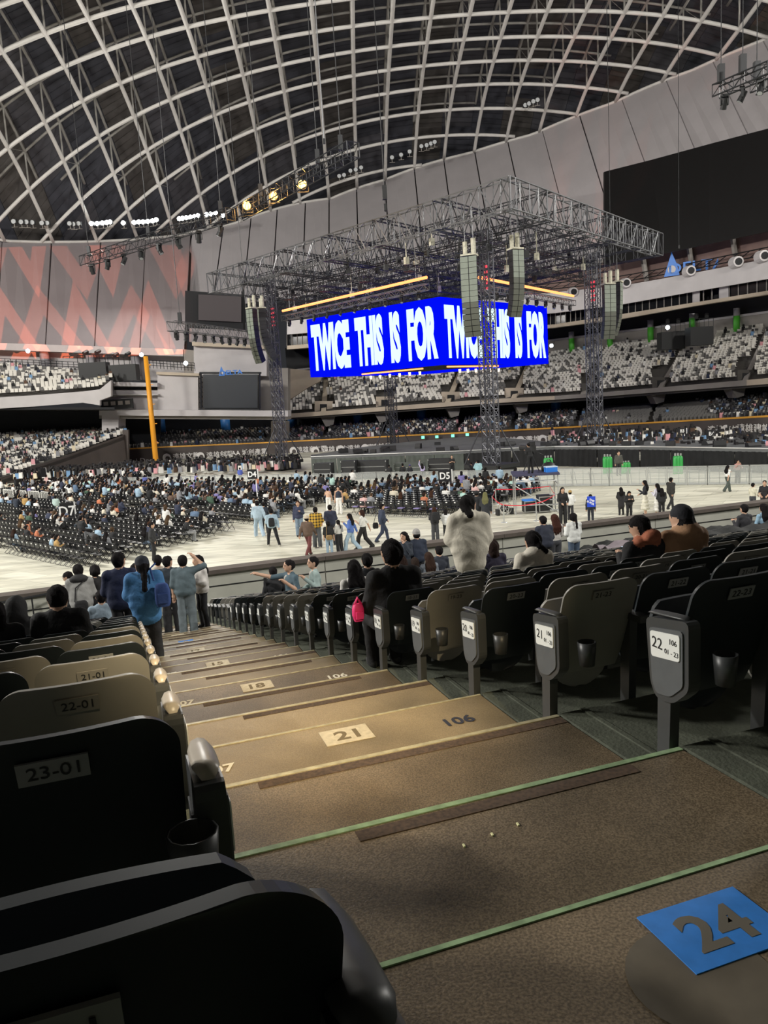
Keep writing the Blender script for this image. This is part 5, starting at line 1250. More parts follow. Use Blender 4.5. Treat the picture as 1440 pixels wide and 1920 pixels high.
def tier(bulk, A, B_fn, rows, cols, pick, person, yawf=0.0, gap=None, lift=0.0):
    for r in range(rows):
        t = (r + .5) / rows
        pts = [A(c / 400) * (1 - t) + B_fn(c / 400) * t for c in range(401)]
        seg = np.cumsum([0] + [np.linalg.norm(pts[k + 1] - pts[k]) for k in range(400)]); n = int(seg[-1] / .52)
        ts = np.linspace(0, seg[-1], n); PX = np.interp(ts, seg, [p[0] for p in pts]); PY = np.interp(ts, seg, [p[1] for p in pts]); PZ = np.interp(ts, seg, [p[2] for p in pts]); U = np.interp(ts, seg, np.linspace(0, 1, 401))
        for k in range(n):
            if gap and gap(U[k], t): continue
            p = (PX[k], PY[k], PZ[k] + lift); c = pick(U[k], t); a = yawf(U[k]) if callable(yawf) else yawf
            if c is not None:
                bulk.add(fv, ff, c, p, a)
                if c == 2 and rf.random() < .75: bulk.add(pv, pf, 3, p, a)
            if rf.random() < person(U[k], t): FARC.add(hv, hf, [(rf.choice((0, 0, 0, 1, 1, 2, 3, 4, 5, 6, 7)) if q == 0 else 8) for q in (0,)][0:1] * 6 + [8] * 6, p, a, rf.uniform(.95, 1.1))
X0, X1 = 540, 1600
xof = lambda u: X0 + (X1 - X0) * u
def gapU(u, t):
    x = xof(u)
    if x < 606 and LE(x) + (LD(x) - LE(x)) * (1 - t) < 745 - (x - 540) * .55: return True
    for xt, xb in AISLES:
        if abs(x - (xb + (xt - xb) * t)) < 5.5: return True
    for xp in (607, 722, 846, 965, 1108, 1240, 1400):
        if t < .38 and abs(x - xp) < 19: return True
    for a, b in ((1238, 1288), (1292, 1342)):
        if t > .80 and a < x < b: return True
    return False
tier(FARS, lambda u: at(LD, xof(u), 107.6), lambda u: at(LE, xof(u), 121), 21, 0, lambda u, t: 0 if rf.random() < (.80 if u > .5 else .66) else 1, lambda u, t: .045, 0, gapU)
xof2 = lambda u: 240 + (1600 - 240) * u
def gapL(u, t):
    x = xof2(u)
    for xa in (508, 612, 722, 862, 965, 1085, 1225):
        if abs(x - xa - 14 * (t - .5)) < 6: return True
    return x < 300 and t > (x - 236) / 70
tier(LOWS, lambda u: at(LA, xof2(u), 101) - [0, 0, .3], lambda u: at(LB, xof2(u), 114) - [0, 0, .5], 17, 0, lambda u, t: 1 if 1095 < xof2(u) < 1350 else 2, lambda u, t: .03 if 1095 < xof2(u) < 1330 else (.33 if xof2(u) > 560 else .16), 0, gapL)
li = lambda pts, u: ony(*[np.interp(u * (len(pts) - 1), range(len(pts)), [p[k] for p in pts]) for k in range(3)])
lbY = [(x, y, LYb + .5) for x, y in lb]; ltY = [(x, y, LYt) for x, y in ltp]
tier(FARS, lambda u: li(lbY, u), lambda u: li(ltY, u), 13, 0, lambda u, t: 0 if rf.random() < .72 else 1, lambda u, t: .13, .3)
tier(FARS, lambda u: li(lw, u) + [0, .8, -.2], lambda u: li(ltt, u) - [0, 0, .4], 26, 0, lambda u, t: 0 if rf.random() < .62 else 2, lambda u, t: .30, .4)
FARS.build('far_deck_seats', [M_fw, M_fg, M_fd, M_fp], 'thousands of white and dark seats on the far decks', 'seats')
LOWS.build('far_lower_seats', [M_fw, M_fg, M_fd, M_fp], 'dark rows of seats in the far lower tier above the yellow line', 'seats')
# crowd beyond the stage, in front of the outfield wall
for k in range(980):
    x = rf.uniform(1030, 1500) if rf.random() < .42 else rf.uniform(20, 560)
    if x < 600: p = onz(x, rf.uniform(np.interp(x, [20, 240, 560], [902, 884, 872]), np.interp(x, [20, 240, 560], [906, 898, 888]))); p[2] = 0
    else: p = np.array(ony(x, 820, rf.uniform(70, 92) * sx(x))); p[2] = rf.choice((.5, .5, .9))
    FARC.add(hv, hf, [rf.choice((0, 0, 0, 1, 1, 1, 2, 3, 4, 5, 6, 7))] * 6 + [8] * 6, p, rf.uniform(-1, 1), rf.uniform(.95, 1.15))
FARC.build('far_crowd', CROWD_COL + [M_hairb], 'far spectators dotted over the distant tiers and beyond the stage', 'crowd')
# ================================================================ people
def surfnets(f, lo, h):
    """mesh the zero level of a field sampled on a grid (naive surface nets)"""
    s = f < 0; nx, ny, nz = f.shape
    c = s[:-1, :-1, :-1].astype(np.int8); tot = np.zeros_like(c)
    for a in (0, 1):
        for b in (0, 1):
            for d in (0, 1): tot += s[a:nx - 1 + a, b:ny - 1 + b, d:nz - 1 + d]
    act = (tot > 0) & (tot < 8); idx = np.full(act.shape, -1, np.int64); I = np.argwhere(act); idx[act] = np.arange(len(I))
    acc = np.zeros((len(I), 3)); cnt = np.zeros(len(I)); i, j, k = I.T
    E = []
    for ax in range(3):
        o1, o2 = [q for q in range(3) if q != ax]
        for a in (0, 1):
            for b in (0, 1):
                p = [0, 0, 0]; p[o1] = a; p[o2] = b; q = list(p); q[ax] = 1; E.append((p, q, ax))
    for p, q, ax in E:
        v0 = f[i + p[0], j + p[1], k + p[2]]; v1 = f[i + q[0], j + q[1], k + q[2]]; m = (v0 < 0) != (v1 < 0)
        t = np.where(m, v0 / np.where(np.abs(v0 - v1) < 1e-12, 1e-12, v0 - v1), 0); P = np.tile(np.array(p, float), (len(I), 1)); P[:, ax] += t
        acc += P * m[:, None]; cnt += m
    V = (I + acc / np.maximum(cnt, 1)[:, None]) * h + lo; F = []
    for ax in range(3):
        o1, o2 = [(1, 2), (2, 0), (0, 1)][ax]; sh = [nx, ny, nz]
        sl0 = [slice(1, -1)] * 3; sl0[ax] = slice(0, -1); sl1 = list(sl0); sl1[ax] = slice(1, None)
        a, b = s[tuple(sl0)], s[tuple(sl1)]; ch = np.argwhere(a != b)
        if not len(ch): continue
        base = ch.copy(); base[:, o1] += 1; base[:, o2] += 1; flip = ~a[tuple(ch.T)]
        def cell(d1, d2):
            q = base.copy(); q[:, o1] -= d1; q[:, o2] -= d2; return idx[tuple(q.T)]
        Q = np.stack([cell(1, 1), cell(0, 1), cell(0, 0), cell(1, 0)], 1); Q[flip] = Q[flip][:, ::-1]; F.append(Q)
    return V, np.concatenate(F)

def rx(a): c, s = math.cos(a), math.sin(a); return np.array([[1, 0, 0], [0, c, -s], [0, s, c]])
def rz_(a): c, s = math.cos(a), math.sin(a); return np.array([[c, -s, 0], [s, c, 0], [0, 0, 1]])
ARM = {'down': ((.06, -.02, -.27), (.07, .05, -.52)), 'phone': ((.06, .03, -.26), (-.06, .26, -.14)), 'lap': ((.06, .05, -.26), (-.03, .27, -.36)), 'head': ((.24, .02, .08), (.05, .05, .28)), 'selfie': ((.22, .20, -.04), (.40, .42, .04)),
       'hold': ((.08, .0, -.26), (.0, .22, -.06)), 'sf': ((.05, .10, -.25), (.03, .28, -.42)), 'sb': ((.06, -.12, -.24), (.08, -.20, -.47)), 'cross': ((.07, .04, -.26), (-.14, .19, -.20)), 'pocket': ((.10, -.06, -.25), (.05, .06, -.46)), 'face': ((.09, .10, -.22), (-.06, .18, .06)), 'reach': ((.10, .16, -.20), (.06, .40, -.30)), 'up': ((.10, .06, .24), (.04, .10, .48))}
LEG = {'stand': (((.09, .0, .93), (.10, .02, .50), (.11, -.02, .09)),) * 2,
       'walk': (((.09, .0, .92), (.09, .19, .53), (.09, .26, .10)), ((.09, .0, .92), (.09, -.06, .49), (.09, -.36, .16))),
       'wide': (((.09, .0, .90), (.16, .12, .50), (.20, .16, .09)), ((.09, .0, .90), (.16, -.10, .48), (.24, -.20, .10))),
       'sit': (((.09, .02, .50), (.12, .42, .50), (.12, .40, .09)),) * 2,
       'sitx': (((.09, .02, .50), (.12, .42, .52), (.12, .46, .09)), ((.09, .02, .50), (.02, .42, .60), (-.12, .56, .38)))}
def body_prims(pose='stand', arms=('down', 'down'), lean=0.0, twist=0.0, hyaw=0.0, hpitch=0.0, hair='short', cut=None, bottom='trousers', bulk=1.0, hood=None, long_coat=0, sleeve='long', shoulders=1.0):
    """primitive list: (kind, a, ra, b, rb, zone); zones 0 skin 1 top 2 bottom 3 hair 4 shoes 5 second colour"""
    P = []; seat = pose.startswith('sit'); pz = .52 if seat else (.92 if pose != 'wide' else .90)
    piv = np.array([0, 0.0, pz]); R = rz_(twist) @ rx(-lean)
    def U(p): return piv + R @ (np.array(p, float) - np.array([0, 0, .93]))
    def cap(a, ra, b, rb, z): P.append(('c', np.array(a, float), ra, np.array(b, float), rb, z))
    def ell(c, r, z, M=None): P.append(('e', np.array(c, float), np.array(r, float), M, None, z))
    g = bulk; tz = 1; cut = cut or ('jacket' if bulk >= 1.1 else 'tee')
    # legs
    for s, (h, k, a) in zip((-1, 1), LEG[pose]):
        h, k, a = [np.array((s * q[0], q[1], q[2])) for q in (h, k, a)]
        if bottom == 'wide': r = (.098, .088, .088, .085)
        elif bottom == 'slim': r = (.088, .062, .060, .045)
        else: r = (.092, .075, .072, .060)
        zt_, zc = (2, 2) if bottom not in ('skirt', 'shorts') else ((2, 0) if bottom == 'shorts' else (2, 0))
        if bottom == 'skirt' and not seat: r = (.085, .06, .055, .04)
        if bottom == 'shorts': r = (.095, .08, .055, .04)
        cap(h, r[0], k, r[1], zt_); cap(k, r[2], a, r[3], zc)
        ft = np.array([0, .11, -.03]); ell(a + ft * .45 + [0, 0, -.035], (.047, .125, .048), 4)
    if bottom == 'skirt':
        for z, w in ((.86, .17), (.7, .20), (.52, .24), (.36, .27)): ell((0, 0, z), (w, w * .8, .12), 2)
    ell((0, .0, pz + .02), (.165 * (g * .5 + .5), .12 * (g * .5 + .5), .12), 2)
    # torso
    def eU(c, r, z): ell(U(c), r, z, R)
    eU((0, 0, 1.08), (.160 * g, .112 * g, .17), tz); eU((0, .0, 1.26), (.180 * g, .118 * g, .17), tz)
    if cut == 'jacket': eU((0, 0, .97), (.185 * g, .135 * g, .13), tz); eU((0, 0, 1.12), (.19 * g, .135 * g, .17), tz)
    if bulk >= 1.35 and not seat: cap(U((-.05, 0, .98)), .165, U((-.05, 0, .80)), .17, tz); cap(U((.05, 0, .98)), .165, U((.05, 0, .80)), .17, tz)
    if long_coat: cap(U((0, -.01, .95)), .17, U((0, -.02, .60)), .20, tz)
    S_ = .165 * shoulders * (g * .5 + .5)
    cap(U((-S_, -.005, 1.375)), .062 * g, U((S_, -.005, 1.375)), .062 * g, tz if sleeve != 'none' else 0)
    cap(U((-.07, -.01, 1.42)), .05, U((.07, -.01, 1.42)), .05, tz if sleeve != 'none' else 0)
    cap(U((0, .0, 1.40)), .052, U((0, .012, 1.52)), .050, 0)
    for s, an in zip((-1, 1), arms):
        e, w = ARM[an]; sh = U((s * S_, 0, 1.375)); e = sh + R @ np.array((s * e[0], e[1], e[2])); w = sh + R @ np.array((s * w[0], w[1], w[2]))
        ra = .055 * (g ** 1.5); zu = tz if sleeve != 'none' else 0; zl = tz if sleeve == 'long' else 0
        cap(sh, ra * 1.05, e, ra * .92 if zu else .042, zu); cap(e, (ra * .90 if zl else .042), w, (ra * .72 if zl else .032), zl)
        d = w - e; d /= np.linalg.norm(d); P.append(('c', w + d * .02, .034, w + d * .085, .030, 0)); P[-1] = (*P[-1], )
        HANDS.append((w + d * .07, d, s))
    # head
    hp = U((0, .012, 1.50)); HR = R @ rz_(hyaw) @ rx(-hpitch)
    def Hd(p): return hp + HR @ (np.array(p, float) - np.array([0, .0, 1.50]))
    def eH(c, r, z): ell(Hd(c), r, z, HR)
    eH((0, .022, 1.595), (.074, .092, .108), 0); eH((0, .045, 1.535), (.058, .066, .062), 0)
    cap(Hd((0, .105, 1.60)), .011, Hd((0, .125, 1.572)), .015, 0)
    for s in (-1, 1): eH((s * .076, .01, 1.585), (.012, .022, .032), 0)
    FACE.append((Hd, HR))
    if hair in ('short', 'buzz'): eH((0, -.006, 1.632), (.084, .100, .078 if hair == 'short' else .072), 3); eH((0, -.035, 1.585), (.081, .075, .085), 3)
    if hair in ('long', 'pony', 'bun', 'mid'):
        eH((0, -.004, 1.635), (.085, .100, .080), 3); eH((0, -.035, 1.585), (.085, .080, .10), 3)
        for s in (-1, 1): cap(Hd((s * .068, .03, 1.64)), .022, Hd((s * .078, .0, 1.53)), .02, 3)
    if hair == 'long':
        for xo, dz in ((-.075, .06), (-.03, .0), (.02, .02), (.07, .05)): cap(Hd((xo * .75, -.055, 1.57)), .052, U((xo * 1.25, -.115, 1.36)), .046, 3); cap(U((xo * 1.25, -.115, 1.36)), .046, U((xo * 1.35, -.125, 1.19 + dz)), .026, 3)
    if hair == 'mid': cap(Hd((0, -.05, 1.57)), .085, Hd((0, -.05, 1.47)), .085, 3)
    if hair == 'pony': cap(Hd((0, -.11, 1.62)), .035, U((.02, -.16, 1.30)), .028, 3)
    if hair == 'bun': eH((0, -.12, 1.60), (.055, .05, .05), 3)
    if hair == 'lowtail': eH((0, -.006, 1.632), (.086, .102, .080), 3); eH((0, -.035, 1.585), (.084, .08, .095), 3); cap(Hd((.02, -.12, 1.53)), .04, Hd((.10, -.15, 1.47)), .032, 3)
    if hair == 'cap': eH((0, -.002, 1.636), (.088, .104, .082), 5); eH((0, -.04, 1.57), (.08, .07, .06), 3); eH((0, .125, 1.632), (.07, .06, .011), 5)
    if hair == 'capback': eH((0, -.002, 1.632), (.090, .106, .088), 5); eH((0, -.05, 1.545), (.075, .06, .05), 3)
    if hair == 'cappony': eH((0, -.002, 1.632), (.089, .105, .086), 5); cap(Hd((0, -.10, 1.58)), .035, U((.0, -.17, 1.22)), .025, 3); eH((0, -.05, 1.55), (.08, .06, .06), 3)
    if hair == 'beanie': eH((0, -.004, 1.642), (.090, .106, .092), 5); eH((0, -.04, 1.56), (.08, .07, .06), 3)
    if hair == 'hooded': eH((0, -.02, 1.60), (.108, .118, .135), 1); eH((0, -.06, 1.50), (.13, .09, .10), 1)
    if hood: eH((0, -.095, 1.455), (.135, .075, .075), 5 if hood == 2 else 1); cap(U((-.10, -.05, 1.44)), .055, U((-.05, .06, 1.42)), .04, 5 if hood == 2 else 1); cap(U((.10, -.05, 1.44)), .055, U((.05, .06, 1.42)), .04, 5 if hood == 2 else 1)
    return P
HANDS, FACE = [], []
def prim_sd(p, X):
    if p[0] == 'c':
        a, b = p[1], p[3]; ab_ = b - a; t = np.clip(((X - a) @ ab_) / (ab_ @ ab_ + 1e-9), 0, 1); return np.linalg.norm(X - a - t[:, None] * ab_, axis=1) - (p[2] + (p[4] - p[2]) * t)
    q = X - p[1]
    if p[3] is not None: q = q @ p[3]
    k = np.linalg.norm(q / p[2], axis=1); return (k - 1) * p[2].min() * np.where(k < 1, 1, .9) + 0 * k
_pm = {}
def person_mesh(h=.02, wr=0.0, detail=False, **spec):
    key = repr((h, wr, detail, sorted(spec.items())))
    if key in _pm: return _pm[key]
    HANDS.clear(); FACE.clear(); P = body_prims(**spec)
    lo = np.min([np.minimum(p[1] - np.max(p[2]), (p[3] - p[4]) if p[0] == 'c' else p[1] - np.max(p[2])) for p in P], 0) - 2 * h
    hi = np.max([np.maximum(p[1] + np.max(p[2]), (p[3] + p[4]) if p[0] == 'c' else p[1] + np.max(p[2])) for p in P], 0) + 2 * h
    n = np.ceil((hi - lo) / h).astype(int) + 1
    gx = np.stack(np.meshgrid(*[lo[k] + np.arange(n[k]) * h for k in range(3)], indexing='ij'), -1); f = np.full(tuple(n), 1.0)
    K = .022 + .09 * max(0, spec.get('bulk', 1.0) - 1)
    for p in P:                                     # smooth union, each primitive only near itself
        a = (np.minimum(p[1], p[3]) if p[0] == 'c' else p[1]) - max(np.max(p[2]), p[4] or 0) - .09; b = (np.maximum(p[1], p[3]) if p[0] == 'c' else p[1]) + max(np.max(p[2]), p[4] or 0) + .09
        i0 = np.clip(((a - lo) / h).astype(int), 0, n - 1); i1 = np.clip(((b - lo) / h).astype(int) + 1, 1, n)
        sl = tuple(slice(i0[k], i1[k]) for k in range(3)); X = gx[sl].reshape(-1, 3); d = prim_sd(p, X)
        if wr and p[5] in (1, 2): d = d + wr * (np.sin(X[:, 2] * 21 + 26 * X[:, 0] + 4 * np.sin(X[:, 1] * 13 + X[:, 2] * 7)) * .8 + np.sin(X[:, 0] * 38 - X[:, 2] * 9 + 3 * np.sin(X[:, 2] * 11)) * .9)
        if wr and p[5] == 3: d = d + (.004 if h < .02 else .002) * (np.sin(X[:, 0] * 95 + 4 * np.sin(X[:, 2] * 20)) + np.sin(X[:, 1] * 70 + X[:, 0] * 40))
        d = d.reshape(f[sl].shape); g = f[sl]; hh = np.clip(.5 + .5 * (g - d) / K, 0, 1); f[sl] = g + (d - g) * hh - K * hh * (1 - hh)
    V, F = surfnets(f, lo, h); C = V[F].mean(1); D = np.stack([prim_sd(p, C) - (.004 if p[5] == 3 or p[5] == 5 else 0) for p in P], 1); Z = np.array([p[5] for p in P])[D.argmin(1)]
    V = list(map(tuple, V)); F = [tuple(map(int, q)) for q in F]; Z = list(map(int, Z)); nb = len(F)
    if detail:
        mb = MB()
        for Hd, HR in FACE:
            for s in (-1, 1):
                c = Hd((s * .030, .104, 1.603)); mb.cur = 3
                mb.hexa([c + HR @ np.array(q) for q in ((-.013, -.006, -.005), (.013, -.006, -.005), (.013, .008, -.005), (-.013, .008, -.005))], [c + HR @ np.array(q) for q in ((-.010, -.006, .005), (.010, -.006, .005), (.010, .008, .005), (-.010, .008, .005))])
                c = Hd((s * .032, .106, 1.625)); mb.hexa([c + HR @ np.array(q) for q in ((-.018, -.006, -.003), (.018, -.006, -.003), (.018, .006, -.003), (-.018, .006, -.003))], [c + HR @ np.array(q) for q in ((-.018, -.006, .003), (.018, -.006, .003), (.018, .006, .003), (-.018, .006, .003))])
            c = Hd((0, .106, 1.545)); mb.cur = 5 if False else 0
        for c, d, s in HANDS:
            u = np.cross(d, [0, 0, 1.0]); u /= (np.linalg.norm(u) + 1e-9); w = np.cross(u, d); mb.cur = 0; mb.smooth = True
            for q in range(4):
                b = c + u * (q - 1.5) * .018; L = (.040, .046, .043, .034)[q]; mb.path([b, b + d * L, b + d * L * 1.5 - w * .018, b + d * L * 1.7 - w * .036], [.0095, .009, .008, .006], 6)
            b = c - d * .03 - u * s * .03; mb.path([b, b - u * s * .025 + d * .025, b - u * s * .02 + d * .055], [.011, .010, .007], 6)
        o = len(V); V += mb.v; F += [tuple(i + o for i in q) for q in mb.f]; Z += mb.mi
    me = bpy.data.meshes.new('person'); me.from_pydata(V, [], F); me.polygons.foreach_set('use_smooth', np.ones(len(F), bool)); me.polygons.foreach_set('material_index', np.array(Z, np.int32))
    for m in DEFM: me.materials.append(m)
    me.update(); _pm[key] = me; return me
def cloth(hexc, rough=.85):
    c = srgb(hexc); l = sum(c) / 3; return mat('cloth_' + hexc, tuple(l + (q - l) * .78 for q in c), rough, noise=.10, scale=9, bump=.25, bscale=30)
def skinm(k=0): return mat('skin_%d' % k, srgb(('bd9880', 'b08a72', 'caa58e')[k % 3]), .55)
def hairm(c='151213'): return mat('hair_' + c, srgb(c), .8, bump=.6, bscale=110, spec=.15)
DEFM = [skinm(0), cloth('303238'), cloth('1d1e22'), hairm(), mat('shoe_dark', srgb('2a2a2c'), .6), cloth('1c2433')]
M_shoew = mat('shoe_white', srgb('d8d6d0'), .6)
NPEOPLE = 0
def person(loc, yaw, label, group, top='303238', bot='1d1e22', hair_c='151213', acc='1c2433', shoe='d', skin=0, scale=1.0, **spec):
    global NPEOPLE, LASTP; NPEOPLE += 1
    me = person_mesh(**spec); o = mkobj('person', me, None, tuple(float(q) for q in loc)); o.rotation_euler = (0, 0, yaw); o.scale = (scale,) * 3
    ms = [skinm(skin), cloth(top), cloth(bot), hairm(hair_c), M_shoew if shoe == 'w' else DEFM[4], cloth(acc)]
    for sl, m in zip(o.material_slots, ms): sl.link = 'OBJECT'; sl.material = m
    tag(o, label, 'person', group); LASTP = o; return o
def head_scale(P, head_py, px, full):
    """scale that puts the crown of a figure of height full at the photographed pixel row"""
    d = ray(px, head_py); t = np.linalg.norm(P[:2]) / np.linalg.norm(d[:2]); z = CH + d[2] * t; return float(np.clip((z - P[2]) / full, .86, 1.13))
def solve_b(al, z, px):
    lo, hi = -16.0, 30.0
    for _ in range(50):
        md = (lo + hi) / 2; q = np.array(NW(al, md, z)) - [0, 0, CH]; x = 720 + FPX * (q @ CR) / (q @ CF)
        if x < px: lo = md
        else: hi = md
    return lo
def in_row(row, px, da=.27, zr=1.1):
    al = edge(row + 1) + da; b = solve_b(al, zt(row) + zr, px); return np.array(NW(al, b, zt(row)))
HI = dict(h=.016, wr=.0022, detail=True); MD = dict(h=.024, wr=.0015, detail=True)
G1 = 'people on the near stand'; SIT_F = 1.29
def seated(row, px, head_py, label, da=.27, yaw=None, **kw):
    P = in_row(row, px, da); sc = head_scale(P, head_py, px, SIT_F); q = dict(HI); q.update(kw); pose = q.pop('pose', 'sit'); 
    return person(P, TH if yaw is None else yaw, label, G1, scale=sc, pose=pose, **q)
# seated in block 106, from the stairs to the right and down
seated(18, 736, 1014, 'person in plain black jacket with short black hair sitting at the stairs', top='141518', bot='141416', arms=('lap', 'lap'), bulk=1.18)
seated(16, 1000, 998, 'person in a cream hoodie with a low pony tail, sitting in the grey seats', hair='lowtail', top='cdc6b4', bot='2a2c33', arms=('lap', 'lap'), bulk=1.22, hood=1)
seated(18, 1281, 950, 'person in a tan hoodie and dark cap sitting beside the orange hood', hair='capback', top='a5794f', bot='23242a', acc='14161f', arms=('lap', 'lap'), bulk=1.35, hood=1, hyaw=.35)
seated(18, 1207, 968, 'person in black top with orange hood looking down at a phone', hair='short', top='1b1c1f', acc='a4542a', arms=('phone', 'phone'), bulk=1.12, hood=2, hyaw=.45, hpitch=.35)
seated(14, 664, 1051, 'person with long black hair in a white striped top sitting behind the black jacket', hair='long', top='d2d0c8', arms=('lap', 'lap'))
seated(12, 689, 1038, 'person with short dark hair and tan neck in the row behind the white striped top', hair='buzz', top='2a2d33', arms=('lap', 'lap'))
seated(6, 545, 1050, 'man in dark teal shirt turning to smile for a selfie with outstretched arm', yaw=TH + 1.9, hair='short', top='3f5966', arms=('hold', 'selfie'), hyaw=-.2, sleeve='short')
seated(6, 590, 1037, 'man in pale teal shirt holding a small white fan beside the selfie taker', yaw=TH + 1.5, hair='short', top='8ba19e', arms=('hold', 'lap'), hyaw=.2)
seated(5, 513, 1063, 'person in black top sitting just behind the selfie taker', hair='short', top='1f2024', arms=('lap', 'lap'))
seated(8, 753, 1040, 'person with long dark brown hair sitting close by the navy beanie figure', hair='long', hair_c='2a1d18', top='3a3d44', arms=('lap', 'lap'))
seated(7, 778, 1046, 'person with short brown hair between two long-haired spectators', hair='mid', hair_c='2b211c', top='4a5560', arms=('lap', 'phone'))
seated(7, 804, 1036, 'person with long wavy brown hair and grey-blue sleeves in a front row', hair='long', hair_c='33241d', top='77808c', arms=('lap', 'lap'))
seated(5, 824, 1024, 'person with cropped black hair and navy shirt in a front row', hair='buzz', top='232a38', arms=('lap', 'lap'))
seated(12, 924, 1012, 'person in dark top with purple print next to the standing cream hoodie', hair='mid', hair_c='2b1f1c', top='2a2540', arms=('lap', 'lap'), bulk=1.1)
seated(5, 1396, 937, 'person raising a camera near the far end of the front rows', hair='short', top='2a2a30', arms=('phone', 'phone'))
seated(4, 1432, 945, 'person with blue sleeve sitting by the parapet beyond the netting', hair='long', top='7fa9c4', arms=('lap', 'lap'))
# seated in block 107
seated(16, 108, 1100, 'broad person in black with short hair sitting in block 107 with head lowered', top='15161a', arms=('lap', 'lap'), bulk=1.25, hpitch=.35, hair='short')
seated(15, 30, 1122, 'person in black hooded coat sitting next to the broad person in black', hair='hooded', top='121316', arms=('lap', 'lap'), bulk=1.3, hyaw=-.4)
seated(16, -12, 1130, 'person in black jacket half out of sight at the outer seats of block 107', hair='mid', top='121316', arms=('lap', 'lap'), bulk=1.2)
seated(9, 190, 1108, 'person in pale denim shirt sitting hidden behind the navy sweater', hair='short', top='8fa6b8', arms=('lap', 'lap'), bulk=1.1)
# standing on the stand and the stairs
def standing(row, px, head_py, label, da=.45, yaw=None, b_px_z=1.2, full=1.71, **kw):
    P = in_row(row, px, da, b_px_z); sc = head_scale(P, head_py, px, full); q = dict(HI); q.update(kw); return person(P, TH if yaw is None else yaw, label, G1, scale=sc, **q)
standing(13, 880, 928, 'woman standing in an oversized cream hoodie with dark hair tied low', top='cfc8b4', bot='3a3c42', hair='lowtail', arms=('lap', 'lap'), bulk=1.38, hood=1, hyaw=-.6, yaw=TH - .25)
standing(11, 226, 1034, 'man standing on the stairs in a navy sweater with white hem', top='1f2a4d', bot='17181c', acc='d9d5c8', arms=('lap', 'lap'), bulk=1.18, hair='short', hyaw=-.5, bottom='trousers', b_px_z=1.3)
standing(12, 270, 1042, 'woman standing on the stairs in a bright blue windbreaker, black cap and braid', da=.5, top='1d78b8', bot='1b1b1f', acc='1a2030', arms=('lap', 'lap'), bulk=1.38, hair='cappony', bottom='wide', hyaw=.2)
standing(4, 318, 1040, 'person in black T-shirt with pale print on the back standing at the stair foot', top='1e2a35', bot='191a1e', arms=('down', 'down'), sleeve='short', bulk=1.15, bottom='wide', hair='short', hyaw=-.8)
standing(5, 346, 1040, 'person in grey-green washed T-shirt with one hand on the head', top='4d6068', bot='5d6a70', arms=('down', 'head'), bulk=1.2, sleeve='short', bottom='wide', hair='short', yaw=TH - .2)
standing(4, 376, 1040, 'girl in white fuzzy jacket with long black hair and a white bow', top='cfcac4', bot='23242a', hair='long', arms=('cross', 'cross'), bulk=1.2, yaw=TH + 1.9, da=.6)
standing(4, 300, 1038, 'person in cream shirt half hidden behind the black printed T-shirt', top='b9b0a0', bot='3a3d44', arms=('down', 'down'), da=.75, hair='short')
standing(5, 152, 1052, 'person in grey hoodie with black crossbody bag standing below block 107', top='8b8b88', bot='9b9c98', hair='short', arms=('lap', 'lap'), bulk=1.15, hood=2, acc='2a2a2c', bottom='wide')
standing(4, 183, 1058, 'person in long black coat with dark hair standing beside the grey hoodie', top='1a1a1d', bot='1a1a1d', hair='bun', arms=('phone', 'phone'), long_coat=1, bulk=1.1)
standing(2, 137, 1036, 'person in black with a lettered blue towel round the neck by the railing', top='1b1c20', bot='1d1e22', hair='short', arms=('lap', 'lap'), yaw=TH + 1.2, hpitch=.4)
standing(2, 258, 1020, 'person in black striped track jacket with long dark hair at the stair foot', top='1a1b1f', bot='1a1b1f', hair='long', arms=('down', 'lap'), yaw=TH - .8, bulk=1.1)
standing(2, 760, 996, 'woman in dark blue jacket eating behind the parapet with face turned back', top='27303d', bot='1d1e22', hair='long', arms=('face', 'phone'), yaw=TH + 2.2, da=.6)
standing(2, 783, 990, 'person in navy jacket with grey patterned beanie by the parapet', top='222d42', bot='2a2b30', hair='beanie', acc='8d8a86', arms=('lap', 'lap'), bulk=1.15, da=.6)
standing(3, 1023, 967, 'person in navy jacket with dark hair leaning near the netting end', top='1f2638', bot='17181d', hair='short', arms=('lap', 'lap'), bulk=1.2, lean=.15)
standing(2, 1041, 962, 'person with long auburn hair beside the navy jacket near the netting', top='b9b4ae', bot='3a3c42', hair='long', hair_c='3d241d', arms=('lap', 'lap'))
standing(1, 1076, 952, 'woman in white sweater and jeans with long black pony tail, back turned, at the parapet', top='cfd2ce', bot='3c5068', hair='pony', arms=('phone', 'lap'), bulk=1.1, da=.5)
# things held or worn by them
def bag(name, lab, P, dims, mtl, yaw=0.0, strap=None, cat='bag'):
    t = empty(name, P, yaw); tag(t, lab, cat); w, d, h = dims; m = MB(); m.smooth = True
    prof = []
    for z, k in ((0, .75), (.04, .95), (h * .3, 1), (h * .7, .97), (h * .92, .82), (h, .55)): prof.append([(w / 2 * k * math.copysign(abs(math.cos(a)) ** .6, math.cos(a)), d / 2 * k * math.copysign(abs(math.sin(a)) ** .6, math.sin(a)), z) for a in np.linspace(0, 2 * math.pi, 17)])
    m.grid(prof); m.add([q for q in prof[0][:-1]], [tuple(range(16))]); m.add([q for q in prof[-1][:-1]], [tuple(range(16))]); m.build('body', mtl, t)
    if strap: m = MB(); m.path(strap, .014, 5); m.build('strap', mtl, t)
    m = MB(); m.box((0, -d / 2 - .005, h * .38), (w * .62, .02, h * .4)); m.build('pocket', mtl, t); return t
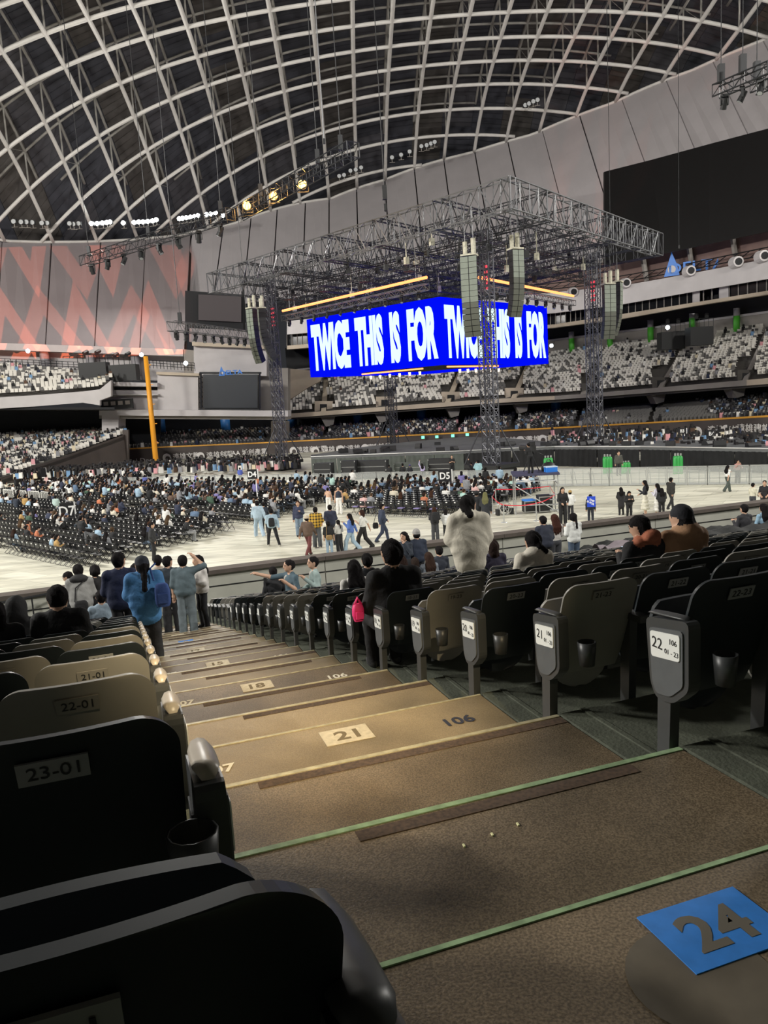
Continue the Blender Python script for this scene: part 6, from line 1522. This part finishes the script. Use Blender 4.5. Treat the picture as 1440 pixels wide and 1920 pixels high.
P = in_row(12, 285, .5, 1.2); d = np.array([*(B_ * .12 - A_ * .22), 0]); bag('drawstring_bag', 'blue drawstring bag on the back of the blue windbreaker', P + d + [0, 0, .86], (.22, .13, .34), cloth('204a94'), TH, [(-.1, .05, .38), (-.13, .14, .55), (-.05, .22, .6)])
P = in_row(5, 152, .45, 1.2); bag('crossbody_bag', 'black crossbody bag on the grey hoodie', P + np.array([*(-A_ * .24), .95]), (.28, .10, .22), cloth('18181b'), TH, [(-.12, 0, .2), (-.08, .03, .5), (.1, .1, .62)])
P = in_row(18, 672, .30, .6); bag('pink_bag', 'bright pink bag on the row end beside the black jacket', P + [0, 0, .56], (.10, .08, .15), mat('cloth_pink_bright', srgb('f0337c'), .6), TH, [(-.03, 0, .14), (0, 0, .2), (.03, 0, .14)])
P = in_row(17, 668, .2, .5); t = empty('water_bottle', P + [0, 0, .45]); tag(t, 'clear violet water bottle beside the pink bag', 'bottle'); m = MB(); m.smooth = True; m.lathe([(.001, 0), (.034, 0), (.036, .15), (.015, .2), (.014, .22)], n=10); m.build('bottle', mat('bottle_violet', srgb('5b4a70'), .2, alpha=.8), t); m = MB(); m.lathe([(.001, .22), (.017, .22), (.017, .245), (.001, .245)], n=10); m.build('cap', mat('bottle_cap', srgb('4668c0'), .4), t)
M_fan = mat('fan_white', srgb('e6e2da'), .45)
for row, px, dz, lab in ((6, 538, .86, 'white handheld fan raised by the selfie taker'), (6, 585, .88, 'white handheld fan held by the man in pale teal')):
    P = in_row(row, px, .30, .9); t = empty('handheld_fan', P + [0, 0, dz]); tag(t, lab, 'fan'); m = MB(); m.tube((0, 0, 0), (0, 0, .14), .017, n=8); m.build('handle', M_fan, t); m = MB(); m.tube((0, -.015, .20), (0, .015, .20), .055, n=14); m.build('head', M_fan, t); m = MB(); m.tube((0, -.018, .2), (0, -.016, .2), .025, n=10); m.build('hub', M_fasc, t)
P = in_row(6, 497, .45, 1.1); t = empty('action_camera', P + [0, 0, .98]); tag(t, 'small black camera on a stick held out by the selfie taker', 'camera'); m = MB(); m.box((0, 0, .06), (.07, .05, .1)); m.build('body', M_case, t); m = MB(); m.tube((0, 0, -.2), (0, 0, .01), .012, n=6); m.build('grip', M_case, t); m = MB(); m.path([(0, 0, -.2), (.01, 0, -.4), (-.01, 0, -.52)], .005, 4); m.build('wrist_cord', M_case, t)
P = in_row(18, 1178, .58, .9); t = empty('phone', P + [0, 0, .80], .5); tag(t, 'phone with lit screen held by the person with the orange hood', 'phone'); m = MB(); m.box((0, 0, 0), (.075, .15, .009)); m.build('case', M_case, t); m = MB(); m.box((0, 0, .006), (.068, .14, .002)); m.build('display', mat('phone_glow', (0, 0, 0), .5, emit=(.6, .75, .9), es=.9), t)
m = MB(); P = in_row(10, 1150, .2, .6); mm = []
for i_ in range(7): mm.append([NW(edge(11) + .0 + .09 * i_, solve_b(edge(11), zt(10) + .8, 1140) + .22 * j_ / 1.6, zt(10) + .80 + .05 * math.sin(i_ * 1.7 + j_) + .04 * math.cos(j_ * 1.3)) for j_ in range(9)])
m.smooth = True; m.grid(mm); m.grid([[(a, b, c - .02) for a, b, c in r] for r in mm]); o = m.build('crumpled_sheet', mat('sheet_mauve', srgb('8d8389'), .8)); tag(o, 'crumpled grey-mauve plastic sheet lying over the seat backs', 'sheet')
# white bow, prints and towels worn by some of them
def worn(name, P, yaw, mb, mtl, lab, cat): o = mb.build(name, mtl, None, P, (0, 0, yaw)); tag(o, lab, cat); return o
P = in_row(2, 137, .45, 1.2); m = MB(); m.smooth = True
rows_ = []
for t_ in np.linspace(-1, 1, 9): rows_.append([(.13 * t_ * (1.0 - .25 * abs(t_)), .10 + .06 * (1 - abs(t_)) - (.16 if abs(t_) < .4 else 0) + k * .012, 1.44 - .38 * abs(t_) ** 1.6 + (k - .5) * .11) for k in (0, 1)])
m.grid(rows_); m.grid([[(a, b - .012, c) for a, b, c in r] for r in rows_]); worn('towel', P, TH + 1.2, m, mat('towel_blue', srgb('2347c4'), .85), 'blue towel with white lettering round a neck by the railing', 'towel')

# ---------------------------------------------------------------- on the field
G2 = 'people walking on the field'
def field(px, py, head, yaw_deg, label, **kw):
    P = onz(px, py); P[2] = 0; sc = head_scale(P, head, px, kw.pop('full', 1.71)); q = dict(MD); q.update(kw); person(P, math.radians(yaw_deg), label, G2, scale=sc, **q); return P, sc
field(487, 1008, 938, 25, 'person in pale blue denim with black crossbody strap walking past the chairs', top='9db7c9', bot='93adc0', pose='walk', arms=('sf', 'sb'), bulk=1.2, bottom='wide', shoe='w', hair='short')
field(498, 1000, 941, 10, 'person in dark navy jacket beside the one in pale denim', top='2a3342', bot='2d3036', pose='stand', arms=('lap', 'lap'))
Pb, _ = field(513, 1024, 952, 15, 'person in light denim jacket striding with a black backpack', top='8fabbd', bot='17181d', pose='wide', arms=('lap', 'sb'), bulk=1.15, shoe='w', hair='short')
bag('backpack', 'black backpack worn over the light denim jacket', Pb + [.02, -.20, .98], (.30, .18, .42), cloth('1a1b1e'), .2, [(-.1, .08, .4), (-.1, .2, .45), (-.1, .22, .2)])
field(563, 1006, 938, 178, 'woman in navy sweater and blue jeans facing the stand, hair long and brown', top='2b3350', bot='6d8397', hair='long', hair_c='3a261d', arms=('phone', 'down'), bottom='wide', bulk=1.1, detail=True)
field(596, 1027, 943, 0, 'person in yellow and black checked shirt seen from behind', top='b3922f', bot='4b4e52', hair='short', arms=('down', 'hold'), bulk=1.2, bottom='wide', shoe='w')
def plaid():
    m = bpy.data.materials.new('check_shirt'); m.use_nodes = True; nt = m.node_tree; b = nt.nodes['Principled BSDF']; b.inputs['Roughness'].default_value = .85
    tc = nt.nodes.new('ShaderNodeTexCoord'); sp = nt.nodes.new('ShaderNodeSeparateXYZ'); nt.links.new(tc.outputs['Object'], sp.inputs[0]); last = None
    for o_ in ('X', 'Z'):
        a = nt.nodes.new('ShaderNodeMath'); a.operation = 'MULTIPLY'; a.inputs[1].default_value = 8.5; nt.links.new(sp.outputs[o_], a.inputs[0])
        f_ = nt.nodes.new('ShaderNodeMath'); f_.operation = 'FRACT'; nt.links.new(a.outputs[0], f_.inputs[0]); c = nt.nodes.new('ShaderNodeMath'); c.operation = 'LESS_THAN'; c.inputs[1].default_value = .45; nt.links.new(f_.outputs[0], c.inputs[0])
        if last is None: last = c
        else:
            d = nt.nodes.new('ShaderNodeMath'); d.operation = 'ADD'; nt.links.new(last.outputs[0], d.inputs[0]); nt.links.new(c.outputs[0], d.inputs[1]); h_ = nt.nodes.new('ShaderNodeMath'); h_.operation = 'MULTIPLY'; h_.inputs[1].default_value = .5; nt.links.new(d.outputs[0], h_.inputs[0]); last = h_
    r = nt.nodes.new('ShaderNodeValToRGB'); r.color_ramp.elements[0].color = (*srgb('c39a34'), 1); r.color_ramp.elements[1].color = (*srgb('1b1a17'), 1); nt.links.new(last.outputs[0], r.inputs[0]); nt.links.new(r.outputs[0], b.inputs['Base Color']); return m
LASTP.material_slots[1].material = plaid()
Pp = onz(603, 1026); t = empty('plush_toy', (Pp[0], Pp[1] + .1, 1.12)); tag(t, 'peach plush toy hugged by the person in the checked shirt', 'toy'); m = MB(); m.smooth = True; m.lathe([(.01, -.16), (.10, -.14), (.13, 0), (.08, .1), (.01, .12)], n=10); m.build('body', cloth('e2a789'), t); m = MB(); m.smooth = True; m.lathe([(.01, .08), (.10, .12), (.11, .2), (.06, .28), (.01, .29)], n=10); m.build('head', cloth('e8b69a'), t)
field(580, 1043, 966, -25, 'person in brown jacket, cap and maroon track trousers walking towards the parapet', top='5b4535', bot='6a2e2e', acc='b7a58c', hair='cap', pose='walk', arms=('sb', 'sf'), bulk=1.2)
field(623, 1022, 942, 5, 'person in navy jacket with pink cross strap, back to the stand', top='262d44', bot='2c2f38', hair='short', arms=('lap', 'phone'), bulk=1.15)
Pk, _ = field(619, 1041, 977, 0, 'shorter person in black printed T-shirt and jeans, back to the stand', top='1b1c1f', bot='7c97ad', hair='bun', arms=('down', 'down'), sleeve='short', bulk=1.15)
bag('shoulder_bag', 'tan shoulder bag at the hip of the black printed T-shirt', Pk + [.03, -.19, .72], (.30, .1, .22), cloth('8a6c36'), 0, [(-.12, 0, .2), (-.1, .1, .6), (0, .18, .68)])
field(638, 1038, 974, 35, 'girl with braid in pale grey blouse and black skirt', top='c3c2bd', bot='1c1c20', hair='pony', bottom='wide', arms=('phone', 'phone'))
field(660, 1036, 962, 75, 'woman in blue and white varsity jacket and jeans walking in front of the others', top='3561b0', bot='8aa6bb', hair='long', pose='walk', arms=('hold', 'sb'), bottom='wide', bulk=1.1)
field(683, 1031, 955, 70, 'woman in white T-shirt and black trousers with backpack walking past', top='cfcec9', bot='201d1d', hair='mid', hair_c='33201b', pose='walk', arms=('phone', 'sb'), sleeve='short', bottom='wide')
Pm, _ = field(719, 1018, 944, -70, 'man in navy jacket and jeans walking with a black shoulder bag', top='26324a', bot='26314a', pose='walk', arms=('sf', 'sb'), bulk=1.2, hair='short')
bag('shoulder_bag', 'black shoulder bag carried by the walking man in navy', Pm + [-.32, -.1, .72], (.28, .14, .28), cloth('17171a'), .2, [(-.08, 0, .26), (.05, .08, .6), (.25, .12, .72)])
field(617, 958, 916, 0, 'woman in peach crop top and white trousers, back turned, by the chairs', bot='e2e0da', hair='bun', arms=('face', 'down'), sleeve='none', bottom='wide', **{'top': 'd8a98a'})
field(637, 964, 911, 180, 'woman in navy tank top and white trousers facing the stand', top='232e42', bot='e4e2dc', hair='long', arms=('down', 'down'), sleeve='none', bottom='wide', shoe='w')
Pw, _ = field(817, 1014, 950, 0, 'woman with long brown hair and black backpack, back to the stand', top='222226', bot='3a3c40', hair='long', hair_c='3b241b', arms=('phone', 'phone'), bulk=1.15, bottom='wide')
bag('backpack', 'black backpack under long brown hair', Pw + [0, -.22, .95], (.32, .2, .44), cloth('1b1c20'), 0)
field(838, 1013, 958, -8, 'woman in white shirt with dark coat over her arm beside the backpack', top='d6d8d8', bot='1c1d21', hair='mid', arms=('lap', 'hold'), bulk=1.1)
field(896, 992, 917, -20, 'man in dark suit and black cap standing near the camera platform', top='202228', bot='1d2330', hair='cap', acc='17181c', arms=('down', 'lap'), bulk=1.15)
field(912, 993, 922, -10, 'person in dark long coat with greenish fair hair beside the man in the suit', top='23262d', bot='1d212b', hair='long', hair_c='6b6a48', long_coat=1, arms=('lap', 'down'), bulk=1.1)
field(1056, 983, 913, 185, 'woman in black jacket over pink top holding a pink bag', top='1c1b1e', bot='19191d', hair='long', arms=('lap', 'lap'), bulk=1.05, bottom='wide')
field(1070, 975, 919, -30, 'person in white sweatshirt and mustard beanie with dark bag', top='d7d8d4', bot='2a2a2e', hair='beanie', acc='b08c3c', arms=('lap', 'lap'), bulk=1.2)
Pt, sct = field(1108, 982, 936, -15, 'person with a lettered blue towel over the back and dark pony tail', top='1d2230', bot='20242f', hair='pony', arms=('down', 'down'), bulk=1.1)
tw = MB(); tw.box((0, 0, 0), (.40, .02, .52)); o = worn('towel', (Pt[0] - .02, Pt[1] - .22, 1.13), -.15, tw, MATS['towel_blue'], 'blue towel lettered THIS IS FOR worn over a back on the field', 'towel'); add_text('lettering', 'THIS\nIS FOR', M_signw, o, (0, -.015, 0), (0, .5, 0), size=.13, depth=.002, bold=.004)
field(1165, 966, 914, 0, 'person in long dark coat and long black hair, back turned, by the parapet', top='1e1d20', bot='1c1c20', hair='long', long_coat=1, arms=('lap', 'lap'), bulk=1.1)
field(1180, 975, 923, 180, 'woman in black blazer with red lanyard looking at her phone', top='19191c', bot='19191c', hair='long', arms=('phone', 'phone'), bulk=1.15, hpitch=.4)
field(1210, 966, 900, 60, 'woman in dark top and long cream skirt looking at her phone', top='23262e', bot='d9d5c0', hair='long', bottom='skirt', arms=('phone', 'lap'))
field(1233, 968, 906, 30, 'woman in pale lilac blouse and white skirt next to the cream skirt', top='c9c6d6', bot='dad8d0', hair='long', bottom='skirt', arms=('phone', 'down'))
field(1258, 956, 895, -60, 'man in black jacket striding past the women in skirts', top='2a2826', bot='232326', pose='walk', arms=('sf', 'sb'), bulk=1.25, hair='short')
field(1241, 969, 924, 0, 'shorter person in black lettered hoodie with long black hair', top='1b1b1e', bot='1b1b1e', hair='long', arms=('lap', 'lap'), bulk=1.25)
field(1364, 923, 872, -70, 'girl in white T-shirt and grey-green trousers walking alone by the barricade', top='dedfdc', bot='45504a', hair='long', pose='walk', arms=('phone', 'sb'), sleeve='short', bottom='wide')
field(1383, 908, 862, 180, 'woman in pink top and wide black trousers standing at the barricade', top='c98f88', bot='18181c', hair='long', hair_c='2a1a18', arms=('face', 'hold'), bottom='wide')
field(1411, 965, 905, -60, 'person in cream T-shirt with arm raised to the mouth beyond the parapet', top='cfcbb2', bot='3a3c42', arms=('face', 'lap'), sleeve='short', hair='short')
field(1433, 968, 900, 150, 'person in black T-shirt with white lanyard beyond the parapet', top='1c1e24', bot='23252c', arms=('lap', 'lap'), sleeve='short', hair='short')
field(290, 1051, 979, -75, 'man in black leather jacket and black trousers walking beside the chairs', top='26272a', bot='1e1e20', arms=('pocket', 'pocket'), bulk=1.25, hair='short', bottom='wide')
field(182, 1043, 985, 70, 'woman bending over the chairs in grey top and short skirt', top='55575a', bot='3a3532', hair='long', arms=('reach', 'reach'), lean=1.05, bottom='shorts', sleeve='long', full=1.45)
field(158, 1030, 966, -30, 'person in black raising an arm behind the bending woman', top='232427', bot='1c1d20', arms=('down', 'face'), hair='short', sleeve='short', bulk=1.1)
field(34, 968, 930, 10, 'person in navy padded coat standing by the white barriers', top='2c3646', bot='22262e', long_coat=1, bulk=1.25, hair='short', arms=('lap', 'lap'))
field(51, 968, 928, 0, 'person in mustard yellow jacket standing by the white barriers', top='b48a38', bot='6d7d90', bulk=1.2, hair='short', arms=('lap', 'lap'))
field(64, 966, 931, 0, 'person in black coat next to the mustard jacket', top='1f1f22', bot='1d1d20', bulk=1.2, hair='long', arms=('lap', 'lap'))
field(108, 969, 931, 5, 'person in white and teal sports jacket among the chairs', top='a9c4bd', bot='5b6f86', bulk=1.25, hair='short', arms=('lap', 'lap'))
field(124, 948, 910, 0, 'woman in light grey coat standing before the chair rows', top='a4a5a6', bot='8c8d8e', long_coat=1, hair='long', arms=('lap', 'lap'))
field(134, 948, 907, -10, 'woman in white top and black trousers by the light grey coat', top='dad9d4', bot='1f1f22', hair='mid', arms=('head', 'lap'))
field(54, 925, 895, 0, 'person in grey padded jacket standing far among the left chairs', top='9a9c9e', bot='44464a', bulk=1.2, arms=('lap', 'lap'))
field(95, 926, 898, 0, 'person in white shirt standing far among the left chairs', top='dededa', bot='3a3b40', arms=('lap', 'lap'))
field(232, 935, 904, 0, 'woman in beige coat with brown hair standing among the seated crowd', top='b3aca0', bot='4a4a4c', long_coat=1, hair='long', hair_c='2d1f1a', arms=('lap', 'lap'))
field(282, 932, 900, 175, 'man in grey sweater with white badge and hands at his face', top='5b5c5e', bot='2b2c30', arms=('face', 'face'), bulk=1.2)
field(274, 922, 893, 20, 'person in violet blue jacket in the middle of the crowd', top='4a5bb0', bot='26272c', bulk=1.15, arms=('lap', 'lap'))
field(373, 930, 897, 0, 'person in teal jacket and yellow cap standing in the crowd', top='2a6d6c', bot='2b2e34', hair='cap', acc='c8b04a', arms=('lap', 'lap'))
field(452, 907, 876, 10, 'person in cobalt blue jacket beside the D4 board', top='3552b8', bot='3a3c42', bulk=1.15, arms=('lap', 'lap'))
field(517, 942, 908, 0, 'woman in brown sweater and jeans standing in the rows', top='5a4335', bot='7791a8', hair='mid', hair_c='2c1c17', arms=('lap', 'lap'))
field(541, 945, 905, 0, 'person in long black coat with tan scarf standing in the rows', top='1f2022', bot='1b1b1e', long_coat=1, bulk=1.25, acc='a58f5c', hair='beanie', arms=('lap', 'lap'))
field(604, 928, 888, 0, 'man in black sweater and white trousers standing in the rows', top='222326', bot='d9d7d0', bulk=1.2, arms=('lap', 'lap'))
field(618, 926, 893, -15, 'person in deep teal jacket beside the white trousers', top='1f4a58', bot='8b9aa6', bulk=1.15, arms=('lap', 'lap'))
field(757, 912, 868, 0, 'slim person in black and jeans walking near the barricade', top='1d1e21', bot='33415a', pose='walk', arms=('sf', 'sb'), hair='short')
field(770, 905, 872, 0, 'person in dark violet cap and coat near the barricade', top='20212c', bot='1d1e24', hair='cap', acc='3a2f7a', arms=('lap', 'lap'))
field(793, 904, 868, 10, 'girl in violet and white outfit with black skirt at the barricade', top='b6a9d8', bot='1c1c20', bottom='shorts', hair='long', arms=('up', 'lap'))
field(885, 905, 866, 20, 'person in black jersey with pink number at the barricade', top='1b1b20', bot='2f3b4c', arms=('up', 'lap'), hair='short')
field(898, 906, 862, 10, 'person in pale aqua sweatshirt and jeans at the barricade', top='8fc0c9', bot='4b6a8a', bulk=1.25, arms=('face', 'lap'), hair='short')
field(545 * 1 + 186, 905, 878, 0, 'person in black jacket with print in front of the barricade', top='1c1d20', bot='2a2d34', bulk=1.15, arms=('lap', 'lap'))
# staff behind the barricade and the camera operator
P = ony(1160, 873, 57.5); P[2] = 0; person(P, math.pi, 'man in olive jacket standing behind the barricade by the gas cylinders', G2, scale=head_scale(P, 846, 1160, 1.71), top='4a4a42', bot='26272a', arms=('down', 'down'), bulk=1.2, **MD)
P = ony(848, 880, 64.5); P[2] = 0; person(P, math.pi, 'man in black with folded arms against the stage skirt', G2, scale=head_scale(P, 853, 848, 1.71), top='17181b', bot='17181b', arms=('cross', 'cross'), sleeve='short', **MD)
q = place(-.25, -.55); person((*q, PH + .05), .3, 'camera operator in black on the scaffold platform', G2, top='17181b', bot='16171a', arms=('hold', 'hold'), lean=.25, scale=.98, **MD)

# ---------------------------------------------------------------- spectators on the folding chairs
rp = random.Random(21)
COLN = [('black', '1b1c1f', 9), ('white', 'dcdad4', 6), ('grey', '83858a', 4), ('navy', '27304a', 4), ('cream', 'cfc5ad', 3), ('pale blue', '8fb0c8', 3), ('denim blue', '4f6c8c', 2), ('brown', '5c4637', 2), ('pink', 'd8a7a2', 1), ('mint', 'a3cfc4', 1), ('mustard', 'b58d40', 1), ('green', '3a5a46', 1), ('violet', '6f68a8', 1), ('orange', 'c66a35', 1)]
POOL = [c for c in COLN for _ in range(c[2])]
VAR = [dict(pose='sit', arms=('phone', 'phone'), hair='short', hpitch=.4, lean=.15), dict(pose='sit', arms=('lap', 'lap'), hair='long', hyaw=.4), dict(pose='sit', arms=('lap', 'phone'), hair='mid', lean=.1, hyaw=-.5), dict(pose='sit', arms=('lap', 'lap'), hair='short', bulk=1.2, hyaw=.6), dict(pose='sitx', arms=('phone', 'phone'), hair='long', hpitch=.3), dict(pose='sit', arms=('lap', 'lap'), hair='cap', bulk=1.15), dict(pose='sit', arms=('hold', 'lap'), hair='bun', bulk=1.1, hyaw=-.7), dict(pose='sit', arms=('lap', 'lap'), hair='short', bulk=1.3, lean=.3, hpitch=.2)]
SVAR = [dict(pose='stand', arms=('lap', 'lap'), hair='short', bulk=1.15), dict(pose='stand', arms=('phone', 'phone'), hair='long'), dict(pose='stand', arms=('down', 'lap'), hair='mid', bulk=1.1)]
HN = {'short': 'short black hair', 'long': 'long hair', 'mid': 'bobbed hair', 'cap': 'a cap', 'bun': 'a hair bun'}
occ = []
for c in CH_POS:
    x, y, yw, blk_, row, s = c
    pr = (.13 if row < 8 else .30 if row < 14 else .62 if row < 20 else .8) if blk_ != 'D5' else (.08 if row < 2 else .28 if row < 6 else .62)
    if rp.random() < pr: occ.append(c)
room = 300 - NPEOPLE
CB = Bulk()
def lowmesh(v):
    me = person_mesh(h=.055, **v); V = np.empty(len(me.vertices) * 3); me.vertices.foreach_get('co', V); return V.reshape(-1, 3), [tuple(p.vertices) for p in me.polygons], np.array([p.material_index for p in me.polygons])
LOWV = [lowmesh(v) for v in VAR] + [lowmesh(v) for v in SVAR]
for k, (x, y, yw, blk_, row, s) in enumerate(occ):
    std = rp.random() < (.05 if row < 12 else .14); v = rp.randrange(3) if std else rp.randrange(8); sp = (SVAR if std else VAR)[v]; cn, ch, _ = rp.choice(POOL); hc = rp.choice(('151213', '151213', '151213', '2c1e18', '3b2519', '4a3a2a'))
    a = yw + rp.uniform(-.35, .35)
    if k < room:
        lab = '%s with %s and %s top, %s row, %s block' % ('standing person' if std else 'seated person', HN[sp['hair']], cn, ORD[min(row, 29)], 'D5' if blk_ == 'D5' else 'D7')
        person((x, y, 0) if not std else (x, y, 0), a, lab, 'spectators on the folding chairs', top=ch, bot=rp.choice(('1d1e22', '2b3242', '5c728a', '3a3c40', '8a8c8e')), hair_c=hc, acc=rp.choice(('1c2433', 'd8d4cc', '23252a', '4a5a7a')), skin=rp.randrange(3), h=.034, scale=rp.uniform(.94, 1.04), **sp)
    else:
        V, F, Z = LOWV[(8 + v) if std else v]; ci = COLN.index((cn, ch, _)); mp = np.array([14, ci, 15, 16, 15, 17]); CB.add(V, F, mp[Z].tolist(), (x, y, 0), a, rp.uniform(.94, 1.04))
if CB.n: CB.build('far_spectators', [cloth(c[1]) for c in COLN] + [skinm(0), cloth('1d1e22'), hairm(), cloth('1c2433')], 'dense far crowd seated and standing among the chairs', 'crowd', True)
print('people', NPEOPLE, 'bulk', max(0, len(occ) - room))
bpy.data.scenes.remove(TMP)
print('objects', len(bpy.data.objects))
